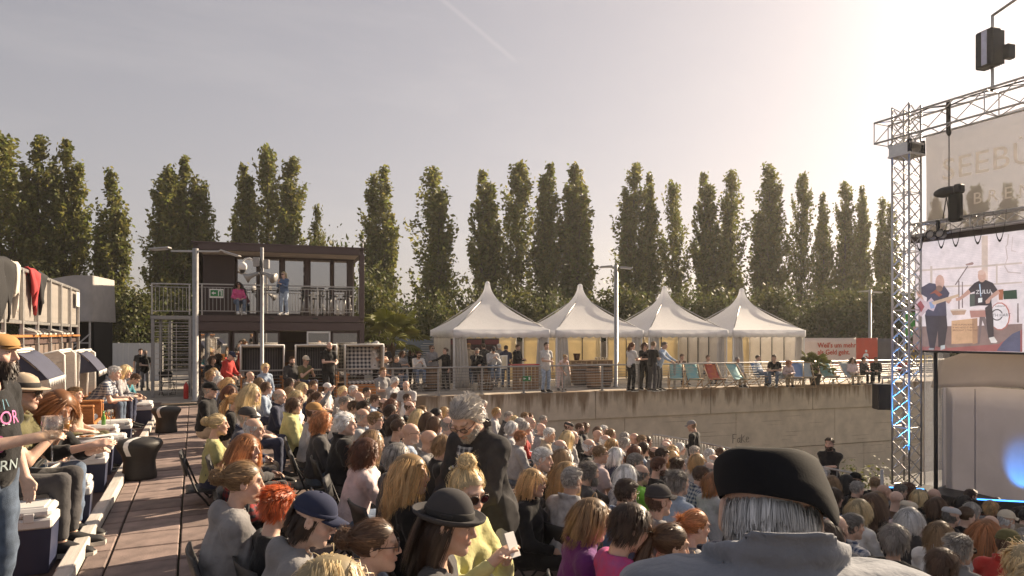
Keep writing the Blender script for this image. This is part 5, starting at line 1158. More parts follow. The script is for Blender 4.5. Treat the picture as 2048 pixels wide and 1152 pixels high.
# base boards with LED bars
m_ledblue = mat('blue_led_strip', (.05, .30, .95), .4, 0, .02, 5, emit=2.2)
for (u, v, d, lab) in ((1805, 975, 15.0, 'black base board with lit blue LED strip at the tower foot'), (2010, 1000, 11.2, 'black board with lit blue LED strip before the stage tent')):
    p = gp(u, v, d); r_ = thing('led_bar', lab, 'light bar', p, R(-YAW - 14)); part('housing', m_black, r_, ((0, 0, -.12), (.9, .16, .22)), b=.01); part('led_strip', m_ledblue, r_, ((0, -.03, -.005), (.82, .05, .012)), b=0)
def blue(loc, target, e, r=.08, ang=70):
    l = bpy.data.lights.new('blue_uplight', 'SPOT'); l.energy = e; l.color = (.05, .33, 1.0); l.spot_size = R(ang); l.spot_blend = .6; l.shadow_soft_size = r
    o = bpy.data.objects.new('blue_uplight', l); COL.objects.link(o); o.location = loc; o.rotation_euler = (Vector(loc) - Vector(target)).to_track_quat('Z', 'Y').to_euler()
blue(Vector((SX - .55, SY - .15, -1.3)), Vector((SX - .05, SY, 2.6)), 300, ang=24)
# stage side tent: pale sheets
m_sheet = mat('milky_sheet', (.46, .45, .48), .55, 0, .08, 1.2, .2, 6, trans=.35)
stg = thing('stage_tent', 'pale milky stage side tent under the screen', 'stage tent', (0, 0, 0))
FX = SX + 1.0
def fold(y): return .05 * math.sin(y * 2.1) + .025 * math.sin(y * 5.3 + 1)
ya, da = by(1892, FX)
b = MB(); b.sheet(lambda i, j: Vector((FX + fold(ya - 7 * i), ya - 7 * i, 1.0 - 3.3 * j)), 60, 8, .008); b.build('side_sheet', m_sheet, stg)
b = MB(); b.sheet(lambda i, j: Vector((FX - .12 - .25 * j + .03 * math.sin(i * 17), ya + .12 - 7.2 * i, 1.55 + .55 * min(1, i * 5) - .62 * j - .42 * min(1, i * 5) * j)), 40, 8, .008); b.build('roof_skirt', mat('cream_skirt', (.60, .54, .48), .6, 0, .06, 2, .3, 8, trans=.25), stg)
b = MB(); b.sheet(lambda i, j: Vector((FX + .1 + .9 * i, ya + .16 + .03 * math.sin(i * 12), 1.3 - 3.6 * j)), 12, 6, .008); b.build('edge_sheet', m_sheet, stg)
for k in range(5): part('sheet_seam', m_sheet, stg, ((FX - .06, ya - .7 - 1.25 * k, -.6), (.012, .03, 3.1)), b=0)
wv = thing('window_sheet', 'clear plastic window sheet between truss tower and stage tent', 'plastic sheet', (0, 0, 0))
yb, db = by(1848, SX + .9); b = MB(); b.sheet(lambda i, j: Vector((SX + .9, yb - (yb - ya) * i, 1.75 - 4.0 * j)), 6, 6, .004); b.build('clear_sheet', meshmat('clear_pvc', (.5, .52, .56), .34), wv)
part('frame_tube', m_alu, wv, ((SX + .92, yb, -.3), (.03, .03, 4.1)), ((SX + .92, (ya + yb) / 2, .9), (.03, .03, 1.8)), b=.004)
yp, dp = by(1880, SX + .6); b = MB(); b.cyl((SX + .45, yp, -2.0), (SX + .45, yp, 2.0), .045, n=10); st_ = b.build('support_pole', m_black, None); tag(st_, 'black support pole in front of the stage tent', 'pole')
p = gp(2012, 985, 12.6); blue(Vector((FX - .75, by(2046, FX)[0], -1.45)), Vector((FX, by(2046, FX)[0], -.75)), 150, ang=44)
b = MB(); b.box((SX + 3.4, 5.4, -1.75), (6.4, 11.0, .6), .02); tag(b.build('stage_floor', m_dark), kind='structure')
# barriers
def barrier(label, p0, p1, z0, z1, n=14):
    p0 = Vector(p0); p1 = Vector(p1); r_ = thing('crowd_barrier', label, 'barrier', p0, 0, 'steel crowd barriers'); d = p1 - p0; up = Vector((0, 0, 1.05))
    b = MB(); b.tube([Vector((0, 0, .05)), up * .9, up + d * .04, up + d * .96, d + up * .9, d + Vector((0, 0, .05))], .02, 8); b.build('frame', m_metal, r_)
    b = MB(); b.tube([Vector((0, 0, .15)), d + Vector((0, 0, .15))], .014, 6); b.build('lower_rail', m_metal, r_)
    for k in range(1, n): q = d * (k / n); b = MB(); b.tube([q + Vector((0, 0, .15)), q + up], .007, 5); b.build('bar', m_metal, r_)
    return r_
def bw(u, vtop, d): p = gp(u, vtop, d); p.z -= 1.05; return p
barrier('crowd barrier left of the man in the grey cap', bw(1302, 868, 17.8), bw(1388, 882, 16.8), 0, 0)
barrier('crowd barrier right of the man in the grey cap', bw(1392, 883, 16.7), bw(1482, 902, 15.6), 0, 0)
barrier('crowd barrier in front of the security man', bw(1600, 925, 13.6), bw(1714, 948, 12.6), 0, 0, 6)
# weeds and bollard by the guard
pw = gp(1722, 955, 19); rs = np.random.RandomState(3); C = np.array(pw)[None] + rs.normal(size=(900, 3)) * np.array([.5, .5, .35]); C[:, 2] -= .3
wd = thing('weed_clump', 'green weeds growing at the foot of the wall beside the tower', 'weeds', (0, 0, 0)); obj('foliage', leaf_mesh(C, .055, None, 'foliage', [leafmat('weed_leaf', (.09, .11, .03), (.13, .14, .04))], .1, 3), None, wd)
b = MB()
for k in range(7): b.tube([pw + V(rs.uniform(-.3, .3), rs.uniform(-.3, .3), -2.6), pw + V(rs.uniform(-.4, .4), rs.uniform(-.4, .4), .2)], [.02, .006], 5)
b.build('stem', mat('weed_stem', (.08, .08, .03), .8), wd)
b = MB(); p = gp(1764, 940, 15.5); b.cyl((p.x, p.y, -2.0), (p.x, p.y, p.z), .04, n=10); b.ell((p.x, p.y, p.z), (.042, .042, .02)); tag(b.build('steel_post', m_metal), 'short steel post left of the tower foot', 'post')
# ---------------------------------------------------------------- people: implicit-surface bodies
def nrm(a): return np.sqrt((a * a).sum(-1))
def smin(a, b, k):
    h = np.clip(.5 + .5 * (b - a) / k, 0, 1); return b * (1 - h) + a * h - k * h * (1 - h)
def smax(a, b, k): return -smin(-a, -b, k)
def capd(P, a, b, ra, rb):
    a = np.asarray(a, float); b = np.asarray(b, float); ab = b - a; t = np.clip(((P - a) @ ab) / max(ab @ ab, 1e-9), 0, 1)
    return nrm(P - a - t[:, None] * ab) - (ra + (rb - ra) * t)
def elld(P, c, r):
    r = np.asarray(r, float); q = (P - np.asarray(c, float)); k0 = nrm(q / r); k1 = nrm(q / (r * r)); return k0 * (k0 - 1) / np.maximum(k1, 1e-6)
def surfnet(f, lo, hi, res):
    lo = np.asarray(lo, float); hi = np.asarray(hi, float); n = np.ceil((hi - lo) / res).astype(int) + 1
    ax = [lo[i] + res * np.arange(n[i]) for i in range(3)]
    B = 4; nb = -(-n // B); cb = [lo[i] + res * (B * np.arange(nb[i]) + (B - 1) / 2) for i in range(3)]
    Dc = f(np.stack(np.meshgrid(*cb, indexing='ij'), -1).reshape(-1, 3)).reshape(nb)      # coarse pass: skip blocks far from the surface
    Df = Dc.repeat(B, 0).repeat(B, 1).repeat(B, 2)[:n[0], :n[1], :n[2]]; m = np.abs(Df) < res * B * 1.15 + .014; D = Df.copy(); I = np.argwhere(m)
    D[m] = f(lo + res * I)
    S = D < 0; c = [slice(0, -1), slice(1, None)]
    cnt = sum(S[c[i], c[j], c[k]].astype(np.int8) for i in (0, 1) for j in (0, 1) for k in (0, 1))
    act = (cnt > 0) & (cnt < 8); idx = -np.ones(act.shape, int); A = np.argwhere(act); idx[act] = np.arange(len(A))
    acc = np.zeros((len(A), 3)); num = np.zeros(len(A))
    for ax_ in range(3):
        o = [q for q in range(3) if q != ax_]
        for i in (0, 1):
            for j in (0, 1):
                p0 = A.copy(); p0[:, o[0]] += i; p0[:, o[1]] += j; p1 = p0.copy(); p1[:, ax_] += 1
                d0 = D[tuple(p0.T)]; d1 = D[tuple(p1.T)]; m = (d0 < 0) != (d1 < 0); t = np.where(m, d0 / np.where(m, d0 - d1, 1), 0)
                q = p0.astype(float); q[:, ax_] += t; acc[m] += q[m]; num[m] += 1
    vs = lo + res * acc / np.maximum(num, 1)[:, None]; qs = []
    for ax_ in range(3):
        o = [(ax_ + 1) % 3, (ax_ + 2) % 3]; s0 = [slice(None)] * 3; s1 = [slice(None)] * 3; s0[ax_] = slice(0, -1); s1[ax_] = slice(1, None)
        ch = S[tuple(s0)] != S[tuple(s1)]; E = np.argwhere(ch); E = E[(E[:, o[0]] > 0) & (E[:, o[1]] > 0) & (E[:, o[0]] < n[o[0]] - 1) & (E[:, o[1]] < n[o[1]] - 1)]
        if not len(E): continue
        fl = S[tuple(E.T)]; cs = []
        for di, dj in ((0, 0), (1, 0), (1, 1), (0, 1)):
            q = E.copy(); q[:, o[0]] -= di; q[:, o[1]] -= dj; cs.append(idx[tuple(q.T)])
        Q = np.stack(cs, 1); Q[~fl] = Q[~fl][:, ::-1]; qs.append(Q)
    return vs, np.concatenate(qs)
def npmesh(name, parts, mats):
    """parts: list of (verts, quads, tint Nx3 or None)"""
    vs, fs, ts, o = [], [], [], 0
    for v, q, t in parts:
        vs.append(v); fs.append(q + o); ts.append(np.ones((len(v), 3)) if t is None else t); o += len(v)
    v = np.concatenate(vs); q = np.concatenate(fs); t = np.concatenate(ts)
    me = bpy.data.meshes.new(name); me.vertices.add(len(v)); me.vertices.foreach_set('co', v.astype(np.float32).ravel())
    me.loops.add(4 * len(q)); me.loops.foreach_set('vertex_index', q.astype(np.int32).ravel()); me.polygons.add(len(q))
    me.polygons.foreach_set('loop_start', np.arange(0, 4 * len(q), 4, dtype=np.int32)); me.polygons.foreach_set('loop_total', np.full(len(q), 4, np.int32))
    me.polygons.foreach_set('use_smooth', np.ones(len(q), bool)); me.update()
    at = me.color_attributes.new('tint', 'FLOAT_COLOR', 'POINT'); at.data.foreach_set('color', np.concatenate([t, np.ones((len(t), 1))], 1).astype(np.float32).ravel())
    for m in mats: me.materials.append(m)
    return me
def wob(P, amp, fr, seed):
    rs = np.random.RandomState(seed); d = np.zeros(len(P))
    for k in range(6):
        w = rs.normal(size=3) * fr; w[2] *= .75; d += np.sin(P @ w + rs.uniform(0, 6.28) + 1.3 * np.sin(P @ (rs.normal(size=3) * fr * .5)))
    return amp * d / 2.2
# ---- head (origin between the ears, face towards +Y)
def head_sdf(P, kind):
    w = {'m': 1.0, 'w': .95, 'o': 1.02}[kind]; X = P / np.array([w, 1, 1]); ax = X * np.array([1, 1, 1]); ax[:, 0] = np.abs(ax[:, 0])
    d = elld(X, (0, -.014, .036), (.0765, .098, .086))
    d = smin(d, elld(X, (0, .030, -.040), (.056, .064, .078)), .03)
    jw = .047 if kind != 'w' else .040
    d = smin(d, capd(ax, (jw, .005, -.055), (.012, .068, -.098), .026, .021), .022)
    d = smin(d, elld(X, (0, .076, -.098), (.021, .018, .017)), .018)
    d = smin(d, capd(X, (-.034, .079, .030), (.034, .079, .030), .013, .013), .016)                # brow
    d = smin(d, capd(ax, (.044, .062, -.020), (.035, .070, -.035), .016, .012), .02)                # cheek
    d = smax(d, -(nrm(ax - np.array([.031, .108, .006])) - .021), .012)                               # sockets
    d = smin(d, nrm(ax - np.array([.0305, .0765, .007])) - .0130, .003)                               # eyeballs
    d = smin(d, capd(X, (0, .090, .022), (0, .112, -.026), .007, .0115), .010)                        # nose
    d = smin(d, nrm(ax - np.array([.011, .100, -.031])) - .0085, .006)
    d = smin(d, capd(ax, (0, .0985, -.0545), (.020, .0885, -.057), .0062, .003), .006)                # lips
    d = smin(d, capd(ax, (0, .0970, -.0665), (.018, .0875, -.063), .0070, .003), .006)
    d = smax(d, -(capd(ax, (0, .106, -.0605), (.024, .094, -.060), .0026, .0022)), .002)
    e = elld(ax, (.080, -.012, .000), (.0085, .022, .033)); e = smax(e, -elld(ax, (.090, -.006, .004), (.010, .012, .020)), .004)
    d = smin(d, e, .006)
    d = smin(d, capd(X, (0, -.022, -.05), (0, -.040, -.185), .054 if kind != 'w' else .046, .057 if kind != 'w' else .049), .028)
    return d
def head_tint(v, kind):
    t = np.ones((len(v), 3)); ax = np.abs(v[:, 0]); x, y, z = v.T
    lip = np.exp(-((z + .0605) / .009) ** 2 - (x / .021) ** 2 * 1.2) * (y > .078); t *= 1 - lip[:, None] * np.array([.12, .40, .36])
    ch = np.exp(-((ax - .042) / .02) ** 2 - ((z + .028) / .025) ** 2) * (y > .03); t *= 1 - ch[:, None] * np.array([.0, .14, .13])
    no = np.exp(-(x / .014) ** 2 - ((z + .026) / .014) ** 2) * (y > .09); t *= 1 - no[:, None] * np.array([.0, .13, .12])
    br = np.exp(-((z - .032 - .05 * (ax - .03)) / .0055) ** 2) * ((ax > .012) & (ax < .052) & (y > .06)); t *= 1 - (.68 if kind == 'm' else .45) * br[:, None]
    ey = (np.sqrt((ax - .0305) ** 2 + ((z - .006) / .62) ** 2) < .0115) & (y > .078); t[ey] = (1.25, 1.3, 1.35)
    ir = (np.sqrt((ax - .0305) ** 2 + (z - .006) ** 2) < .0062) & (y > .080); t[ir] = (.12, .10, .09)
    lid = (np.abs(z - .0145) < .003) & (np.abs(ax - .0305) < .016) & (y > .074); t[lid] *= .45
    if kind != 'w':
        st = np.clip((-.035 - z) / .02, 0, 1) * (y > .0) * np.clip((.13 + z) / .02, 0, 1) * (1 - lip); t *= 1 - st[:, None] * np.array([.20, .17, .13])
    return t
HEADC = {}
def head(kind, res):
    if (kind, res) not in HEADC:
        v, q = surfnet(lambda P: head_sdf(P, kind), (-.105, -.125, -.20), (.105, .135, .135), res); HEADC[(kind, res)] = (v, q, head_tint(v, kind))
    return HEADC[(kind, res)]
# ---- skeleton
UA, FA = .285, .25
def ik(S, Tg, side, hint=(0.5, -.5, -1.0)):
    S = np.array(S, float); Tg = np.array(Tg, float); d = Tg - S; L_ = nrm(d); mx = (UA + FA) * .985
    if L_ > mx: Tg = S + d / L_ * mx; d = Tg - S; L_ = mx
    d /= L_; a = (UA * UA - FA * FA + L_ * L_) / (2 * L_); h = math.sqrt(max(UA * UA - a * a, 1e-6)); hv = np.array([hint[0] * side, hint[1], hint[2]]); hv -= d * (hv @ d); hv /= max(nrm(hv), 1e-6)
    return S + d * a + hv * h, Tg
def rx(a): c, s = math.cos(a), math.sin(a); return np.array([[1, 0, 0], [0, c, -s], [0, s, c]])
def rz_(a): c, s = math.cos(a), math.sin(a); return np.array([[c, -s, 0], [s, c, 0], [0, 0, 1]])
def ry(a): c, s = math.cos(a), math.sin(a); return np.array([[c, 0, s], [0, 1, 0], [-s, 0, c]])
POSES = {  # base, forward lean, right hand, left hand, (hints), legs
    'sit_lap': ('sit', 4, (.11, .30, .62), (-.12, .28, .62)), 'sit_lap2': ('sit', 12, (.03, .34, .64), (-.05, .36, .66)), 'sit_cross': ('sit', 2, (-.13, .20, .80), (.13, .22, .75)),
    'sit_phone': ('sit', 14, (.05, .36, .86), (-.07, .35, .84)), 'sit_raise': ('sit', 3, (.20, .30, 1.34), (-.10, .30, .64)), 'sit_chin': ('sit', 16, (.07, .24, 1.02), (-.10, .30, .66)),
    'sit_arm_left': ('sit', 4, (.11, .30, .62), (-.62, .05, 1.05)), 'sit_arm_right': ('sit', 4, (.60, .08, 1.03), (-.10, .30, .64)), 'sit_reach': ('sit', 38, (.18, .72, .78), (-.10, .62, .70)), 'sit_fwd': ('sit', 34, (.08, .50, .62), (-.08, .52, .64)),
    'stand': ('stand', 1, (.27, .04, .80), (-.27, .03, .80)), 'stand_hold': ('stand', 2, (.07, .33, 1.14), (-.12, .32, 1.10)), 'stand_cross': ('stand', 0, (-.12, .24, 1.21), (.12, .26, 1.16)), 'stand_fist': ('stand', 2, (.05, .30, 1.10), (-.27, .02, .82)),
    'stand_rail': ('stand', 22, (.26, .58, 1.00), (-.22, .56, 1.00)), 'stand_bent': ('stand', 62, (.10, .75, .55), (-.10, .72, .58)), 'stand_bow': ('stand', 14, (.16, .34, .98), (-.10, .38, 1.02)), 'stand_phone': ('stand', 2, (.05, .30, 1.34), (-.06, .30, 1.22)), 'stand_glass': ('stand', 2, (.06, .27, 1.14), (-.25, .06, .84)), 'stand_stoop': ('stand', 12, (.24, .42, .80), (-.24, .42, .80)), 'stand_pocket': ('stand', 0, (.22, .10, .88), (-.22, .10, .88)), 'stand_point': ('stand', 3, (.40, .44, 1.20), (-.24, .08, .86))}
def skel(pose, sex):
    base, lean, rh, lh = POSES[pose]; J = {}; le = R(lean); M_ = rx(-le)
    sw = .175 if sex == 'm' else .155
    pel = np.array([0, 0, .53 if base == 'sit' else .96])
    if base == 'sit':
        for s, k in ((1, 'R'), (-1, 'L')): J['hip' + k] = np.array([s * .09, .0, .52]); J['knee' + k] = np.array([s * .13, .43, .53]); J['ank' + k] = np.array([s * .12, .42, .09]); J['toe' + k] = np.array([s * .13, .58, .03])
    else:
        back = -.10 * math.sin(le)
        for s, k in ((1, 'R'), (-1, 'L')): J['hip' + k] = np.array([s * .09, back, .93]); J['knee' + k] = np.array([s * .11, .025 + back * .4, .50]); J['ank' + k] = np.array([s * .12, -.03, .08]); J['toe' + k] = np.array([s * .15, .14, .03])
        pel = pel + np.array([0, back, 0])
    J['pel'] = pel; U = M_ @ np.array([0, 0, 1.0]); 
    J['waist'] = pel + U * .14 + np.array([0, .0, 0]); J['chest'] = pel + U * .33 ; J['neck'] = pel + U * .50 + (M_ @ np.array([0, -.02, 0]))
    for s, k, h in ((1, 'R', rh), (-1, 'L', lh)):
        J['sh' + k] = pel + U * .425 + (M_ @ np.array([s * sw, -.01, 0])); J['el' + k], J['wr' + k] = ik(J['sh' + k], h, s, (0.9, -.5, -1.0) if base == 'sit' else (.7, -.7, -1.0))
    J['drop'] = .055 if pose == 'stand_stoop' else 0; J['M'] = M_; J['sw'] = sw; J['base'] = base
    return J
def torso_sdf(P, J, sex, off):
    Mi = J['M'].T; Q = (P - J['pel']) @ Mi.T          # into the torso frame
    fat = .012 if sex == 'm' else 0
    d = elld(Q, (0, -.01, .00), (.165 + off, .125 + off + fat, .13 + off))
    d = smin(d, elld(Q, (0, .004, .15), (.145 + off, .112 + off + fat * 2, .14 + off)), .08)
    d = smin(d, elld(Q, (0, -.004, .305), ((.160 if sex == 'm' else .140) + off, .112 + off, .155 + off)), .07)
    if sex == 'w':
        A_ = Q.copy(); A_[:, 0] = np.abs(A_[:, 0]); d = smin(d, elld(A_, (.068, .085, .325), (.062 + off * .6, .055 + off * .6, .062 + off * .6)), .04)
    A2 = Q.copy(); A2[:, 0] = np.abs(A2[:, 0]); d = smin(d, capd(A2, (.03, -.020, .465), (J['sw'] * .93, -.012, .425), .046 + off, .052 + off), .045)
    d = smin(d, capd(Q, (0, -.02, .42), (0, -.025, .51), .068 + off, .052 + off), .04)
    return d, Q
def arm_sdf(P, J, k, off, upto=1.0, sex='m'):
    s = .92 if sex == 'w' else 1.0; a, b, c = J['sh' + k], J['el' + k], J['wr' + k]
    d = capd(P, a, b, .052 * s + off, .041 * s + off)
    if upto > 0: e = b + (c - b) * upto; d = smin(d, capd(P, b, e, .041 * s + off, (.041 + (.027 - .041) * upto) * s + off * .9), .02)
    return d
def hand_sdf(P, J, k, curl):
    s = 1 if k == 'R' else -1; W = J['wr' + k]; f = W - J['el' + k]; f /= nrm(f); n = np.array([-s * .8, .2, -.7]); n -= f * (n @ f); n /= max(nrm(n), 1e-6); sd = np.cross(f, n)
    if sd @ np.array([-s * .6, .3, .6]) < 0: sd = -sd      # sd points to the thumb side
    d = capd(P, W - f * .03, W + f * .02, .026, .024)
    for i, o in enumerate((.027, .009, -.009, -.026)):
        L_ = (.072, .080, .074, .058)[i]; b0 = W + f * .085 + sd * o; d = smin(d, capd(P, W + f * .015 + sd * o * .7, b0, .0145, .0115), .012)
        c1, c2 = curl * .6, curl * 1.35; m1 = b0 + (f * math.cos(c1) + n * math.sin(c1)) * L_ * .52; e1 = m1 + (f * math.cos(c2) + n * math.sin(c2)) * L_ * .48
        d = smin(d, np.minimum(capd(P, b0, m1, .0098, .0088), capd(P, m1, e1, .0088, .0070)), .004)
    t0 = W + f * .02 + sd * .026; t1 = W + f * .058 + sd * .052 + n * .012; t2 = W + f * .09 + sd * .050 + n * .026
    return smin(d, smin(capd(P, t0, t1, .0125, .0105), capd(P, t1, t2, .0105, .0082), .004), .010)
def bounds(pts, m): a = np.array(pts); return a.min(0) - m, a.max(0) + m
m_skin = mat('skin', (.5, .33, .25), .48, 0, .08, 30, .12, 220, objcol=True, tintattr=True, spec=.4)
m_skin.node_tree.nodes['Principled BSDF'].inputs['Subsurface Weight'].default_value = .12
m_skin.node_tree.nodes['Principled BSDF'].inputs['Subsurface Radius'].default_value = (.012, .005, .003)
m_cloth = mat('cloth', (.3, .3, .3), .85, 0, .20, 7, .9, 24, objcol=True, spec=.25, sheen=.15)
m_denim = mat('denim', (.3, .3, .3), .85, 0, .35, 14, .5, 320, objcol=True, spec=.25)
m_hair = mat('hair', (.3, .2, .1), .42, 0, .12, 40, objcol=True, tintattr=True, trans=.34, spec=.6)
SKC, TOPC, BOTC = {}, {}, {}
def head_matrix(J, turn, tilt, roll=0):
    """rotation of the head about the top of the neck"""
    lean = math.atan2(J['M'][1, 2], J['M'][2, 2]); sh_ = J.get('drop', 0); Rm = rz_(R(turn)) @ rx(-lean * .35 - R(tilt)) @ ry(R(roll)); nb = J['neck']
    return Rm, nb + rx(-lean * .7) @ np.array([0, .022 + sh_ * .55, -sh_]) + Rm @ np.array([0, .018, .155])
BODC = {}
def body_parts(pose, sex, fine, curl):
    key = (pose, sex, fine)
    if key not in BODC:
        J = skel(pose, sex); parts = []
        for k in 'RL':
            def fa(P): return smin(arm_sdf(P, J, k, 0, 1.0, sex), hand_sdf(P, J, k, curl), .012)
            f = J['wr' + k] - J['el' + k]; f = f / nrm(f); lo2, hi2 = bounds([J['el' + k], J['wr' + k] + f * .13], .065); v, q = surfnet(fa, lo2, hi2, fine); parts.append((v, q, None))
        def body(P):
            d, _ = torso_sdf(P, J, sex, -.012)
            for k in 'RL':
                d = smin(d, arm_sdf(P, J, k, -.003, .6, sex), .04); d = smin(d, capd(P, J['hip' + k], J['knee' + k], .080, .055), .05); d = smin(d, capd(P, J['knee' + k], J['ank' + k], .053, .036), .03); d = smin(d, capd(P, J['ank' + k], J['toe' + k], .036, .026), .03)
            return d if J['drop'] else smin(d, capd(P, J['neck'], J['neck'] + J['M'] @ np.array([0, .015, .09]), .052, .05), .03)
        lo, hi = bounds([J[k] for k in J if k not in ('M', 'sw', 'base', 'drop')], .2); v, q = surfnet(body, lo, hi, .036 if fine < .0095 else .042); parts.append((v, q, None)); BODC[key] = (parts, J)
    return BODC[key]
def skin_mesh(pose, sex, hd, turn, tilt, res=.0068, curl=.5, roll=0):
    key = (pose, sex, hd, turn, tilt, res, roll)
    if key not in SKC:
        parts, J = body_parts(pose, sex, min(.014, res * 1.3), curl); Rm, hc = head_matrix(J, turn, tilt, roll); v, q, t = head(hd, res)
        SKC[key] = (npmesh('person_body', parts + [(v @ Rm.T + hc, q, t)], [m_skin]), Rm, hc, J)
    return SKC[key]
def top_mesh(pose, sex, style, sleeve, fit=.012, res=.0145, seed=0):
    key = (pose, sex, style, sleeve, res, fit)
    if key not in TOPC:
        J = skel(pose, sex); up = {'none': -1, 'short': -.35, 'long': .95, 'three': .45}[sleeve]; bulk = {'tee': 0, 'shirt': .004, 'knit': .008, 'jacket': .016, 'hoodie': .014, 'vest': .022, 'puffer': .026}[style] + fit
        sit = J['base'] == 'sit'
        def f(P):
            d, Q = torso_sdf(P, J, sex, bulk)
            zl = -.14 if not sit else -.03
            d = smax(d, zl + .02 - Q[:, 2], .02) if not (style in ('jacket', 'shirt') and not sit) else smin(d, elld(Q, (0, 0, -.06), (.175 + bulk, .14 + bulk, .16 + bulk)), .05)
            d = smax(d, Q[:, 2] - (.50 if style in ('tee', 'vest') else .525), .008)
            nk = capd(Q, (0, .0, .42), (0, .0 if style != 'tee' else .01, .62), .050, .085) ; d = smax(d, -(nk + .012 if style in ('shirt', 'jacket', 'puffer', 'vest') else nk), .008)
            if style in ('shirt', 'jacket', 'puffer', 'vest'):
                rr_ = np.sqrt((Q[:, 0] / 1.0) ** 2 + ((Q[:, 1] + .012) / 1.1) ** 2); col = np.abs(rr_ - .078 - .30 * (Q[:, 2] - .50)) - (.012 if style != 'puffer' else .016); col = smax(col, np.abs(Q[:, 2] - .508 + .22 * Q[:, 1]) - (.030 if style != 'puffer' else .036), .006); d = smin(d, col, .006)
            if style == 'hoodie': d = smin(d, elld(Q, (0, -.10, .475), (.10, .055, .075)), .03)
            for k in 'RL':
                if up > -1:
                    if up < 0: e = J['sh' + k] + (J['el' + k] - J['sh' + k]) * (1 + up + .05); a_ = capd(P, J['sh' + k], e, .054 + bulk, .052 + bulk); ax = J['el' + k] - J['sh' + k]; ax = ax / nrm(ax); a_ = smax(a_, (P - e) @ ax, .004)
                    else: a_ = arm_sdf(P, J, k, bulk * .8, up, sex); ax = J['wr' + k] - J['el' + k]; ax = ax / nrm(ax); e = J['el' + k] + (J['wr' + k] - J['el' + k]) * up; a_ = smax(a_, np.where(nrm(P - e) < .12, (P - e) @ ax, -1), .004)
                    d = smin(d, a_, .035)
            am = (.0045 if style in ('tee', 'vest') else .0065) * np.clip((.47 - Q[:, 2]) / .1, .15, 1); d = d - am * (1 - 2 * np.abs(np.sin(2.2 * wob(P, 1.0, 9, 3 + seed) + wob(P, .5, 24, 8)))) + wob(P, .0014, 60, 5)
            if style in ('vest', 'puffer'): d = d - .007 * np.abs(np.sin(Q[:, 2] * 78))
            return d
        pts = [J['pel'] - np.array([0, 0, .2]), J['neck'] + np.array([0, 0, .08]), J['chest']] + [J[a + k] for a in ('sh', 'el', 'wr') for k in 'RL']
        lo, hi = bounds(pts, .19); v, q = surfnet(f, lo, hi, res); TOPC[key] = npmesh('top', [(v, q, None)], [m_cloth])
    return TOPC[key]
def bottom_mesh(pose, sex, kind='long'):
    key = (pose, sex, kind)
    if key not in BOTC:
        J = skel(pose, sex); up = .93 if kind == 'long' else -.15
        def f(P):
            d, Q = torso_sdf(P, J, sex, .006); d = smax(d, Q[:, 2] - .12, .01)
            for k in 'RL':
                h, kn, a = J['hip' + k], J['knee' + k], J['ank' + k]
                d = smin(d, capd(P, h, kn, .098, .068), .04)
                if up > 0: e = kn + (a - kn) * up; l = capd(P, kn, e, .068, .056); ax = (a - kn) / nrm(a - kn); l = smax(l, (P - e) @ ax, .004); d = smin(d, l, .025)
                else: ax = (kn - h) / nrm(kn - h); e = h + (kn - h) * (1 + up); d = smax(d, np.where(np.abs(P[:, 0] - kn[0]) < .2, (P - e) @ ax, -1), .004)
            return d + wob(P, .0045, 24, 9) + wob(P, .002, 60, 4)
        lo, hi = bounds([J[a + k] for a in ('hip', 'knee', 'ank') for k in 'RL'] + [J['waist']], .16); v, q = surfnet(f, lo, hi, .023); BOTC[key] = npmesh('trousers', [(v, q, None)], [m_cloth])
    return BOTC[key]
# ---- hair
def coll(P, kind='m'):
    d = elld(P, (0, -.014, .036), (.0785, .100, .088)); d = smin(d, elld(P, (0, .030, -.040), (.058, .066, .080)), .03); d = smin(d, capd(P, (0, -.022, -.05), (0, -.04, -.185), .055, .06), .02)
    return smin(d, elld(P, (0, -.03, -.29), (.21, .115, .10)), .03)
def cgrad(P):
    e = .002; g = np.stack([coll(P + np.eye(3)[i] * e) - coll(P - np.eye(3)[i] * e) for i in range(3)], 1); return g / np.maximum(nrm(g), 1e-6)[:, None]
def hairline(P, st):
    y, z, x = P[:, 1], P[:, 2], np.abs(P[:, 0]); zb = np.interp(y, [-.12, -.05, -.03, .01, .035, .06, .085], [-.075, -.07, -.055, -.012, .028, .062, .072 if st.get('hl') is None else st['hl']])
    m = z > zb
    if st.get('bald'): m &= ~((z > st['bald'] + .25 * np.maximum(0, -.04 - y)) & (y > -.095))
    if st.get('hem'): m &= z < st['hem'] + .33 * y
    return m
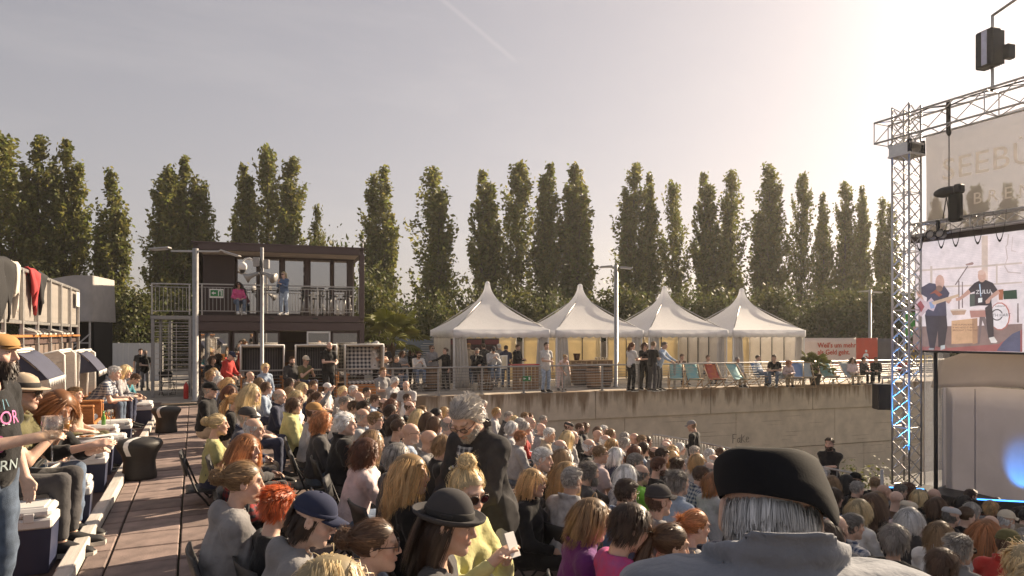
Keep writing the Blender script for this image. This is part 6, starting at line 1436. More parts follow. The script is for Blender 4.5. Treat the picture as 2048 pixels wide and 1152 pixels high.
STY = {  # length, top factor, lift, gravity, comb, wave amp, wave freq, keep-off, strands, width
    'short': dict(L=.036, lift=.75, g=.15, comb='fwd', wa=.002, wf=60, off=.007, n=2300, w=.0042, seg=4), 'shortf': dict(L=.075, lift=.8, g=.35, comb='down', wa=.006, wf=40, off=.016, n=2300, w=.0045, seg=5),
    'thick': dict(L=.058, lift=.95, g=.2, comb='back', wa=.006, wf=45, off=.013, n=2400, w=.0045, seg=5), 'buzz': dict(L=.012, lift=1.0, g=.0, comb='fwd', wa=0, wf=1, off=.002, n=2600, w=.0035, seg=2),
    'fringe': dict(L=.030, lift=.7, g=.3, comb='down', wa=.003, wf=50, off=.007, n=2200, w=.0042, seg=4, bald=.045), 'bob': dict(L=.19, lift=.7, g=.7, comb='down', wa=.006, wf=28, off=.020, n=2300, w=.0052, seg=8, bang=1),
    'long': dict(L=.34, lift=.5, g=.85, comb='down', wa=.006, wf=22, off=.014, n=2300, w=.0055, seg=10), 'wavy': dict(L=.33, lift=.8, g=.7, comb='down', wa=.020, wf=34, off=.026, n=2400, w=.0058, seg=13),
    'curly': dict(L=.15, lift=1.2, g=.35, comb='down', wa=.018, wf=75, off=.034, n=2600, w=.0060, seg=11), 'bun': dict(L=.15, lift=.25, g=.0, comb='bun', wa=.004, wf=30, off=.010, n=1900, w=.0050, seg=7), 'pony': dict(L=.15, lift=.25, g=.0, comb='bun', wa=.004, wf=30, off=.010, n=1900, w=.0050, seg=7),
    'caplonger': dict(L=.26, lift=.4, g=.9, comb='down', wa=.006, wf=26, off=.010, n=1900, w=.0050, seg=8, bald=.02), 'tousle': dict(L=.055, lift=1.0, g=.1, comb='back', wa=.006, wf=70, off=.012, n=2400, w=.0046, seg=6, clump=.75, locks=130), 'flat': dict(L=.050, lift=.25, g=.7, comb='down', wa=.002, wf=30, off=.007, n=2600, w=.0042, seg=5, hem=.034, fly=0, clump=.25), 'updo': dict(L=.14, lift=.3, g=.0, comb='top', wa=.006, wf=30, off=.014, n=1900, w=.0050, seg=7, bang=1), 'capsides': dict(L=.030, lift=.5, g=.5, comb='down', wa=.002, wf=40, off=.004, n=1800, w=.0042, seg=4, bald=.02), 'caplong': dict(L=.085, lift=.5, g=.8, comb='down', wa=.008, wf=30, off=.010, n=1900, w=.0050, seg=7, bald=.02)}
HAIRC = {}
def ribbons(PTS, w, Nrm, tint):
    """PTS: S+1 x N x 3"""
    S_, N = PTS.shape[0], PTS.shape[1]; T_ = np.gradient(PTS, axis=0); W_ = np.cross(T_, Nrm); W_ /= np.maximum(nrm(W_), 1e-9)[..., None]
    prof = np.interp(np.linspace(0, 1, S_), [0, .3, .75, 1], [.8, 1, .8, .25])[:, None, None] * w * .5
    A_ = PTS + W_ * prof; B_ = PTS - W_ * prof; V_ = np.stack([A_, B_], 2).transpose(1, 0, 2, 3).reshape(-1, 3); base = np.arange(N)[:, None] * (2 * S_); s = np.arange(S_ - 1)[None] * 2
    q = np.stack([base + s, base + s + 1, base + s + 3, base + s + 2], -1).reshape(-1, 4)
    return V_, q, np.repeat(tint, 2 * S_, axis=0)
def hair_mesh(style, seed=0, dens=1.0):
    key = (style, seed, dens); wsc = 1.5 if dens < .35 else 1.0 if dens <= .7 else .62
    if key in HAIRC: return HAIRC[key]
    st = STY[style]; rs = np.random.RandomState(100 + seed); n = int(st['n'] * dens); pts = []
    while len(pts) < n:
        d = rs.normal(size=(4 * n, 3)); d /= nrm(d)[:, None]; p = d * np.array([.0785, .100, .088]) + np.array([0, -.014, .036]); q_ = p[hairline(p, st)]; pts = (q_ if len(pts) == 0 else np.concatenate([pts, q_]))[:n]
    P = pts.copy(); nr = cgrad(P); sgn = np.sign(P[:, 0] + rs.normal(size=n) * .012 - .012); L_ = st['L'] * rs.uniform(.75, 1.12, n)
    topf = np.clip((P[:, 2] - .04) / .06, 0, 1)
    if style == 'short': L_ *= .55 + .75 * topf
    front = (P[:, 1] > .045) & (np.abs(P[:, 0]) < .06)
    if st.get('bang'): L_ = np.where(front, np.minimum(L_, .085), L_)
    bunp = np.array([0, -.125, .035]) if st['comb'] == 'bun' else np.array([0, -.035, .150]); S_ = st['seg']
    def comb(P):
        t = np.zeros((n, 3)); c = st['comb']
        if c == 'fwd': t = np.stack([sgn * .35, np.where(topf > .2, .9, -.25), np.where(topf > .2, -.1, -1.0)], 1)
        elif c == 'back': t = np.stack([sgn * .35, np.where(topf > .1, -.8, -.4), np.where(topf > .1, .1, -.9)], 1)
        elif c == 'down': t = np.stack([sgn * (.9 * topf + .05), np.where(front & bool(st.get('bang')), 1.0, -.30 + .1 * topf), -.9 + .3 * topf], 1)
        else: t = bunp - P; t = t / np.maximum(nrm(t), .02)[:, None]
        return t
    path = [P.copy()]; D = nr * st['lift'] + comb(P) * .5 + rs.normal(size=(n, 3)) * .18; D /= nrm(D)[:, None]; gx = np.sin(P @ rs.normal(size=(3, 3)) * 55 + 1.0); ph = gx[:, 0] * 3 + rs.uniform(0, .8, n); wdir = np.stack([gx[:, 1], gx[:, 2], gx[:, 0]], 1) + rs.normal(size=(n, 3)) * .35; Q = P.copy(); ll = np.zeros(n)
    offs = st['off'] * rs.uniform(.35, 1.15, n); fly = rs.uniform(size=n) < st.get('fly', .055); offs = np.where(fly, offs * 2.2, offs); D = D + np.where(fly[:, None], rs.normal(size=(n, 3)) * .35, 0)
    for k in range(S_):
        stp = (L_ / S_)[:, None]; c = comb(Q); D = D * .62 + c * (.42 if k < S_ * .6 else .2) + np.array([0, 0, -1.0]) * st['g'] * (.25 + .5 * k / S_) + rs.normal(size=(n, 3)) * .05; D /= np.maximum(nrm(D), 1e-6)[:, None]
        Q = Q + D * stp; sd = coll(Q); tgt = offs * min(1, (k + 1) / (S_ * .35)); m = sd < tgt; g = cgrad(Q); Q = np.where(m[:, None], Q + g * (tgt - sd)[:, None], Q); ll += stp[:, 0]
        if st['comb'] in ('bun', 'top'): near = nrm(Q - bunp) < .035; Q = np.where(near[:, None], bunp + (Q - bunp) * .9, Q)
        wv = wdir * (st['wa'] * (k + 1) / S_)[..., None] if np.ndim(st['wa']) else wdir * st['wa'] * (k + 1) / S_
        path.append(Q + wv * np.sin(ll * st['wf'] + ph)[:, None])
    PT = np.stack(path); m_ = st.get('locks', 90); cen = rs.choice(n, m_, replace=False); as_ = np.argmin(((P[:, None] - P[None, cen]) ** 2).sum(-1), 1); cf = (st.get('clump', .5) * np.linspace(0, 1, S_ + 1) ** .8)[:, None, None]
    PT = PT * (1 - cf) + (PT[:, cen][:, as_] + (P - P[cen][as_])[None] * .35) * cf; PT[:, fly] = np.stack(path)[:, fly]; path = list(PT)
    NR = np.stack([cgrad(p) for p in path]); tn = np.repeat((rs.uniform(.70, 1.28, m_)[as_] * rs.uniform(.82, 1.15, n))[:, None], 3, 1); parts = [ribbons(PT, st['w'] * wsc, NR, tn)]
    # scalp shell, its colour darkened to paint in shade between the strands
    nu, nv = 40, 26; ug = np.linspace(0, 2 * np.pi, nu, endpoint=False); vg = np.linspace(-np.pi / 2, np.pi / 2, nv); U_, V_ = np.meshgrid(ug, vg); e = .55 * st['off'] if style not in ('fringe', 'capsides', 'buzz', 'caplong', 'flat') else .0025
    dirs = np.stack([np.cos(V_) * np.cos(U_), np.cos(V_) * np.sin(U_), np.sin(V_)], -1).reshape(-1, 3); sp = dirs * np.array([.0785 + e, .100 + e, .088 + e]) + np.array([0, -.014, .036]); ok = hairline(sp, st); qd = []
    for j in range(nv - 1):
        for i in range(nu):
            f = [j * nu + i, j * nu + (i + 1) % nu, (j + 1) * nu + (i + 1) % nu, (j + 1) * nu + i]
            if ok[f].all(): qd.append(f)
    if qd: parts.append((sp, np.array(qd), np.full((len(sp), 3), .55)))
    if style in ('bun', 'updo'):
        m = 420; c = bunp + (np.array([0, -.02, 0]) if style == 'bun' else np.array([0, 0, .01])); rad = .042; t0 = rs.uniform(0, 6.28, m); ax = rs.normal(size=(m, 3)); ax /= nrm(ax)[:, None]; b1 = np.cross(ax, rs.normal(size=(m, 3))); b1 /= nrm(b1)[:, None]; b2 = np.cross(ax, b1)
        PT = np.stack([c + (b1 * np.cos(t0 + a)[:, None] + b2 * np.sin(t0 + a)[:, None]) * rad * (1 + .25 * np.sin(a * 2 + t0))[:, None] + rs.normal(size=(m, 3)) * .002 for a in np.linspace(0, 2.6, 8)]); NR = (PT - c); NR /= nrm(NR)[..., None]; parts.append(ribbons(PT, .006, NR, np.repeat(rs.uniform(.6, 1.3, m)[:, None], 3, 1)))
    if style == 'pony':
        m = 420; o = rs.normal(size=(m, 3)) * .012; PT = np.stack([bunp + o * (1 + 1.6 * t) + np.array([0, -.05 * math.sin(t * 2.2), -.24 * t + .02 * t]) + rs.normal(size=(m, 3)) * .002 for t in np.linspace(0, 1, 9)]); NR = np.stack([o / nrm(o)[:, None]] * 9); parts.append(ribbons(PT, .006, NR, np.repeat(rs.uniform(.6, 1.3, m)[:, None], 3, 1)))
    HAIRC[key] = npmesh('hair', parts, [m_hair]); return HAIRC[key]
BEARD = {}
def beard_mesh(L_, seed=0):
    L_ = .010 if L_ < .012 else .016 if L_ < .025 else .04
    if L_ in BEARD: return BEARD[L_]
    rs = np.random.RandomState(50 + seed); n = 1000; v, q, t = head('m', .0068); ok = (v[:, 2] < -.035) & (v[:, 2] > -.118) & (v[:, 1] > .0) & ~((np.abs(v[:, 2] + .0605) < .010) & (np.abs(v[:, 0]) < .024)) & (v[:, 2] < -.035 - .5 * np.maximum(0, .055 - np.abs(v[:, 0])) * (v[:, 2] > -.045))
    P = v[ok]; P = P[rs.randint(0, len(P), n)] + rs.normal(size=(n, 3)) * .002; D = cgrad(P) * .6 + np.array([0, .25, -1.0]) + rs.normal(size=(n, 3)) * .25; D /= nrm(D)[:, None]; S_ = 4; l = L_ * rs.uniform(.6, 1.1, n)
    PT = np.stack([P + D * (l * k / S_)[:, None] + np.array([0, 0, -.3]) * (l * (k / S_) ** 2)[:, None] for k in range(S_ + 1)]); NR = np.stack([cgrad(p) for p in PT]); BEARD[L_] = npmesh('beard', [ribbons(PT, .0045, NR, np.repeat(rs.uniform(.6, 1.3, n)[:, None], 3, 1))], [m_hair]); return BEARD[L_]
# ---- headwear and glasses (head space)
HATC = {}
m_hat = mat('hat_cloth', (.1, .1, .1), .9, 0, .12, 8, .08, 300, spec=.2, objcol=True)
def hat_mesh(kind):
    if kind in HATC: return HATC[kind]
    b = MB()
    def dome(rx_, ry_, rz, c, z0=-.05, pinch=0, sag=None, n=28, m=12):
        def fn(i, j):
            a = 2 * math.pi * i; ph = math.pi / 2 * (1 - (1 - j)) ; r_ = math.cos(ph) ** .85; z = rz * math.sin(ph) ** 1.0; x, y = rx_ * r_ * math.cos(a), ry_ * r_ * math.sin(a); s_ = 1 + .006 * math.cos(6 * a) * (1 - j)
            if pinch: z -= pinch * math.exp(-(x / .03) ** 2) * (1 if j > .5 else 0) * (.6 + .4 * (y > 0))
            return Vector((c[0] + x * s_, c[1] + y * s_, c[2] + z))
        b.grid(fn, n, m, True, True)
    if kind == 'cap':
        dome(.091, .112, .095, (0, -.010, .044))
        b.lathe([(.093, .040), (.095, .044), (.093, .060)], 28, (0, -.010, 0), 1, 1.21)
        b.sheet(lambda i, j: Vector(((i - .5) * .156 * (1 - .22 * j * j), .082 + .088 * j * (1 - 1.1 * (i - .5) ** 2) - .06 * (2 * (i - .5)) ** 2 * .7, .052 - .018 * j - .10 * (i - .5) ** 2)), 13, 6, .005); b.ell((0, -.01, .140), (.009, .009, .005), 8, 5)
    elif kind == 'flat':
        def fn(i, j):
            a = 2 * math.pi * i; r_ = math.cos(math.pi / 2 * j) ** .6; y = .118 * r_ * math.sin(a); return Vector((.098 * r_ * math.cos(a), -.004 + y, .052 + .062 * math.sin(math.pi / 2 * j) - .12 * max(0, y) * .5 + .01 * (y < -.05)))
        b.grid(fn, 28, 10, True, True); b.sheet(lambda i, j: Vector(((i - .5) * .135 * (1 - .25 * j), .088 + .042 * j * (1 - (i - .5) ** 2) - .05 * (2 * (i - .5)) ** 2 * .6, .050 - .012 * j - .06 * (i - .5) ** 2)), 11, 4, .006)
    elif kind == 'bowler':
        dome(.092, .110, .118, (0, -.012, .040)); b.mi = 0
        b.lathe([(.090, .036), (.125, .030), (.142, .042), (.146, .056), (.140, .056), (.124, .040), (.090, .046)], 32, (0, -.012, 0), 1, 1.12)
        b.mi = 1; b.lathe([(.0935, .044), (.0945, .048), (.0925, .072), (.091, .074)], 32, (0, -.012, 0), 1, 1.19); b.box((.098, -.012, .058), (.012, .05, .022), .003)
    elif kind == 'straw':
        dome(.092, .112, .118, (0, -.010, .040), pinch=.022)
        b.lathe([(.090, .036), (.120, .040), (.152, .034), (.156, .038), (.120, .046), (.090, .046)], 32, (0, -.008, 0), 1, 1.13)
        b.mi = 1; b.lathe([(.094, .044), (.0955, .048), (.092, .080), (.090, .082)], 32, (0, -.010, 0), 1, 1.20)
    elif kind == 'beret':
        def fn(i, j):
            a = 2 * math.pi * i; ring = [(.090, .036), (.096, .046), (.102, .060), (.105, .080), (.105, .098), (.098, .118), (.080, .136), (.042, .144), (.0, .146)]
            q = j * 8; k = int(min(q, 7)); f = q - k; r_ = ring[k][0] + (ring[k + 1][0] - ring[k][0]) * f; z = ring[k][1] + (ring[k + 1][1] - ring[k][1]) * f; w_ = min(1, max(0, (r_ - .088) / .016)); dr = math.cos(a - R(-10))
            x = r_ * math.cos(a) * (1 + .05 * w_ * math.sin(3 * a)) + .004 * w_ * (1 + 2.5 * max(0, dr)); y = r_ * 1.25 * math.sin(a) - .010 + .010 * w_; z += .33 * y - .062 * w_ * max(0, dr) ** 1.6 + .012 * w_ * math.sin(2 * a + 1.2) + (.008 * math.sin(5 * a) * w_ if j < .8 else 0) - .006 * math.exp(-((x + .02) / .035) ** 2) * (j > .5) * min(1, (j - .5) * 4)
            return Vector((x, y, z))
        b.grid(fn, 48, 26, True, True); b.mi = 1; b.lathe([(.0, .060), (.0, .061)], 6)
    me = b.mesh('hat'); me.materials.append(m_hat); me.materials.append(mat('hat_band', (.02, .018, .018), .8)); HATC[kind] = me; return me
def glasses_mesh(kind):
    if kind in HATC: return HATC[kind]
    b = MB(); big = kind == 'sun'
    for s in (-1, 1):
        cx_ = s * .0335; rx_, rz = (.027, .022) if big else (.024, .0175); ring = [(cx_ + rx_ * math.cos(2 * math.pi * k / 16), .108 - .30 * abs(cx_ + rx_ * math.cos(2 * math.pi * k / 16)) ** 1.4, .006 + rz * math.sin(2 * math.pi * k / 16)) for k in range(16)]
        b.mi = 0; b.tube(ring, .0022 if not big else .0030, 5, closed=True); b.tube([(s * .058, .100, .012), (s * .078, .07, .014), (s * .0815, .0, .012), (s * .079, -.03, -.006)], .0022 if not big else .003, 5)
        b.mi = 1; c = Vector((cx_, .110 - .30 * abs(cx_) ** 1.4, .006)); vs = [Vector(p) for p in ring] + [c]; b.add(vs, [[k, (k + 1) % 16, 16] for k in range(16)])
    b.mi = 0; b.tube([(-.010, .106, .010), (0, .109, .013), (.010, .106, .010)], .002, 5); me = b.mesh('eyeglasses'); me.materials.append(mat('spectacle_frame', (.04, .03, .028), .35)); me.materials.append(mat('dark_lens', (.03, .014, .008), .08, 0, .05) if big else glassmat('clear_lens', (.95, .95, .95), .08)); HATC[kind] = me; return me
SHOEP = SHOE
HC = dict(white=(.66, .62, .57), grey=(.34, .32, .30), dgrey=(.15, .14, .13), lblond=(.58, .45, .27), blond=(.46, .31, .15), dblond=(.26, .17, .09), brown=(.11, .062, .036), dbrown=(.045, .026, .017), black=(.016, .013, .012), auburn=(.13, .052, .027), ginger=(.36, .165, .07), red=(.46, .11, .028), pepper=(.22, .20, .185))
CC = dict(slate=(.21, .225, .26), black=(.009, .009, .0105), charcoal=(.052, .050, .053), grey=(.24, .235, .24), lgrey=(.42, .42, .43), white=(.68, .67, .66), navy=(.03, .036, .07), blue=(.10, .16, .28), lblue=(.34, .42, .54), denim=(.12, .16, .23), red=(.42, .035, .03), brown=(.10, .06, .04), beige=(.40, .33, .25), olive=(.12, .11, .05), green=(.16, .42, .04), yellow=(.46, .44, .20), pink=(.55, .08, .22), rose=(.62, .50, .50), purple=(.12, .02, .16), lilac=(.38, .20, .42), tan=(.38, .22, .09), teal=(.05, .22, .27), orange=(.50, .14, .05), cream=(.6, .53, .42))
MPAT = {'plaid': stripemat('blue_white_plaid', (.55, .55, .56), (.05, .08, .16), 22, 0, .85, .5, axis2=2), 'darkplaid': stripemat('dark_plaid', (.5, .49, .47), (.04, .04, .05), 26, 0, .85, .62, axis2=2), 'stripe': stripemat('navy_white_stripe', (.62, .61, .6), (.02, .025, .05), 34, 2, .85, .55), 'redplaid': stripemat('red_plaid', (.30, .03, .03), (.03, .03, .04), 18, 0, .85, .5, axis2=2), 'tiedye': mat('magenta_tiedye', (.55, .03, .14), .85, 0, 0, 9, .2, 200, col2=(.28, .10, .30)), 'floral': mat('floral_print', (.5, .48, .47), .85, 0, 0, 26, .2, 200, col2=(.10, .10, .14)), 'strand': None}
PEOPLE = []
def person(label, loc, face, pose='sit_lap', sex='m', hd=None, hair='short', hc='brown', top='grey', style='tee', sleeve='short', pat=None, bottom='navy', bk='long', hat=None, hatc='black', gl=None, beard=None, beardc=None, turn=0, tilt=0, roll=0, scale=1.0, skin=None, res=.0068, seed=0, hdens=.6, shoec='black', wide=1.0, fit=.012, z_head=None, group='audience seated on the steps', tres=.0145, belt=False):
    """face: world heading in degrees (0 = +X, 90 = +Y)"""
    hd = hd or sex; rs = random.Random(hash(label) % 99991 if False else sum(ord(c) * (i + 1) for i, c in enumerate(label)))
    me, Rm, hcn, J = skin_mesh(pose, sex, hd, turn, tilt, res, .55, roll)
    o = bpy.data.objects.new('person', me); COL.objects.link(o); o.location = loc; o.rotation_euler = (0, 0, R(face - 90)); o.scale = (scale * wide, scale * wide, scale)
    tag(o, label, 'person', group); sk = skin or rs.choice([(.60, .40, .31), (.64, .44, .35), (.56, .37, .28), (.62, .41, .32), (.53, .34, .255)]); o.color = (*sk, 1)
    HM = Matrix.Translation(hcn) @ Matrix([[*Rm[0], 0], [*Rm[1], 0], [*Rm[2], 0], [0, 0, 0, 1]])
    def child(nm, me, col=None, M_=None, mt=None):
        c = bpy.data.objects.new(nm, me); COL.objects.link(c); c.parent = o
        if M_ is not None: c.matrix_local = M_
        if col is not None: c.color = (*col, 1)
        if mt is not None: c.material_slots[0].link = 'OBJECT'; c.material_slots[0].material = mt
        return c
    nm = {'tee': 't_shirt', 'shirt': 'shirt', 'knit': 'sweater', 'jacket': 'jacket', 'hoodie': 'hooded_jacket', 'vest': 'vest', 'puffer': 'quilted_jacket'}[style]
    mt = MPAT[pat] if pat in MPAT else (m_denim if pat == 'denim' else None); _j = lambda c, f: tuple(q * f for q in c); jit = lambda c: _j(c, rs.uniform(.82, 1.18))
    child(nm, top_mesh(pose, sex, style, sleeve, fit, tres), jit(CC[top]), None, mt)
    child('trousers' if bk == 'long' else 'shorts', bottom_mesh(pose, sex, bk), jit(CC[bottom]), None, m_denim if bottom in ('denim', 'lblue') else None)
    for k in 'RL':
        a = J['ank' + k]; c = child('shoe', SHOE, CC[shoec]); c.location = (a[0], a[1] + .03, 0); c.rotation_euler = (0, 0, R(-6 if k == 'R' else 6)); c.scale = (1.08, 1.08, 1.08)
    if hair and hair != 'none': child('hair', hair_mesh(hair, seed % 2 if hdens > .3 else 0, hdens), jit(tuple(min(.8, q * 1.45) for q in HC[hc])), HM)
    if beard: child('beard', beard_mesh(beard), jit(HC[beardc or hc]), HM)
    if hat: child({'cap': 'baseball_cap', 'flat': 'flat_cap', 'bowler': 'bowler_hat', 'straw': 'straw_hat', 'beret': 'beret'}[hat], hat_mesh(hat), CC[hatc], HM)
    if gl: child('sunglasses' if gl == 'sun' else 'eyeglasses', glasses_mesh(gl), None, HM if gl != 'up' else HM)
    PEOPLE.append((o, HM)); return o, HM, J
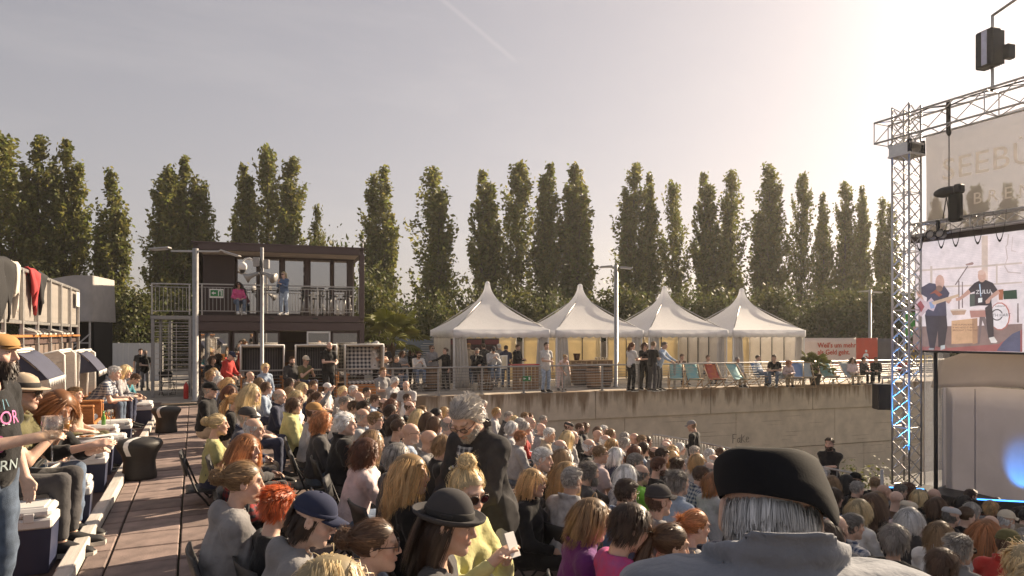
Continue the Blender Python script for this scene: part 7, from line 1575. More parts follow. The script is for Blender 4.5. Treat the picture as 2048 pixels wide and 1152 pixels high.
# ---------------------------------------------------------------- the seated audience, one line each:
# u v sex hair haircolour topcolour style sleeve [options] | label
CROWD = '''
414 750 w shortf dblond charcoal jacket long | dark blond spectator at the far end of the front row by the lamp post
428 746 w bob blond beige knit long | blond spectator at the far end of the front row beside the lamp post
432 762 w shortf white white shirt long | white-haired woman in white near the lamp post
447 768 w bob blond charcoal knit long | blond woman in dark top near the far end of the front row
419 780 m capsides grey black jacket long hat=cap hatc=black | man in black baseball cap and black jacket beside the lamp post
438 790 w shortf white navy jacket long | white-haired woman in front of the man in the black cap
447 806 m capsides dbrown navy jacket long hat=cap hatc=charcoal tilt=20 | man in dark cap leaning forward in the front row
450 836 w bob auburn black knit long | auburn-haired woman in black in the front row
480 834 m capsides grey navy jacket long hat=cap hatc=charcoal | man in grey cap behind the balding old man
436 872 w bun lblond yellow tee short scale=.86 | small blond girl in yellow by the aisle
462 862 w pony blond black knit long | blond woman with tied hair behind the balding old man
488 856 m fringe white charcoal jacket long hd=o | balding old man with long white side hair
500 752 m none grey grey tee short hd=o | bald man below the left end of the terrace railing
498 768 w long lblond white tee short | long-haired blond woman at the far end of the second row
512 770 w bob dblond black knit long gl=eye | dark blond woman with glasses at the far end of the second row
532 776 w shortf brown lblue knit long gl=eye | short-haired woman with glasses and light blue top
556 790 m fringe grey navy shirt long hd=o | balding grey man behind the yellow vest woman
573 788 w bob dblond navy jacket long | dark blond woman in navy behind the yellow vest woman
592 795 w shortf lblond white shirt short | fair short-haired woman left of the tan cap man
586 812 w shortf brown yellow puffer long gl=eye | woman with short brown hair in yellow quilted vest
615 788 m short brown navy tee short gl=eye | brown-haired man with glasses in navy above the tan cap
574 764 w bob dbrown black knit long | dark-haired woman below the middle of the left railing
590 772 m short dblond charcoal jacket long | fair man below the middle of the left railing
604 776 w bob lblond beige knit long | pale blond woman below the middle of the left railing
620 771 m short brown grey shirt long | brown-haired man below the railing left of the white cap
626 824 m capsides brown lgrey knit long hat=cap hatc=tan pose=sit_arm_right | man in tan cap with his arm round the curly woman
643 844 w curly ginger charcoal jacket long gl=sun | woman with curly reddish hair and sunglasses
690 848 m thick white black vest short hd=o turn=-20 | white-haired man in black vest beside the curly woman
636 796 w pony brown grey knit long pose=sit_raise | brown-haired woman raising her arm
654 776 m capsides brown white shirt short hat=cap hatc=white | man in white cap below the left railing
679 805 m short pepper white shirt long | greying man in white shirt behind the white-haired man
680 782 w shortf lblond lgrey knit long | fair short-haired woman right of the white cap man
697 780 m short white grey shirt long hd=o | white-haired man below the left railing
711 794 m none grey rose shirt short hd=o | bald pink-faced man right of the white shirt man
727 783 m short dbrown black tee short | dark-haired man left of the standing grey shirt man
742 800 m short brown lblue shirt long gl=eye | brown-haired man with glasses in light blue shirt left of the standing group
700 816 m short brown charcoal jacket long | brown-haired man seen from behind above the white-haired man
721 816 m short dbrown navy shirt short gl=eye | dark-haired man with glasses behind the grey-shirted bald man
733 838 m fringe grey lgrey shirt short hd=o | balding grey man in pale shirt right of the white-haired man
751 842 m short dblond lblue shirt long gl=eye | dark blond man with glasses in light blue shirt
706 900 w curly auburn rose knit long pose=sit_phone | curly auburn-haired woman in pale pink top
731 886 w long dblond white knit long | dark blond young woman beside the curly auburn woman
769 786 m none brown grey shirt short hd=o | bald man directly below the standing grey shirt man
760 808 m fringe brown navy shirt short | balding brown-haired man left of the dark sunglasses woman
767 820 w shortf dbrown black knit long gl=sun | dark short-haired woman with sunglasses
786 814 w curly auburn beige knit long | auburn curly woman right of the dark sunglasses woman
792 796 w shortf brown grey knit long | brown-haired woman below the standing pair
810 796 m short brown white shirt long | brown-haired man below the bowed bald man
818 814 m fringe brown black tee short | balding man in black left of the long-haired blond woman
826 832 w long lblond cream knit long | woman with long straight pale blond hair
843 824 m short dblond black jacket long gl=eye | fair man with glasses in black jacket
862 828 w shortf black navy knit long | dark-haired woman left of the light headscarf
880 824 w bob blond lblue knit long | blond woman left of the standing denim jacket man
779 848 w curly dbrown grey knit long | dark curly woman left of the shaved man
789 854 m buzz brown black tee short | shaved-headed man in black tee shirt
810 862 m none grey lblue hoodie long gl=eye hd=o | bald man with glasses and pale blue hood
847 882 m none grey grey shirt short gl=eye hd=o | bald man with glasses in grey shirt left of the denim jacket man
864 890 w shortf dblond black knit long | woman with short streaked hair in black cardigan
857 842 w bob brown grey knit long | brown-haired woman left of the plaid shirt man
868 850 w bob brown charcoal knit long gl=eye | brown-haired woman with glasses left of the plaid shirt man
893 850 m fringe grey lblue shirt short pat=plaid gl=eye hd=o | balding man with glasses in blue and white plaid shirt
908 884 w shortf lblond lilac knit long pose=sit_phone | woman in lilac sleeves just left of the denim jacket man
793 916 w shortf grey charcoal knit long | woman with grey layered hair and dark top
966 808 w curly grey grey knit long | grey curly-haired spectator behind the denim jacket man shoulder
986 824 w shortf blond lgrey knit long | fair spectator right behind the denim jacket man
1009 832 m short grey charcoal jacket long | grey-haired man right of the denim jacket man at the back
1022 842 w shortf lblond rose shirt long | fair woman right of the denim jacket man at the back
1022 857 w shortf white lgrey shirt long | white-haired woman beside the denim jacket man shoulder
1038 848 m short white lblue shirt long hd=o | white-haired man in pale blue at the back of the middle block
1042 833 m short dblond grey jacket long | fair man in the last row of the middle block
1058 834 m short brown navy jacket long | brown-haired man in the last row of the middle block
1079 839 m short grey lblue shirt long pat=plaid | grey-haired man in checked shirt in the last row
1052 844 m none grey rose shirt short hd=o | bald man in the last row of the middle block
1048 856 w shortf grey red knit long gl=eye | grey-haired woman with glasses and red top
1081 858 m none grey grey jacket long hd=o | bald man in grey near the concrete wall
1088 868 m short white beige jacket long hd=o | white-haired man in beige jacket
1039 876 m short ginger lgrey jacket long | ginger-haired man right of the denim jacket man
1066 916 m short white grey jacket long hd=o turn=-20 | white-haired man in grey jacket looking right
1118 896 m fringe white charcoal jacket long gl=eye hd=o | balding white-haired man with glasses in dark jacket
1125 874 w long lblond white knit long | blond woman behind the balding man with glasses
1144 874 m fringe grey lgrey shirt long hd=o | balding grey man right of the blond woman
1133 853 m capsides brown black jacket long hat=flat hatc=charcoal | man in dark flat cap near the concrete wall
1154 855 m short brown charcoal jacket long beard=.014 | bearded brown-haired man near the concrete wall
1169 855 w curly brown charcoal jacket long | brown curly-haired woman near the concrete wall
1176 893 m fringe white black jacket long gl=eye hd=o | white-haired man with glasses in black jacket
1186 870 m none brown grey shirt short hd=o | bald man left of the grey-haired pair by the wall
1199 859 m short white lgrey shirt long hd=o | white-haired man by the concrete wall
1208 867 w shortf brown olive knit long | brown-haired woman by the concrete wall
1224 870 w shortf dblond beige knit long | fair grey woman by the concrete wall
1240 875 w shortf grey lilac knit long | grey-haired woman in lilac by the concrete wall
1255 876 m short dblond grey jacket long | fair man left of the bald man by the barrier
1269 877 m none grey navy shirt short gl=eye hd=o | bald man with glasses left of the barrier
1290 882 w shortf dbrown charcoal knit long gl=eye | dark-haired woman with glasses left of the barrier
1201 882 m fringe white rose shirt long hd=o | balding white-haired man in the middle block
1222 891 w shortf blond grey knit long | blond short-haired woman in the middle block
1240 887 w shortf grey lblue knit long gl=eye | grey-haired woman with glasses in the middle block
1198 908 m buzz dblond rose shirt short gl=eye | cropped fair man with glasses in the middle block
1231 912 w bob white navy jacket long | woman with smooth silver bob
1260 905 w long auburn black knit long | woman with long dark red hair
1285 899 w shortf dbrown lblue knit long gl=sun | short dark-haired woman with sunglasses and pale blue top
1122 918 w long dblond grey knit long | long-haired woman right of the white-haired grey jacket man
1118 948 w long blond lblue shirt long | long blond woman with hair grip
1186 952 m thick pepper charcoal knit long beard=.03 | curly grey-haired bearded man in dark top
1215 944 w bob white white shirt short pat=floral | white-haired woman with colourful printed top
1256 944 m fringe dgrey green jacket long gl=eye | balding dark man with glasses and bright green jacket
1267 928 m short pepper grey shirt long | greying man behind the bright green jacket
1251 988 m short dbrown blue shirt short gl=eye beard=.012 | dark-haired bearded man with glasses in blue shirt
1314 932 m short auburn black tee short beard=.008 | young auburn-haired man in black tee shirt
1321 911 m short dbrown charcoal jacket long gl=eye | dark-haired man with glasses behind the auburn young man
1355 932 m thick brown white shirt long | man with combed back brown hair
1387 950 m short brown lblue shirt short pat=plaid | brown-haired man in checked shirt left of the beret
1409 941 m fringe grey black jacket long gl=eye hd=o | balding grey man with glasses left of the beret
1387 921 w bob blond lgrey knit long | blond bob woman left of the beret
1425 923 m fringe white grey jacket long gl=eye hd=o | balding white-haired man just left of the beret
1414 909 w shortf white lgrey knit long | white-haired woman behind the barrier man
1432 905 w shortf brown red knit long | brown-haired spectator in red behind the beret
1379 903 m short grey lgrey shirt long | grey-haired man in front of the man in the grey cap
1344 905 w curly blond beige knit long | curly blond woman left of the man in the grey cap
1348 917 w bob blond cream knit long | blond woman behind the combed back man
1335 889 m none grey grey shirt short hd=o | bald man below the barrier
1322 894 m fringe grey charcoal jacket long hd=o | balding man below the left barrier end
1351 896 w shortf white lblue knit long | white-haired woman below the barrier
1300 905 m fringe brown grey jacket long | balding brown man right of the sunglasses woman
1427 966 w bob ginger lgrey jacket long | ginger bob woman in pale grey beside the beret
1632 950 w shortf white grey knit long | white-haired woman right behind the beret
1650 951 m short grey black jacket long gl=eye | grey-haired man with glasses below the security man
1661 968 w wavy dblond beige knit long | wavy dark blond woman below the security man
1683 962 w long black black knit long gl=eye | black-haired woman right of the security man
1706 977 m short grey black jacket long hd=o | grey-haired man in black right of the striped woman
1731 965 m capsides black black tee short hat=cap hatc=black | man in black cap left of the tower foot
1748 968 m short dblond black jacket long turn=40 | fair man turning round left of the tower foot
1679 1000 w shortf dbrown white tee three pat=stripe gl=eye | dark-haired woman in navy and white striped top
1720 1000 w long brown black knit long | woman with long brown hair behind the blond bob
1741 1027 w bob lblond white shirt long | blond bob woman in white shirt right of the beret
1795 1035 w bob white charcoal jacket long | white-haired woman beside the pale flat cap
1765 984 m none grey black tee short hd=o | bald man in black below the tower
1784 980 m short dgrey grey jacket long gl=eye | dark grey man with glasses below the tower
1805 986 w bob lblond black knit long | blond woman in black below the tower foot
1829 1008 m none brown brown tee short gl=sun | bald tanned man with sunglasses
1817 1022 m capsides grey rose shirt short hat=flat hatc=cream gl=eye | man in pale flat cap
1836 984 w curly auburn charcoal knit long | auburn curly woman right of the tower foot
1902 999 m none grey charcoal jacket long hd=o | bald man before the stage tent
1923 1005 w long black black knit long | black-haired woman before the stage tent
1943 1008 w shortf blond grey knit long | short blond woman before the stage tent
1947 994 m short dbrown charcoal jacket long | dark-haired man before the stage tent
1888 1024 w bun brown black knit long | brown-haired woman left of the grey flat cap
1904 1034 m capsides dgrey black jacket long hat=flat hatc=lgrey | man in light grey flat cap
1949 1024 w shortf grey lgrey knit long | grey-haired woman behind the bald man with glasses
1941 1043 m fringe white black shirt long gl=eye hd=o | balding man with glasses and white collar in black
1990 1010 w long auburn black knit long | long auburn-haired woman near the right edge
2015 1022 w curly dbrown black knit long | dark curly woman near the right edge
2001 1037 m capsides white black jacket long hat=cap hatc=cream beard=.02 | white-bearded man in beige cap
2038 1010 m none brown black tee short | bald man at the right picture edge
2042 1035 m buzz black beige shirt short | cropped black-haired man at the right edge
1730 1077 m none grey grey hoodie long hd=o | bald man in grey hood right of the beret
1796 1083 w shortf pepper black knit long | woman with layered grey-brown hair in black
1864 1067 w bob dblond white shirt short | light brown bob woman in white
1843 1124 w shortf brown navy jacket long gl=eye tilt=8 | woman with brown greying hair and glasses at the bottom right
1914 1101 m thick grey grey shirt short gl=sun | grey-haired man with dark glasses at the bottom right
2008 1089 m capsides brown red shirt short hat=cap hatc=olive gl=eye | man in dark cap and red polo shirt
2038 1075 w shortf grey charcoal knit long | grey-haired woman at the right edge behind the red polo
2042 1122 w curly lblond beige knit long | woman with blond curls in the bottom right corner
1997 1146 w shortf lblond grey knit long | fair head at the bottom edge below the red polo
1653 1078 w bob dbrown black knit long turn=-20 | woman with bare cheek showing under the beret
1775 1008 w bob dblond navy jacket long | dark blond woman behind the white-haired bob
1858 1010 w bob brown black jacket long | brown-haired woman right of the tanned bald man
1968 1062 w long ginger white tee short | long ginger-haired woman in white behind the red polo
1700 1052 m short dgrey navy shirt short pat=plaid | man in dark checked shirt right of the beret
'''
def solve(u, v, s=1.0):
    best = None
    for k in range(NROW):
        z = rowz(k) + 1.185 * s
        if v <= HV + 5: continue
        p = gz(u, v, z); e = abs(p.x - rowx(k))
        if best is None or e < best[0]: best = (e, k, p)
    e, k, p = best
    tx = min(max(p.x, rowx(k) - .12), rowx(k) + .12) ; f = tx / p.x if abs(p.x) > .3 else 1.0
    q = Vector((p.x * f, p.y * f, 0)); d = q.dot(FW); zn = H - (v - HV) / F * d; sc = (zn - rowz(k)) / 1.185
    return k, q, min(max(sc, .94), 1.07)
ROWS = []
def lod(d): return dict(hdens=.6, res=.0076, tres=.0150) if d < 7.5 else dict(hdens=.6, res=.0112, tres=.020) if d < 12 else dict(hdens=.25, res=.0125, tres=.021)
for i, line in enumerate(CROWD.strip().split('\n')):
    a, lab = line.split('|'); t = a.split(); u, v = float(t[0]), float(t[1]); opt = dict(x.split('=') for x in t[8:])
    k, q, sc = solve(u, v, float(opt.get('scale', 1)))
    ROWS.append([k, q, sc * 1.0, t[2:8], opt, lab.strip(), u, v, i])
HOLD = []      # (row, y, half width) kept free for the hand-placed people
for it in range(60):
    for k in range(NROW):
        L_ = sorted([r for r in ROWS if r[0] == k], key=lambda r: r[1].y)
        for a, c in zip(L_, L_[1:]):
            g = .47 - (c[1].y - a[1].y)
            if g > 0: a[1].y -= g / 2; c[1].y += g / 2
CHAIRS = []
for k, q, sc, t, opt, lab, u, v, i in ROWS:
    sex, hair, hc, top, style, sleeve = t; rs = random.Random(i * 13 + 5); d = q.dot(FW)
    pose = opt.get('pose', rs.choice(['sit_lap', 'sit_lap2'])); near = d < 7.5
    turn = float(opt.get('turn', rs.choice([-14, 6]) if d < 9 else -6)); tilt = float(opt.get('tilt', 3))
    face = math.degrees(math.atan2(5 - q.y, 19 - q.x)) * .8 + rs.uniform(-11, 9); bot = rs.choice(['navy', 'denim', 'black', 'charcoal', 'beige'])
    loc = Vector((q.x - .05, q.y, rowz(k)))
    person(lab, loc, face, pose, sex, opt.get('hd'), hair, hc, top, style, sleeve, opt.get('pat'), bot, 'long', opt.get('hat'), opt.get('hatc', 'black'), opt.get('gl'), float(opt['beard']) if 'beard' in opt else None, None, turn, tilt, 0, sc, seed=i, **lod(d))
    if d < 9.5: CHAIRS.append((lab, loc + Vector((-.06, 0, 0)), R(face - 90)))
# ---------------------------------------------------------------- hand-placed people in front
def seat(k, u, v, s=1.0):
    z = rowz(k) + 1.185 * s; p = gz(u, v, z); return p
def near(label, u, v, d, face, zf, lift=0, **kw):
    p = gp(u, v, d); o = person(label, (p.x, p.y, zf), face, res=kw.pop('res', .0060), hdens=kw.pop('hdens', .75), tres=kw.pop('tres', .0138), **kw)
    ob, HM, J = o; hw = Matrix.Rotation(R(face - 90), 3, 'Z') @ (Vector(HM.translation) * ob.scale[0]); sz = (p.z - zf) / HM.translation.z
    sz = min(max(sz, .9), 1.12); ob.scale = (sz, sz, sz); hw = Matrix.Rotation(R(face - 90), 3, 'Z') @ (Vector(HM.translation) * sz)
    ob.location = (p.x - hw.x, p.y - hw.y, zf); return o
z0 = rowz(0)
def chair_for(lab, o): CHAIRS.append((lab, Vector(o[0].location) + Vector((.10, 0, 0)), o[0].rotation_euler.z))
N = []
def nadd(lab, *a, **k): o = near(lab, *a, **k); chair_for(lab, o); N.append(o); return o
nadd('woman with strawberry blond fringe and red checked jacket by the aisle', 493, 898, 5.6, -8, z0, sex='w', hair='long', hc='ginger', top='red', style='jacket', sleeve='long', pat='redplaid', turn=-24, bottom='black')
nadd('woman with messy brown bun and grey-blue striped hoodie by the aisle', 488, 966, 4.1, 4, z0, sex='w', hair='bun', hc='dblond', top='grey', style='hoodie', sleeve='long', turn=0, tilt=2, pose='sit_lap2')
nadd('person with bright orange-red short hair in black tee shirt', 560, 1014, 3.9, 12, z0, sex='w', hair='thick', hc='red', top='black', style='tee', sleeve='short', turn=12, tilt=6)
nadd('man in dark navy cap and grey hooded sweatshirt in the foreground', 628, 1040, 3.4, -4, z0, sex='m', hair='caplong', hc='dbrown', top='grey', style='hoodie', sleeve='long', hat='cap', hatc='navy', turn=-14, tilt=14, pose='sit_phone')
nadd('woman with brown bun and sunglasses in pale blouse in the foreground', 752, 1092, 3.1, -4, z0, sex='w', hair='bun', hc='brown', top='lblue', style='shirt', sleeve='long', gl='sun', turn=-8, tilt=2)
nadd('fair head with light streaks at the bottom edge below the grey sweatshirt', 668, 1196, 2.2, 0, z0, sex='w', hair='shortf', hc='lblond', top='beige', style='knit', sleeve='long')
nadd('woman with long wavy blond hair in black cardigan', 822, 950, 4.7, -8, rowz(1), sex='w', hair='wavy', hc='blond', top='black', style='knit', sleeve='long', turn=-20)
nadd('woman with dark grey bowler hat in the foreground', 900, 1050, 3.3, -28, rowz(1), sex='w', hair='caplonger', hc='dbrown', top='charcoal', style='tee', sleeve='short', hat='bowler', hatc='charcoal', turn=0, tilt=8)
nadd('blond woman with updo and large sunglasses in yellow cardigan', 936, 968, 4.0, -62, rowz(1), sex='w', hair='updo', hc='lblond', top='yellow', style='knit', sleeve='long', gl='sun', turn=-15, tilt=4, pose='sit_phone', bottom='lblue')
nadd('blond bob woman with glasses in black reaching to her neighbour', 1066, 966, 6.2, -46, rowz(3), sex='w', hair='bob', hc='blond', top='black', style='jacket', sleeve='long', gl='eye', pose='sit_arm_left', bottom='black')
nadd('grey-haired man in pale grey denim jacket seen from behind', 1144, 962, 6.2, 22, rowz(3), sex='m', hair='short', hc='grey', top='lgrey', style='jacket', sleeve='long', pat='denim', hd='o', turn=0)
nadd('woman with light brown bob and purple shawl', 1185, 1040, 4.3, -16, rowz(2), sex='w', hair='bob', hc='dblond', top='purple', style='jacket', sleeve='long', gl='eye', tilt=12)
nadd('dark-haired woman in magenta tie-dye top', 1264, 1056, 3.9, -12, rowz(2), sex='w', hair='shortf', hc='dbrown', top='pink', style='knit', sleeve='long', pat='tiedye', gl='eye', tilt=14)
nadd('man in dark grey baseball cap and grey hooded jacket', 1318, 1002, 5.8, 2, rowz(4), sex='m', hair='capsides', hc='brown', top='grey', style='hoodie', sleeve='long', hat='cap', hatc='charcoal', turn=-5)
nadd('grey curly-haired man with pushed up sunglasses in light blue shirt', 1358, 966, 6.8, 2, rowz(4), sex='m', hair='thick', hc='pepper', top='lblue', style='shirt', sleeve='long', hd='o')
nadd('woman with ginger hair in a ponytail left of the beret', 1392, 1054, 5.2, -8, rowz(4), sex='w', hair='pony', hc='ginger', top='grey', style='knit', sleeve='long', tilt=6)
nadd('brown-haired woman with a white hair clip and sunglasses on her head', 1342, 1092, 3.9, -10, rowz(2), sex='w', hair='pony', hc='brown', top='charcoal', style='hoodie', sleeve='long', tilt=10)
nadd('blurred fair head at the bottom edge below the beret man', 1392, 1200, 2.5, 0, rowz(1), sex='w', hair='shortf', hc='blond', top='beige', style='knit', sleeve='long')
# the two standing men
den = near('tall man in black denim jacket and plaid shirt standing with bowed head', 932, 838, 4.5, 205, rowz(1), sex='m', pose='stand_bow', hair='tousle', hc='grey', top='charcoal', style='jacket', pat='denim', sleeve='long', hd='m', gl='eye', tilt=34, turn=14, bottom='lgrey', group='people standing among the audience', fit=.006, beard=.006)
ber = near('man in black beret and grey padded jacket in the right foreground', 1538, 1046, 1.2, 60, .42, sex='m', pose='stand_stoop', hair='flat', hc='white', top='slate', style='puffer', sleeve='long', hd='o', tilt=34, roll=5, turn=-8, bottom='navy', group='people standing among the audience', res=.0048, hdens=1.6, tres=.0075, hat='beret', hatc='black', fit=.022)
# plaid front and badges of the denim jacket man
ob, HM, J = den; q = MB()
def tf(x, y, z): return Vector(J['pel']) + Matrix(J['M'].tolist()) @ Vector((x, y, z))
q.sheet(lambda i, j: tf(-.058 + .116 * i, float(np.interp(-.16 + .62 * j, [-.16, 0, .15, .3, .42, .46], [.182, .188, .190, .172, .135, .11])) - .06 * abs(i - .5) ** 2, -.16 + .62 * j), 6, 14, .008); pf = q.build('plaid_shirt', MPAT['darkplaid'], ob)
for x, z, c in ((.105, .33, 'yellow'), (.12, .32, 'white'), (.09, .335, 'lgrey')):
    q = MB(); p = tf(x, .150, z); q.ell(p, (.010, .006, .010), 8, 5); q.build('badge', mat('badge_' + c, CC[c], .4), ob)
# ---------------------------------------------------------------- standing and walking around the audience
G = 'people standing around the audience'
def stand_at(lab, u, vh, d, face, zf=None, **kw):
    kw.setdefault('group', G); p = gp(u, vh, d); o = near(lab, u, vh, d, face, (p.z - 1.62 if zf is None else zf), **lod(d), **kw); return o
stand_at('man in grey cap and black sweater standing by the barrier', 1383, 852, 16.2, 120, None, pose='stand_fist', hair='capsides', hc='dblond', top='black', style='knit', sleeve='long', hat='cap', hatc='grey', tilt=14, bottom='red', bk='long')
stand_at('bearded security man in black with crossed arms before the wall', 1659, 888, 15.0, 200, -2.0, pose='stand_cross', hair='short', hc='dbrown', top='black', style='shirt', sleeve='short', beard=.014, bottom='black')
stand_at('tall man in grey shirt standing left of the railing corner', 766, 744, 18.5, -70, None, pose='stand_hold', hair='short', hc='dblond', top='grey', style='shirt', sleeve='short', bottom='black')
stand_at('short-haired woman with glasses and grey cardigan beside the tall man', 790, 764, 18.0, -60, None, sex='w', pose='stand_hold', hair='shortf', hc='white', top='lgrey', style='knit', sleeve='long', tilt=22, gl='eye')
stand_at('bald man in white shirt bowing beside the railing corner', 812, 772, 17.5, -120, None, pose='stand_bow', hair='none', top='lgrey', style='shirt', sleeve='short', hd='o', tilt=18, beard=.01, beardc='white')
stand_at('blond woman with glasses in pale blue blouse standing before the railing', 531, 736, 18.6, -65, None, sex='w', pose='stand', hair='shortf', hc='lblond', top='lblue', style='shirt', sleeve='long', gl='eye')
stand_at('man in navy and red jacket and dark cap walking by the bar', 463, 712, 20.5, -35, None, pose='stand_bow', hair='capsides', hc='grey', top='red', style='jacket', sleeve='long', hat='cap', hatc='navy', tilt=20, bottom='grey')
# container building and bar front
stand_at('bald bearded waiter in black shirt standing before the bar', 659, 674, 22.8, -80, 0, pose='stand_hold', hair='none', hc='brown', top='black', style='shirt', sleeve='short', beard=.012, beardc='brown', tilt=22, bottom='black')
stand_at('fair bearded man in dark tee shirt seated before the bar', 584, 722, 22.4, -70, .03, pose='sit_lap', hair='short', hc='brown', top='charcoal', style='jacket', sleeve='long', beard=.014)
stand_at('man in beige cap and sunglasses clapping before the bar', 612, 720, 22.4, -60, .03, pose='sit_phone', hair='capsides', hc='brown', top='olive', style='tee', sleeve='short', hat='cap', hatc='cream', gl='sun')
stand_at('woman in pink pullover sitting on the balcony', 477, 577, 24.4, -80, Z1 + .27, sex='w', pose='sit_lap', hair='long', hc='dbrown', top='pink', style='knit', sleeve='long', gl='sun', bottom='denim', shoec='white')
stand_at('blond woman in grey-blue pullover holding a phone on the balcony', 567, 555, 24.7, -130, Z1 + .27, sex='w', pose='stand_phone', hair='pony', hc='lblond', top='blue', style='knit', sleeve='long', gl='sun', bottom='lblue', shoec='white')
stand_at('woman with dark hair behind the menu by the glass front', 426, 712, 23.2, -60, .0, sex='w', pose='sit_lap', hair='bob', hc='brown', top='black', style='knit', sleeve='short')
# terrace
TG = 'visitors on the terrace'
for row in '''
753 690 w 25.0 -20 stand_hold shortf white white shirt short black | white-haired woman in white blouse by the checked basket
770 694 m 26.6 -90 stand_hold capsides brown charcoal tee short denim hat=cap hatc=brown gl=sun | man in brown cap and sunglasses behind the white-haired woman
771 719 m 25.4 -60 sit_lap none grey grey shirt short navy hd=o | bald seated man behind the railing left of the menu board
793 718 m 25.6 -60 sit_lap short grey charcoal jacket long denim gl=eye | grey-haired seated man with glasses before the menu board
806 712 w 26.2 -70 stand_hold long brown lgrey tee short black gl=sun pat=stripe | brown-haired woman with sunglasses and striped top
826 703 w 27.0 -80 stand_hold long auburn black knit long black gl=sun | auburn-haired woman in black with sunglasses
838 709 m 26.0 -90 sit_phone short brown white tee long denim gl=sun beard=.01 | man in white pullover and sunglasses sitting behind the railing
864 697 m 26.6 -80 stand_pocket thick brown grey jacket long denim gl=sun | man in grey blazer and sunglasses before the menu board
890 702 w 26.4 -150 stand_point bun brown black shirt long black | waitress in black pointing left of the first tent
937 692 m 28.4 80 stand fringe dblond beige shirt short denim hat=flat hatc=tan | man with backpack and tan hat seen from behind in the first tent
954 703 m 25.9 -95 sit_chin short grey black jacket long black beard=.012 | grey-bearded man in black sitting before the first tent
967 693 m 28.8 90 stand short dbrown charcoal jacket long denim | dark-haired man from behind at the fridges
987 700 m 26.1 -95 sit_phone capsides grey lgrey jacket long denim hat=cap hatc=charcoal gl=sun | man in dark cap and pale jacket looking at his phone
998 694 m 28.4 80 stand short white grey shirt short denim | white-haired man at the fridges
1012 697 m 28.0 60 stand_bow short dbrown navy shirt short denim | dark-haired man bending at the fridges
1036 695 m 28.2 -60 stand_hold short brown black jacket long black | man with black jacket over his arm in the first tent
1093 692 m 25.6 -85 stand_fist short dbrown white shirt short lblue | stout man in white shirt and pale jeans at the railing
1131 716 w 26.0 -95 stand_bent bun blond rose tee none rose | blond woman in pale pink dress bending forward
1265 692 w 26.2 10 stand_hold pony auburn white tee short black | red-haired woman in white tee shirt at the railing
1290 692 w 26.8 -100 stand_hold bob brown black tee short black gl=eye | woman in black behind the man in black tee shirt
1307 690 m 26.2 10 stand_hold short dblond black tee short charcoal | man in black tee shirt talking at the railing
1329 691 m 26.4 -60 stand_rail short pepper lblue shirt long charcoal | man in light blue shirt leaning on the railing
1364 714 m 29.0 -100 sit_chin short brown brown tee short navy | tanned man sitting under the third tent
1416 716 m 29.5 -90 sit_lap short brown grey tee short navy | man sitting right of the third tent pole
1475 720 w 28.4 -100 sit_lap shortf grey lgrey shirt long beige | grey-haired woman in the turquoise deckchair
1516 716 m 29.0 -60 sit_lap buzz dbrown lblue shirt long denim | man in pale blue shirt under the fourth tent
1548 716 m 28.2 -150 sit_fwd short dbrown black tee short denim | man in black tee shirt bending forward behind the railing
1578 726 w 28.2 -120 sit_fwd curly ginger rose knit long beige | ginger-haired woman behind the railing under the fourth tent
1705 728 w 29.5 -120 sit_lap long brown rose knit long beige | woman in pink print dress in a deckchair under the red banner
1728 728 w 30.2 -100 sit_lap shortf dbrown charcoal knit long black | dark-haired woman left of the black clad deckchair man
1752 724 m 30.2 -140 sit_lap2 short black black jacket long black | man in black in a deckchair left of the tower
1806 728 w 30.6 -120 sit_lap shortf brown red knit long black | person in red seen through the truss tower
'''.strip().split('\n'):
    a, lab = row.split('|'); t = a.split(); opt = dict(x.split('=') for x in t[12:])
    u, v, sex, d, face, pose, hair, hc, top, style, sleeve, bot = t[:12]
    zf = 0.0
    if pose.startswith('sit'): zf = max(0.0, gp(float(u), float(v), float(d)).z - 1.19)
    stand_at(lab.strip(), float(u), float(v), float(d), float(face), zf, sex=sex, pose=pose, hair=hair, hc=hc, top=top, style=style, sleeve=sleeve, bottom=bot, hat=opt.get('hat'), hatc=opt.get('hatc', 'black'), gl=opt.get('gl'), pat=opt.get('pat'), hd=opt.get('hd'), beard=float(opt['beard']) if 'beard' in opt else None, group=TG, tilt={'sit_phone': 18, 'stand_bow': 10, 'sit_chin': 6, 'stand_hold': 8}.get(pose, 0))
    ps = PEOPLE[-1][0]
    if pose.startswith('sit') and zf > .18: stool('bar stool under the ' + ' '.join(lab.split()[:9]), (ps.location.x, ps.location.y, zf - .33 if zf > .33 else 0), 0)
    elif pose.startswith('sit') and float(u) < 1000: CHAIRS.append((lab.strip(), Vector(ps.location), ps.rotation_euler.z))
for lab, u, d in (('man with the beige cap', 612, 22.4), ('man in the dark jacket', 584, 22.4)):
    pass
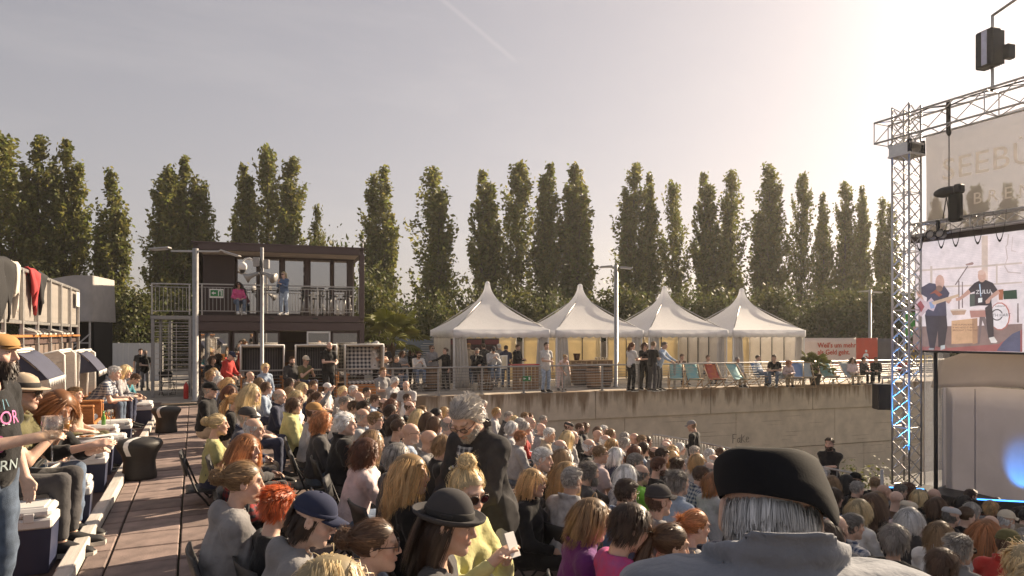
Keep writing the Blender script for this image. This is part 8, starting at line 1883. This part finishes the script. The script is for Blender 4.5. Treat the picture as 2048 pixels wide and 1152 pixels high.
# ---------------------------------------------------------------- people on the left
LG = 'people around the beach baskets'
bm = near('bearded man with cap and printed dark tee shirt standing at the left edge', -8, 706, 3.9, -18, zA(5), sex='m', pose='stand_glass', hair='capsides', hc='dbrown', top='black', style='tee', sleeve='short', beard=.045, beardc='dbrown', hat='flat', hatc='tan', bottom='denim', group=LG, tilt=2)
ob, HM, J = bm; prn = Matrix(J['M'].tolist())
def wrap_print(ob, J, sex, txt, size, z, th0, m, bulk=.014, name='shirt_print'):
    """lettering laid round the torso at height z, centred on angle th0 (degrees from the front, + to the wearer's right)"""
    me = text_mesh(txt, size, name, .0); n = len(me.vertices); co = np.empty(n * 3, np.float32); me.vertices.foreach_get('co', co); co = co.reshape(-1, 3)
    a = (co[:, 0] - co[:, 0].max() / 2) / .155; th = R(th0) - a; dr = np.stack([np.sin(th), np.cos(th), np.zeros(n)], 1); lo_, hi_ = np.zeros(n), np.full(n, .35); Mi = J['M']
    for _ in range(22):
        md = (lo_ + hi_) / 2; P = J['pel'] + (np.stack([dr[:, 0] * md, dr[:, 1] * md, z + co[:, 1]], 1)) @ Mi.T; d, _q = torso_sdf(P, J, sex, bulk + .006); ins = d < 0; lo_ = np.where(ins, md, lo_); hi_ = np.where(ins, hi_, md)
    P = J['pel'] + (np.stack([dr[:, 0] * lo_, dr[:, 1] * lo_, z + co[:, 1]], 1)) @ Mi.T; me.vertices.foreach_set('co', P.astype(np.float32).ravel()); me.update(); return obj(name, me, m, ob)
pk_ = mat('print_pink', (.60, .16, .38), .7)
wrap_print(ob, J, 'm', 'ERROR', .105, .265, 48, pk_); wrap_print(ob, J, 'm', 'WARN', .085, .01, 48, mat('print_pale', (.38, .46, .48), .7)); wrap_print(ob, J, 'm', '- - - - -', .06, .25, 48, mat('print_pale', (.38, .46, .48), .7)); wrap_print(ob, J, 'm', '/ | | | | \\', .06, .36, 48, mat('print_blue', (.12, .30, .40), .7)); wrap_print(ob, J, 'm', 'o', .22, .11, 50, pk_)
hm = near('man in straw hat and sunglasses holding a beer at the left', 46, 786, 5.5, -8, zA(6.6), sex='m', pose='sit_phone', hair='capsides', hc='dgrey', top='olive', style='shirt', sleeve='short', hat='straw', hatc='beige', gl='sun', bottom='charcoal', group=LG)
cw = near('woman with long curly reddish blond hair leaning forward in black', 118, 806, 5.9, -22, zA(7) - .02, sex='w', pose='sit_reach', hair='wavy', hc='ginger', top='black', style='knit', sleeve='three', bottom='denim', group=LG, tilt=16, turn=-25)
op = near('person in orange trousers sitting beside the straw hat man', 60, 815, 6.4, -8, zA(7), sex='m', pose='sit_fwd', hair='short', hc='grey', top='charcoal', style='shirt', sleeve='short', bottom='orange', group=LG)
sp_ = person('person with grey trousers and sneakers at the lower left edge', (-1.72, 5.15, zA(5) + .02), -4, 'sit_lap', 'm', None, 'short', 'brown', 'charcoal', 'tee', 'short', None, 'charcoal', shoec='grey', group=LG)
for lab, u, v, d, f, kw in (('man with white hair and checked shirt sitting on the baskets', 229, 728, 13.6, -5, dict(hair='short', hc='white', top='lblue', style='shirt', sleeve='short', pat='plaid', bottom='denim', pose='sit_fwd', hd='o')),
                            ('blond bob woman in the left basket row', 251, 738, 14.6, -10, dict(sex='w', hair='bob', hc='lblond', top='beige', style='knit', sleeve='long', pose='sit_fwd', pat='floral')),
                            ('bowed man with glasses and teal top at the far left coolers', 270, 758, 15.2, -12, dict(hair='short', hc='brown', top='teal', style='tee', sleeve='short', pose='sit_fwd', gl='eye', tilt=25)),
                            ('brown-haired woman half hidden behind the blond bob woman', 238, 748, 16.0, -10, dict(sex='w', hair='shortf', hc='brown', top='rose', style='knit', sleeve='long', pose='sit_lap')),
                            ('person in khaki trousers sitting left of the wooden basket sides', 150, 792, 9.4, -5, dict(hair='short', hc='dblond', top='beige', style='shirt', sleeve='short', bottom='olive', pose='sit_lap'))):
    p = gp(u, v, d); o = near(lab, u, v, d, f, zA(p.y) - .02, res=.0080, hdens=.6, group=LG, **kw)
o = near('grey-bearded man in black shirt standing before the pale fence', 290, 706, 26.5, -75, 0, pose='stand_fist', hair='short', hc='grey', top='black', style='shirt', sleeve='short', gl='eye', beard=.012, bottom='grey', group=G, **lod(25))
o = near('second man behind the grey-bearded man at the pale fence', 281, 703, 27.8, -75, 0, pose='stand', hair='short', hc='dbrown', top='charcoal', style='shirt', sleeve='short', bottom='navy', group=G, **lod(25))
# coats over the aisle chair backs
for k, (y, c, lab) in enumerate(((10.6, 'rose', 'pink and grey scarf hanging over a chair back by the aisle'), (8.4, 'beige', 'beige quilted jacket hanging over a chair back by the aisle'), (5.6, 'charcoal', 'dark grey jacket hanging over the nearest chair back by the aisle'))):
    b = MB(); b.sheet(lambda i, j: Vector((.30 + .035 * math.sin(9 * i + k) * j - .05 * j + (.06 if j < .12 else 0), y + (i - .5) * (.42 - .08 * j), .95 - .62 * j + .02 * math.sin(12 * i))), 14, 14, .025); o = b.build('hanging_jacket', m_cloth); o.color = (*CC[c], 1); tag(o, lab, 'jacket', 'clothes over the aisle chairs')
# held things
def hand_pos(o, k='R', f=.09):
    ob, HM, J = o; w = J['wr' + k]; e = J['el' + k]; dv = (w - e) / nrm(w - e); p = Vector(w + dv * f) * ob.scale[0]; return Vector(ob.location) + Matrix.Rotation(ob.rotation_euler.z, 3, 'Z') @ p
p = hand_pos(bm, 'R'); wineglass('large wine glass held by the bearded man', p + Vector((0, -.03, -.16)), 1.35)
p = hand_pos(hm, 'R'); r_ = thing('beer_cup', 'clear cup of beer held by the straw hat man', 'cup', p + Vector((.02, -.02, -.04)))
b = MB(); b.lathe([(.028, 0), (.038, .12), (.036, .12), (.027, .006)], 14); b.build('cup', gl_, r_); b = MB(); b.lathe([(.0, .004), (.027, .004), (.034, .09), (0, .09)], 14); b.build('beer', m_beer, r_)
for o, k, lab in ((N[8], 'R', 'pale printed programme card held by the woman in yellow'), (N[3], 'R', 'phone held by the man in the grey sweatshirt')):
    p = hand_pos(o, k, .13); b = MB(); b.box((0, 0, 0), (.075, .004 if 'card' in lab else .009, .14), .002, Matrix.Rotation(R(-25), 3, 'X')); tag(b.build('card' if 'card' in lab else 'phone', m_white if 'card' in lab else m_black, None, p, R(20)), lab, 'card' if 'card' in lab else 'phone')
# chairs under the nearer audience
first = True
for lab, loc, rz in CHAIRS:
    short = ' '.join(lab.split()[:11]); copy_tree(CH, None, 'black folding chair under the ' + short, loc, rz)
# ---------------------------------------------------------------- haze volume added to brighten the far trees, standing in for lens glare
b = MB(); b.box((0, 0, 12.2), (400, 400, 35.6)); hz_ = b.build('haze', None); tag(hz_, kind='stuff')
hm_ = bpy.data.materials.new('haze'); hm_.use_nodes = True; hn = hm_.node_tree; hn.nodes.remove(hn.nodes['Principled BSDF'])
pv = hn.nodes.new('ShaderNodeVolumePrincipled'); pv.inputs['Color'].default_value = (.92, .90, .88, 1); pv.inputs['Density'].default_value = .0006; pv.inputs['Anisotropy'].default_value = .45
hn.links.new(pv.outputs[0], hn.nodes['Material Output'].inputs['Volume']); hz_.data.materials.append(hm_)
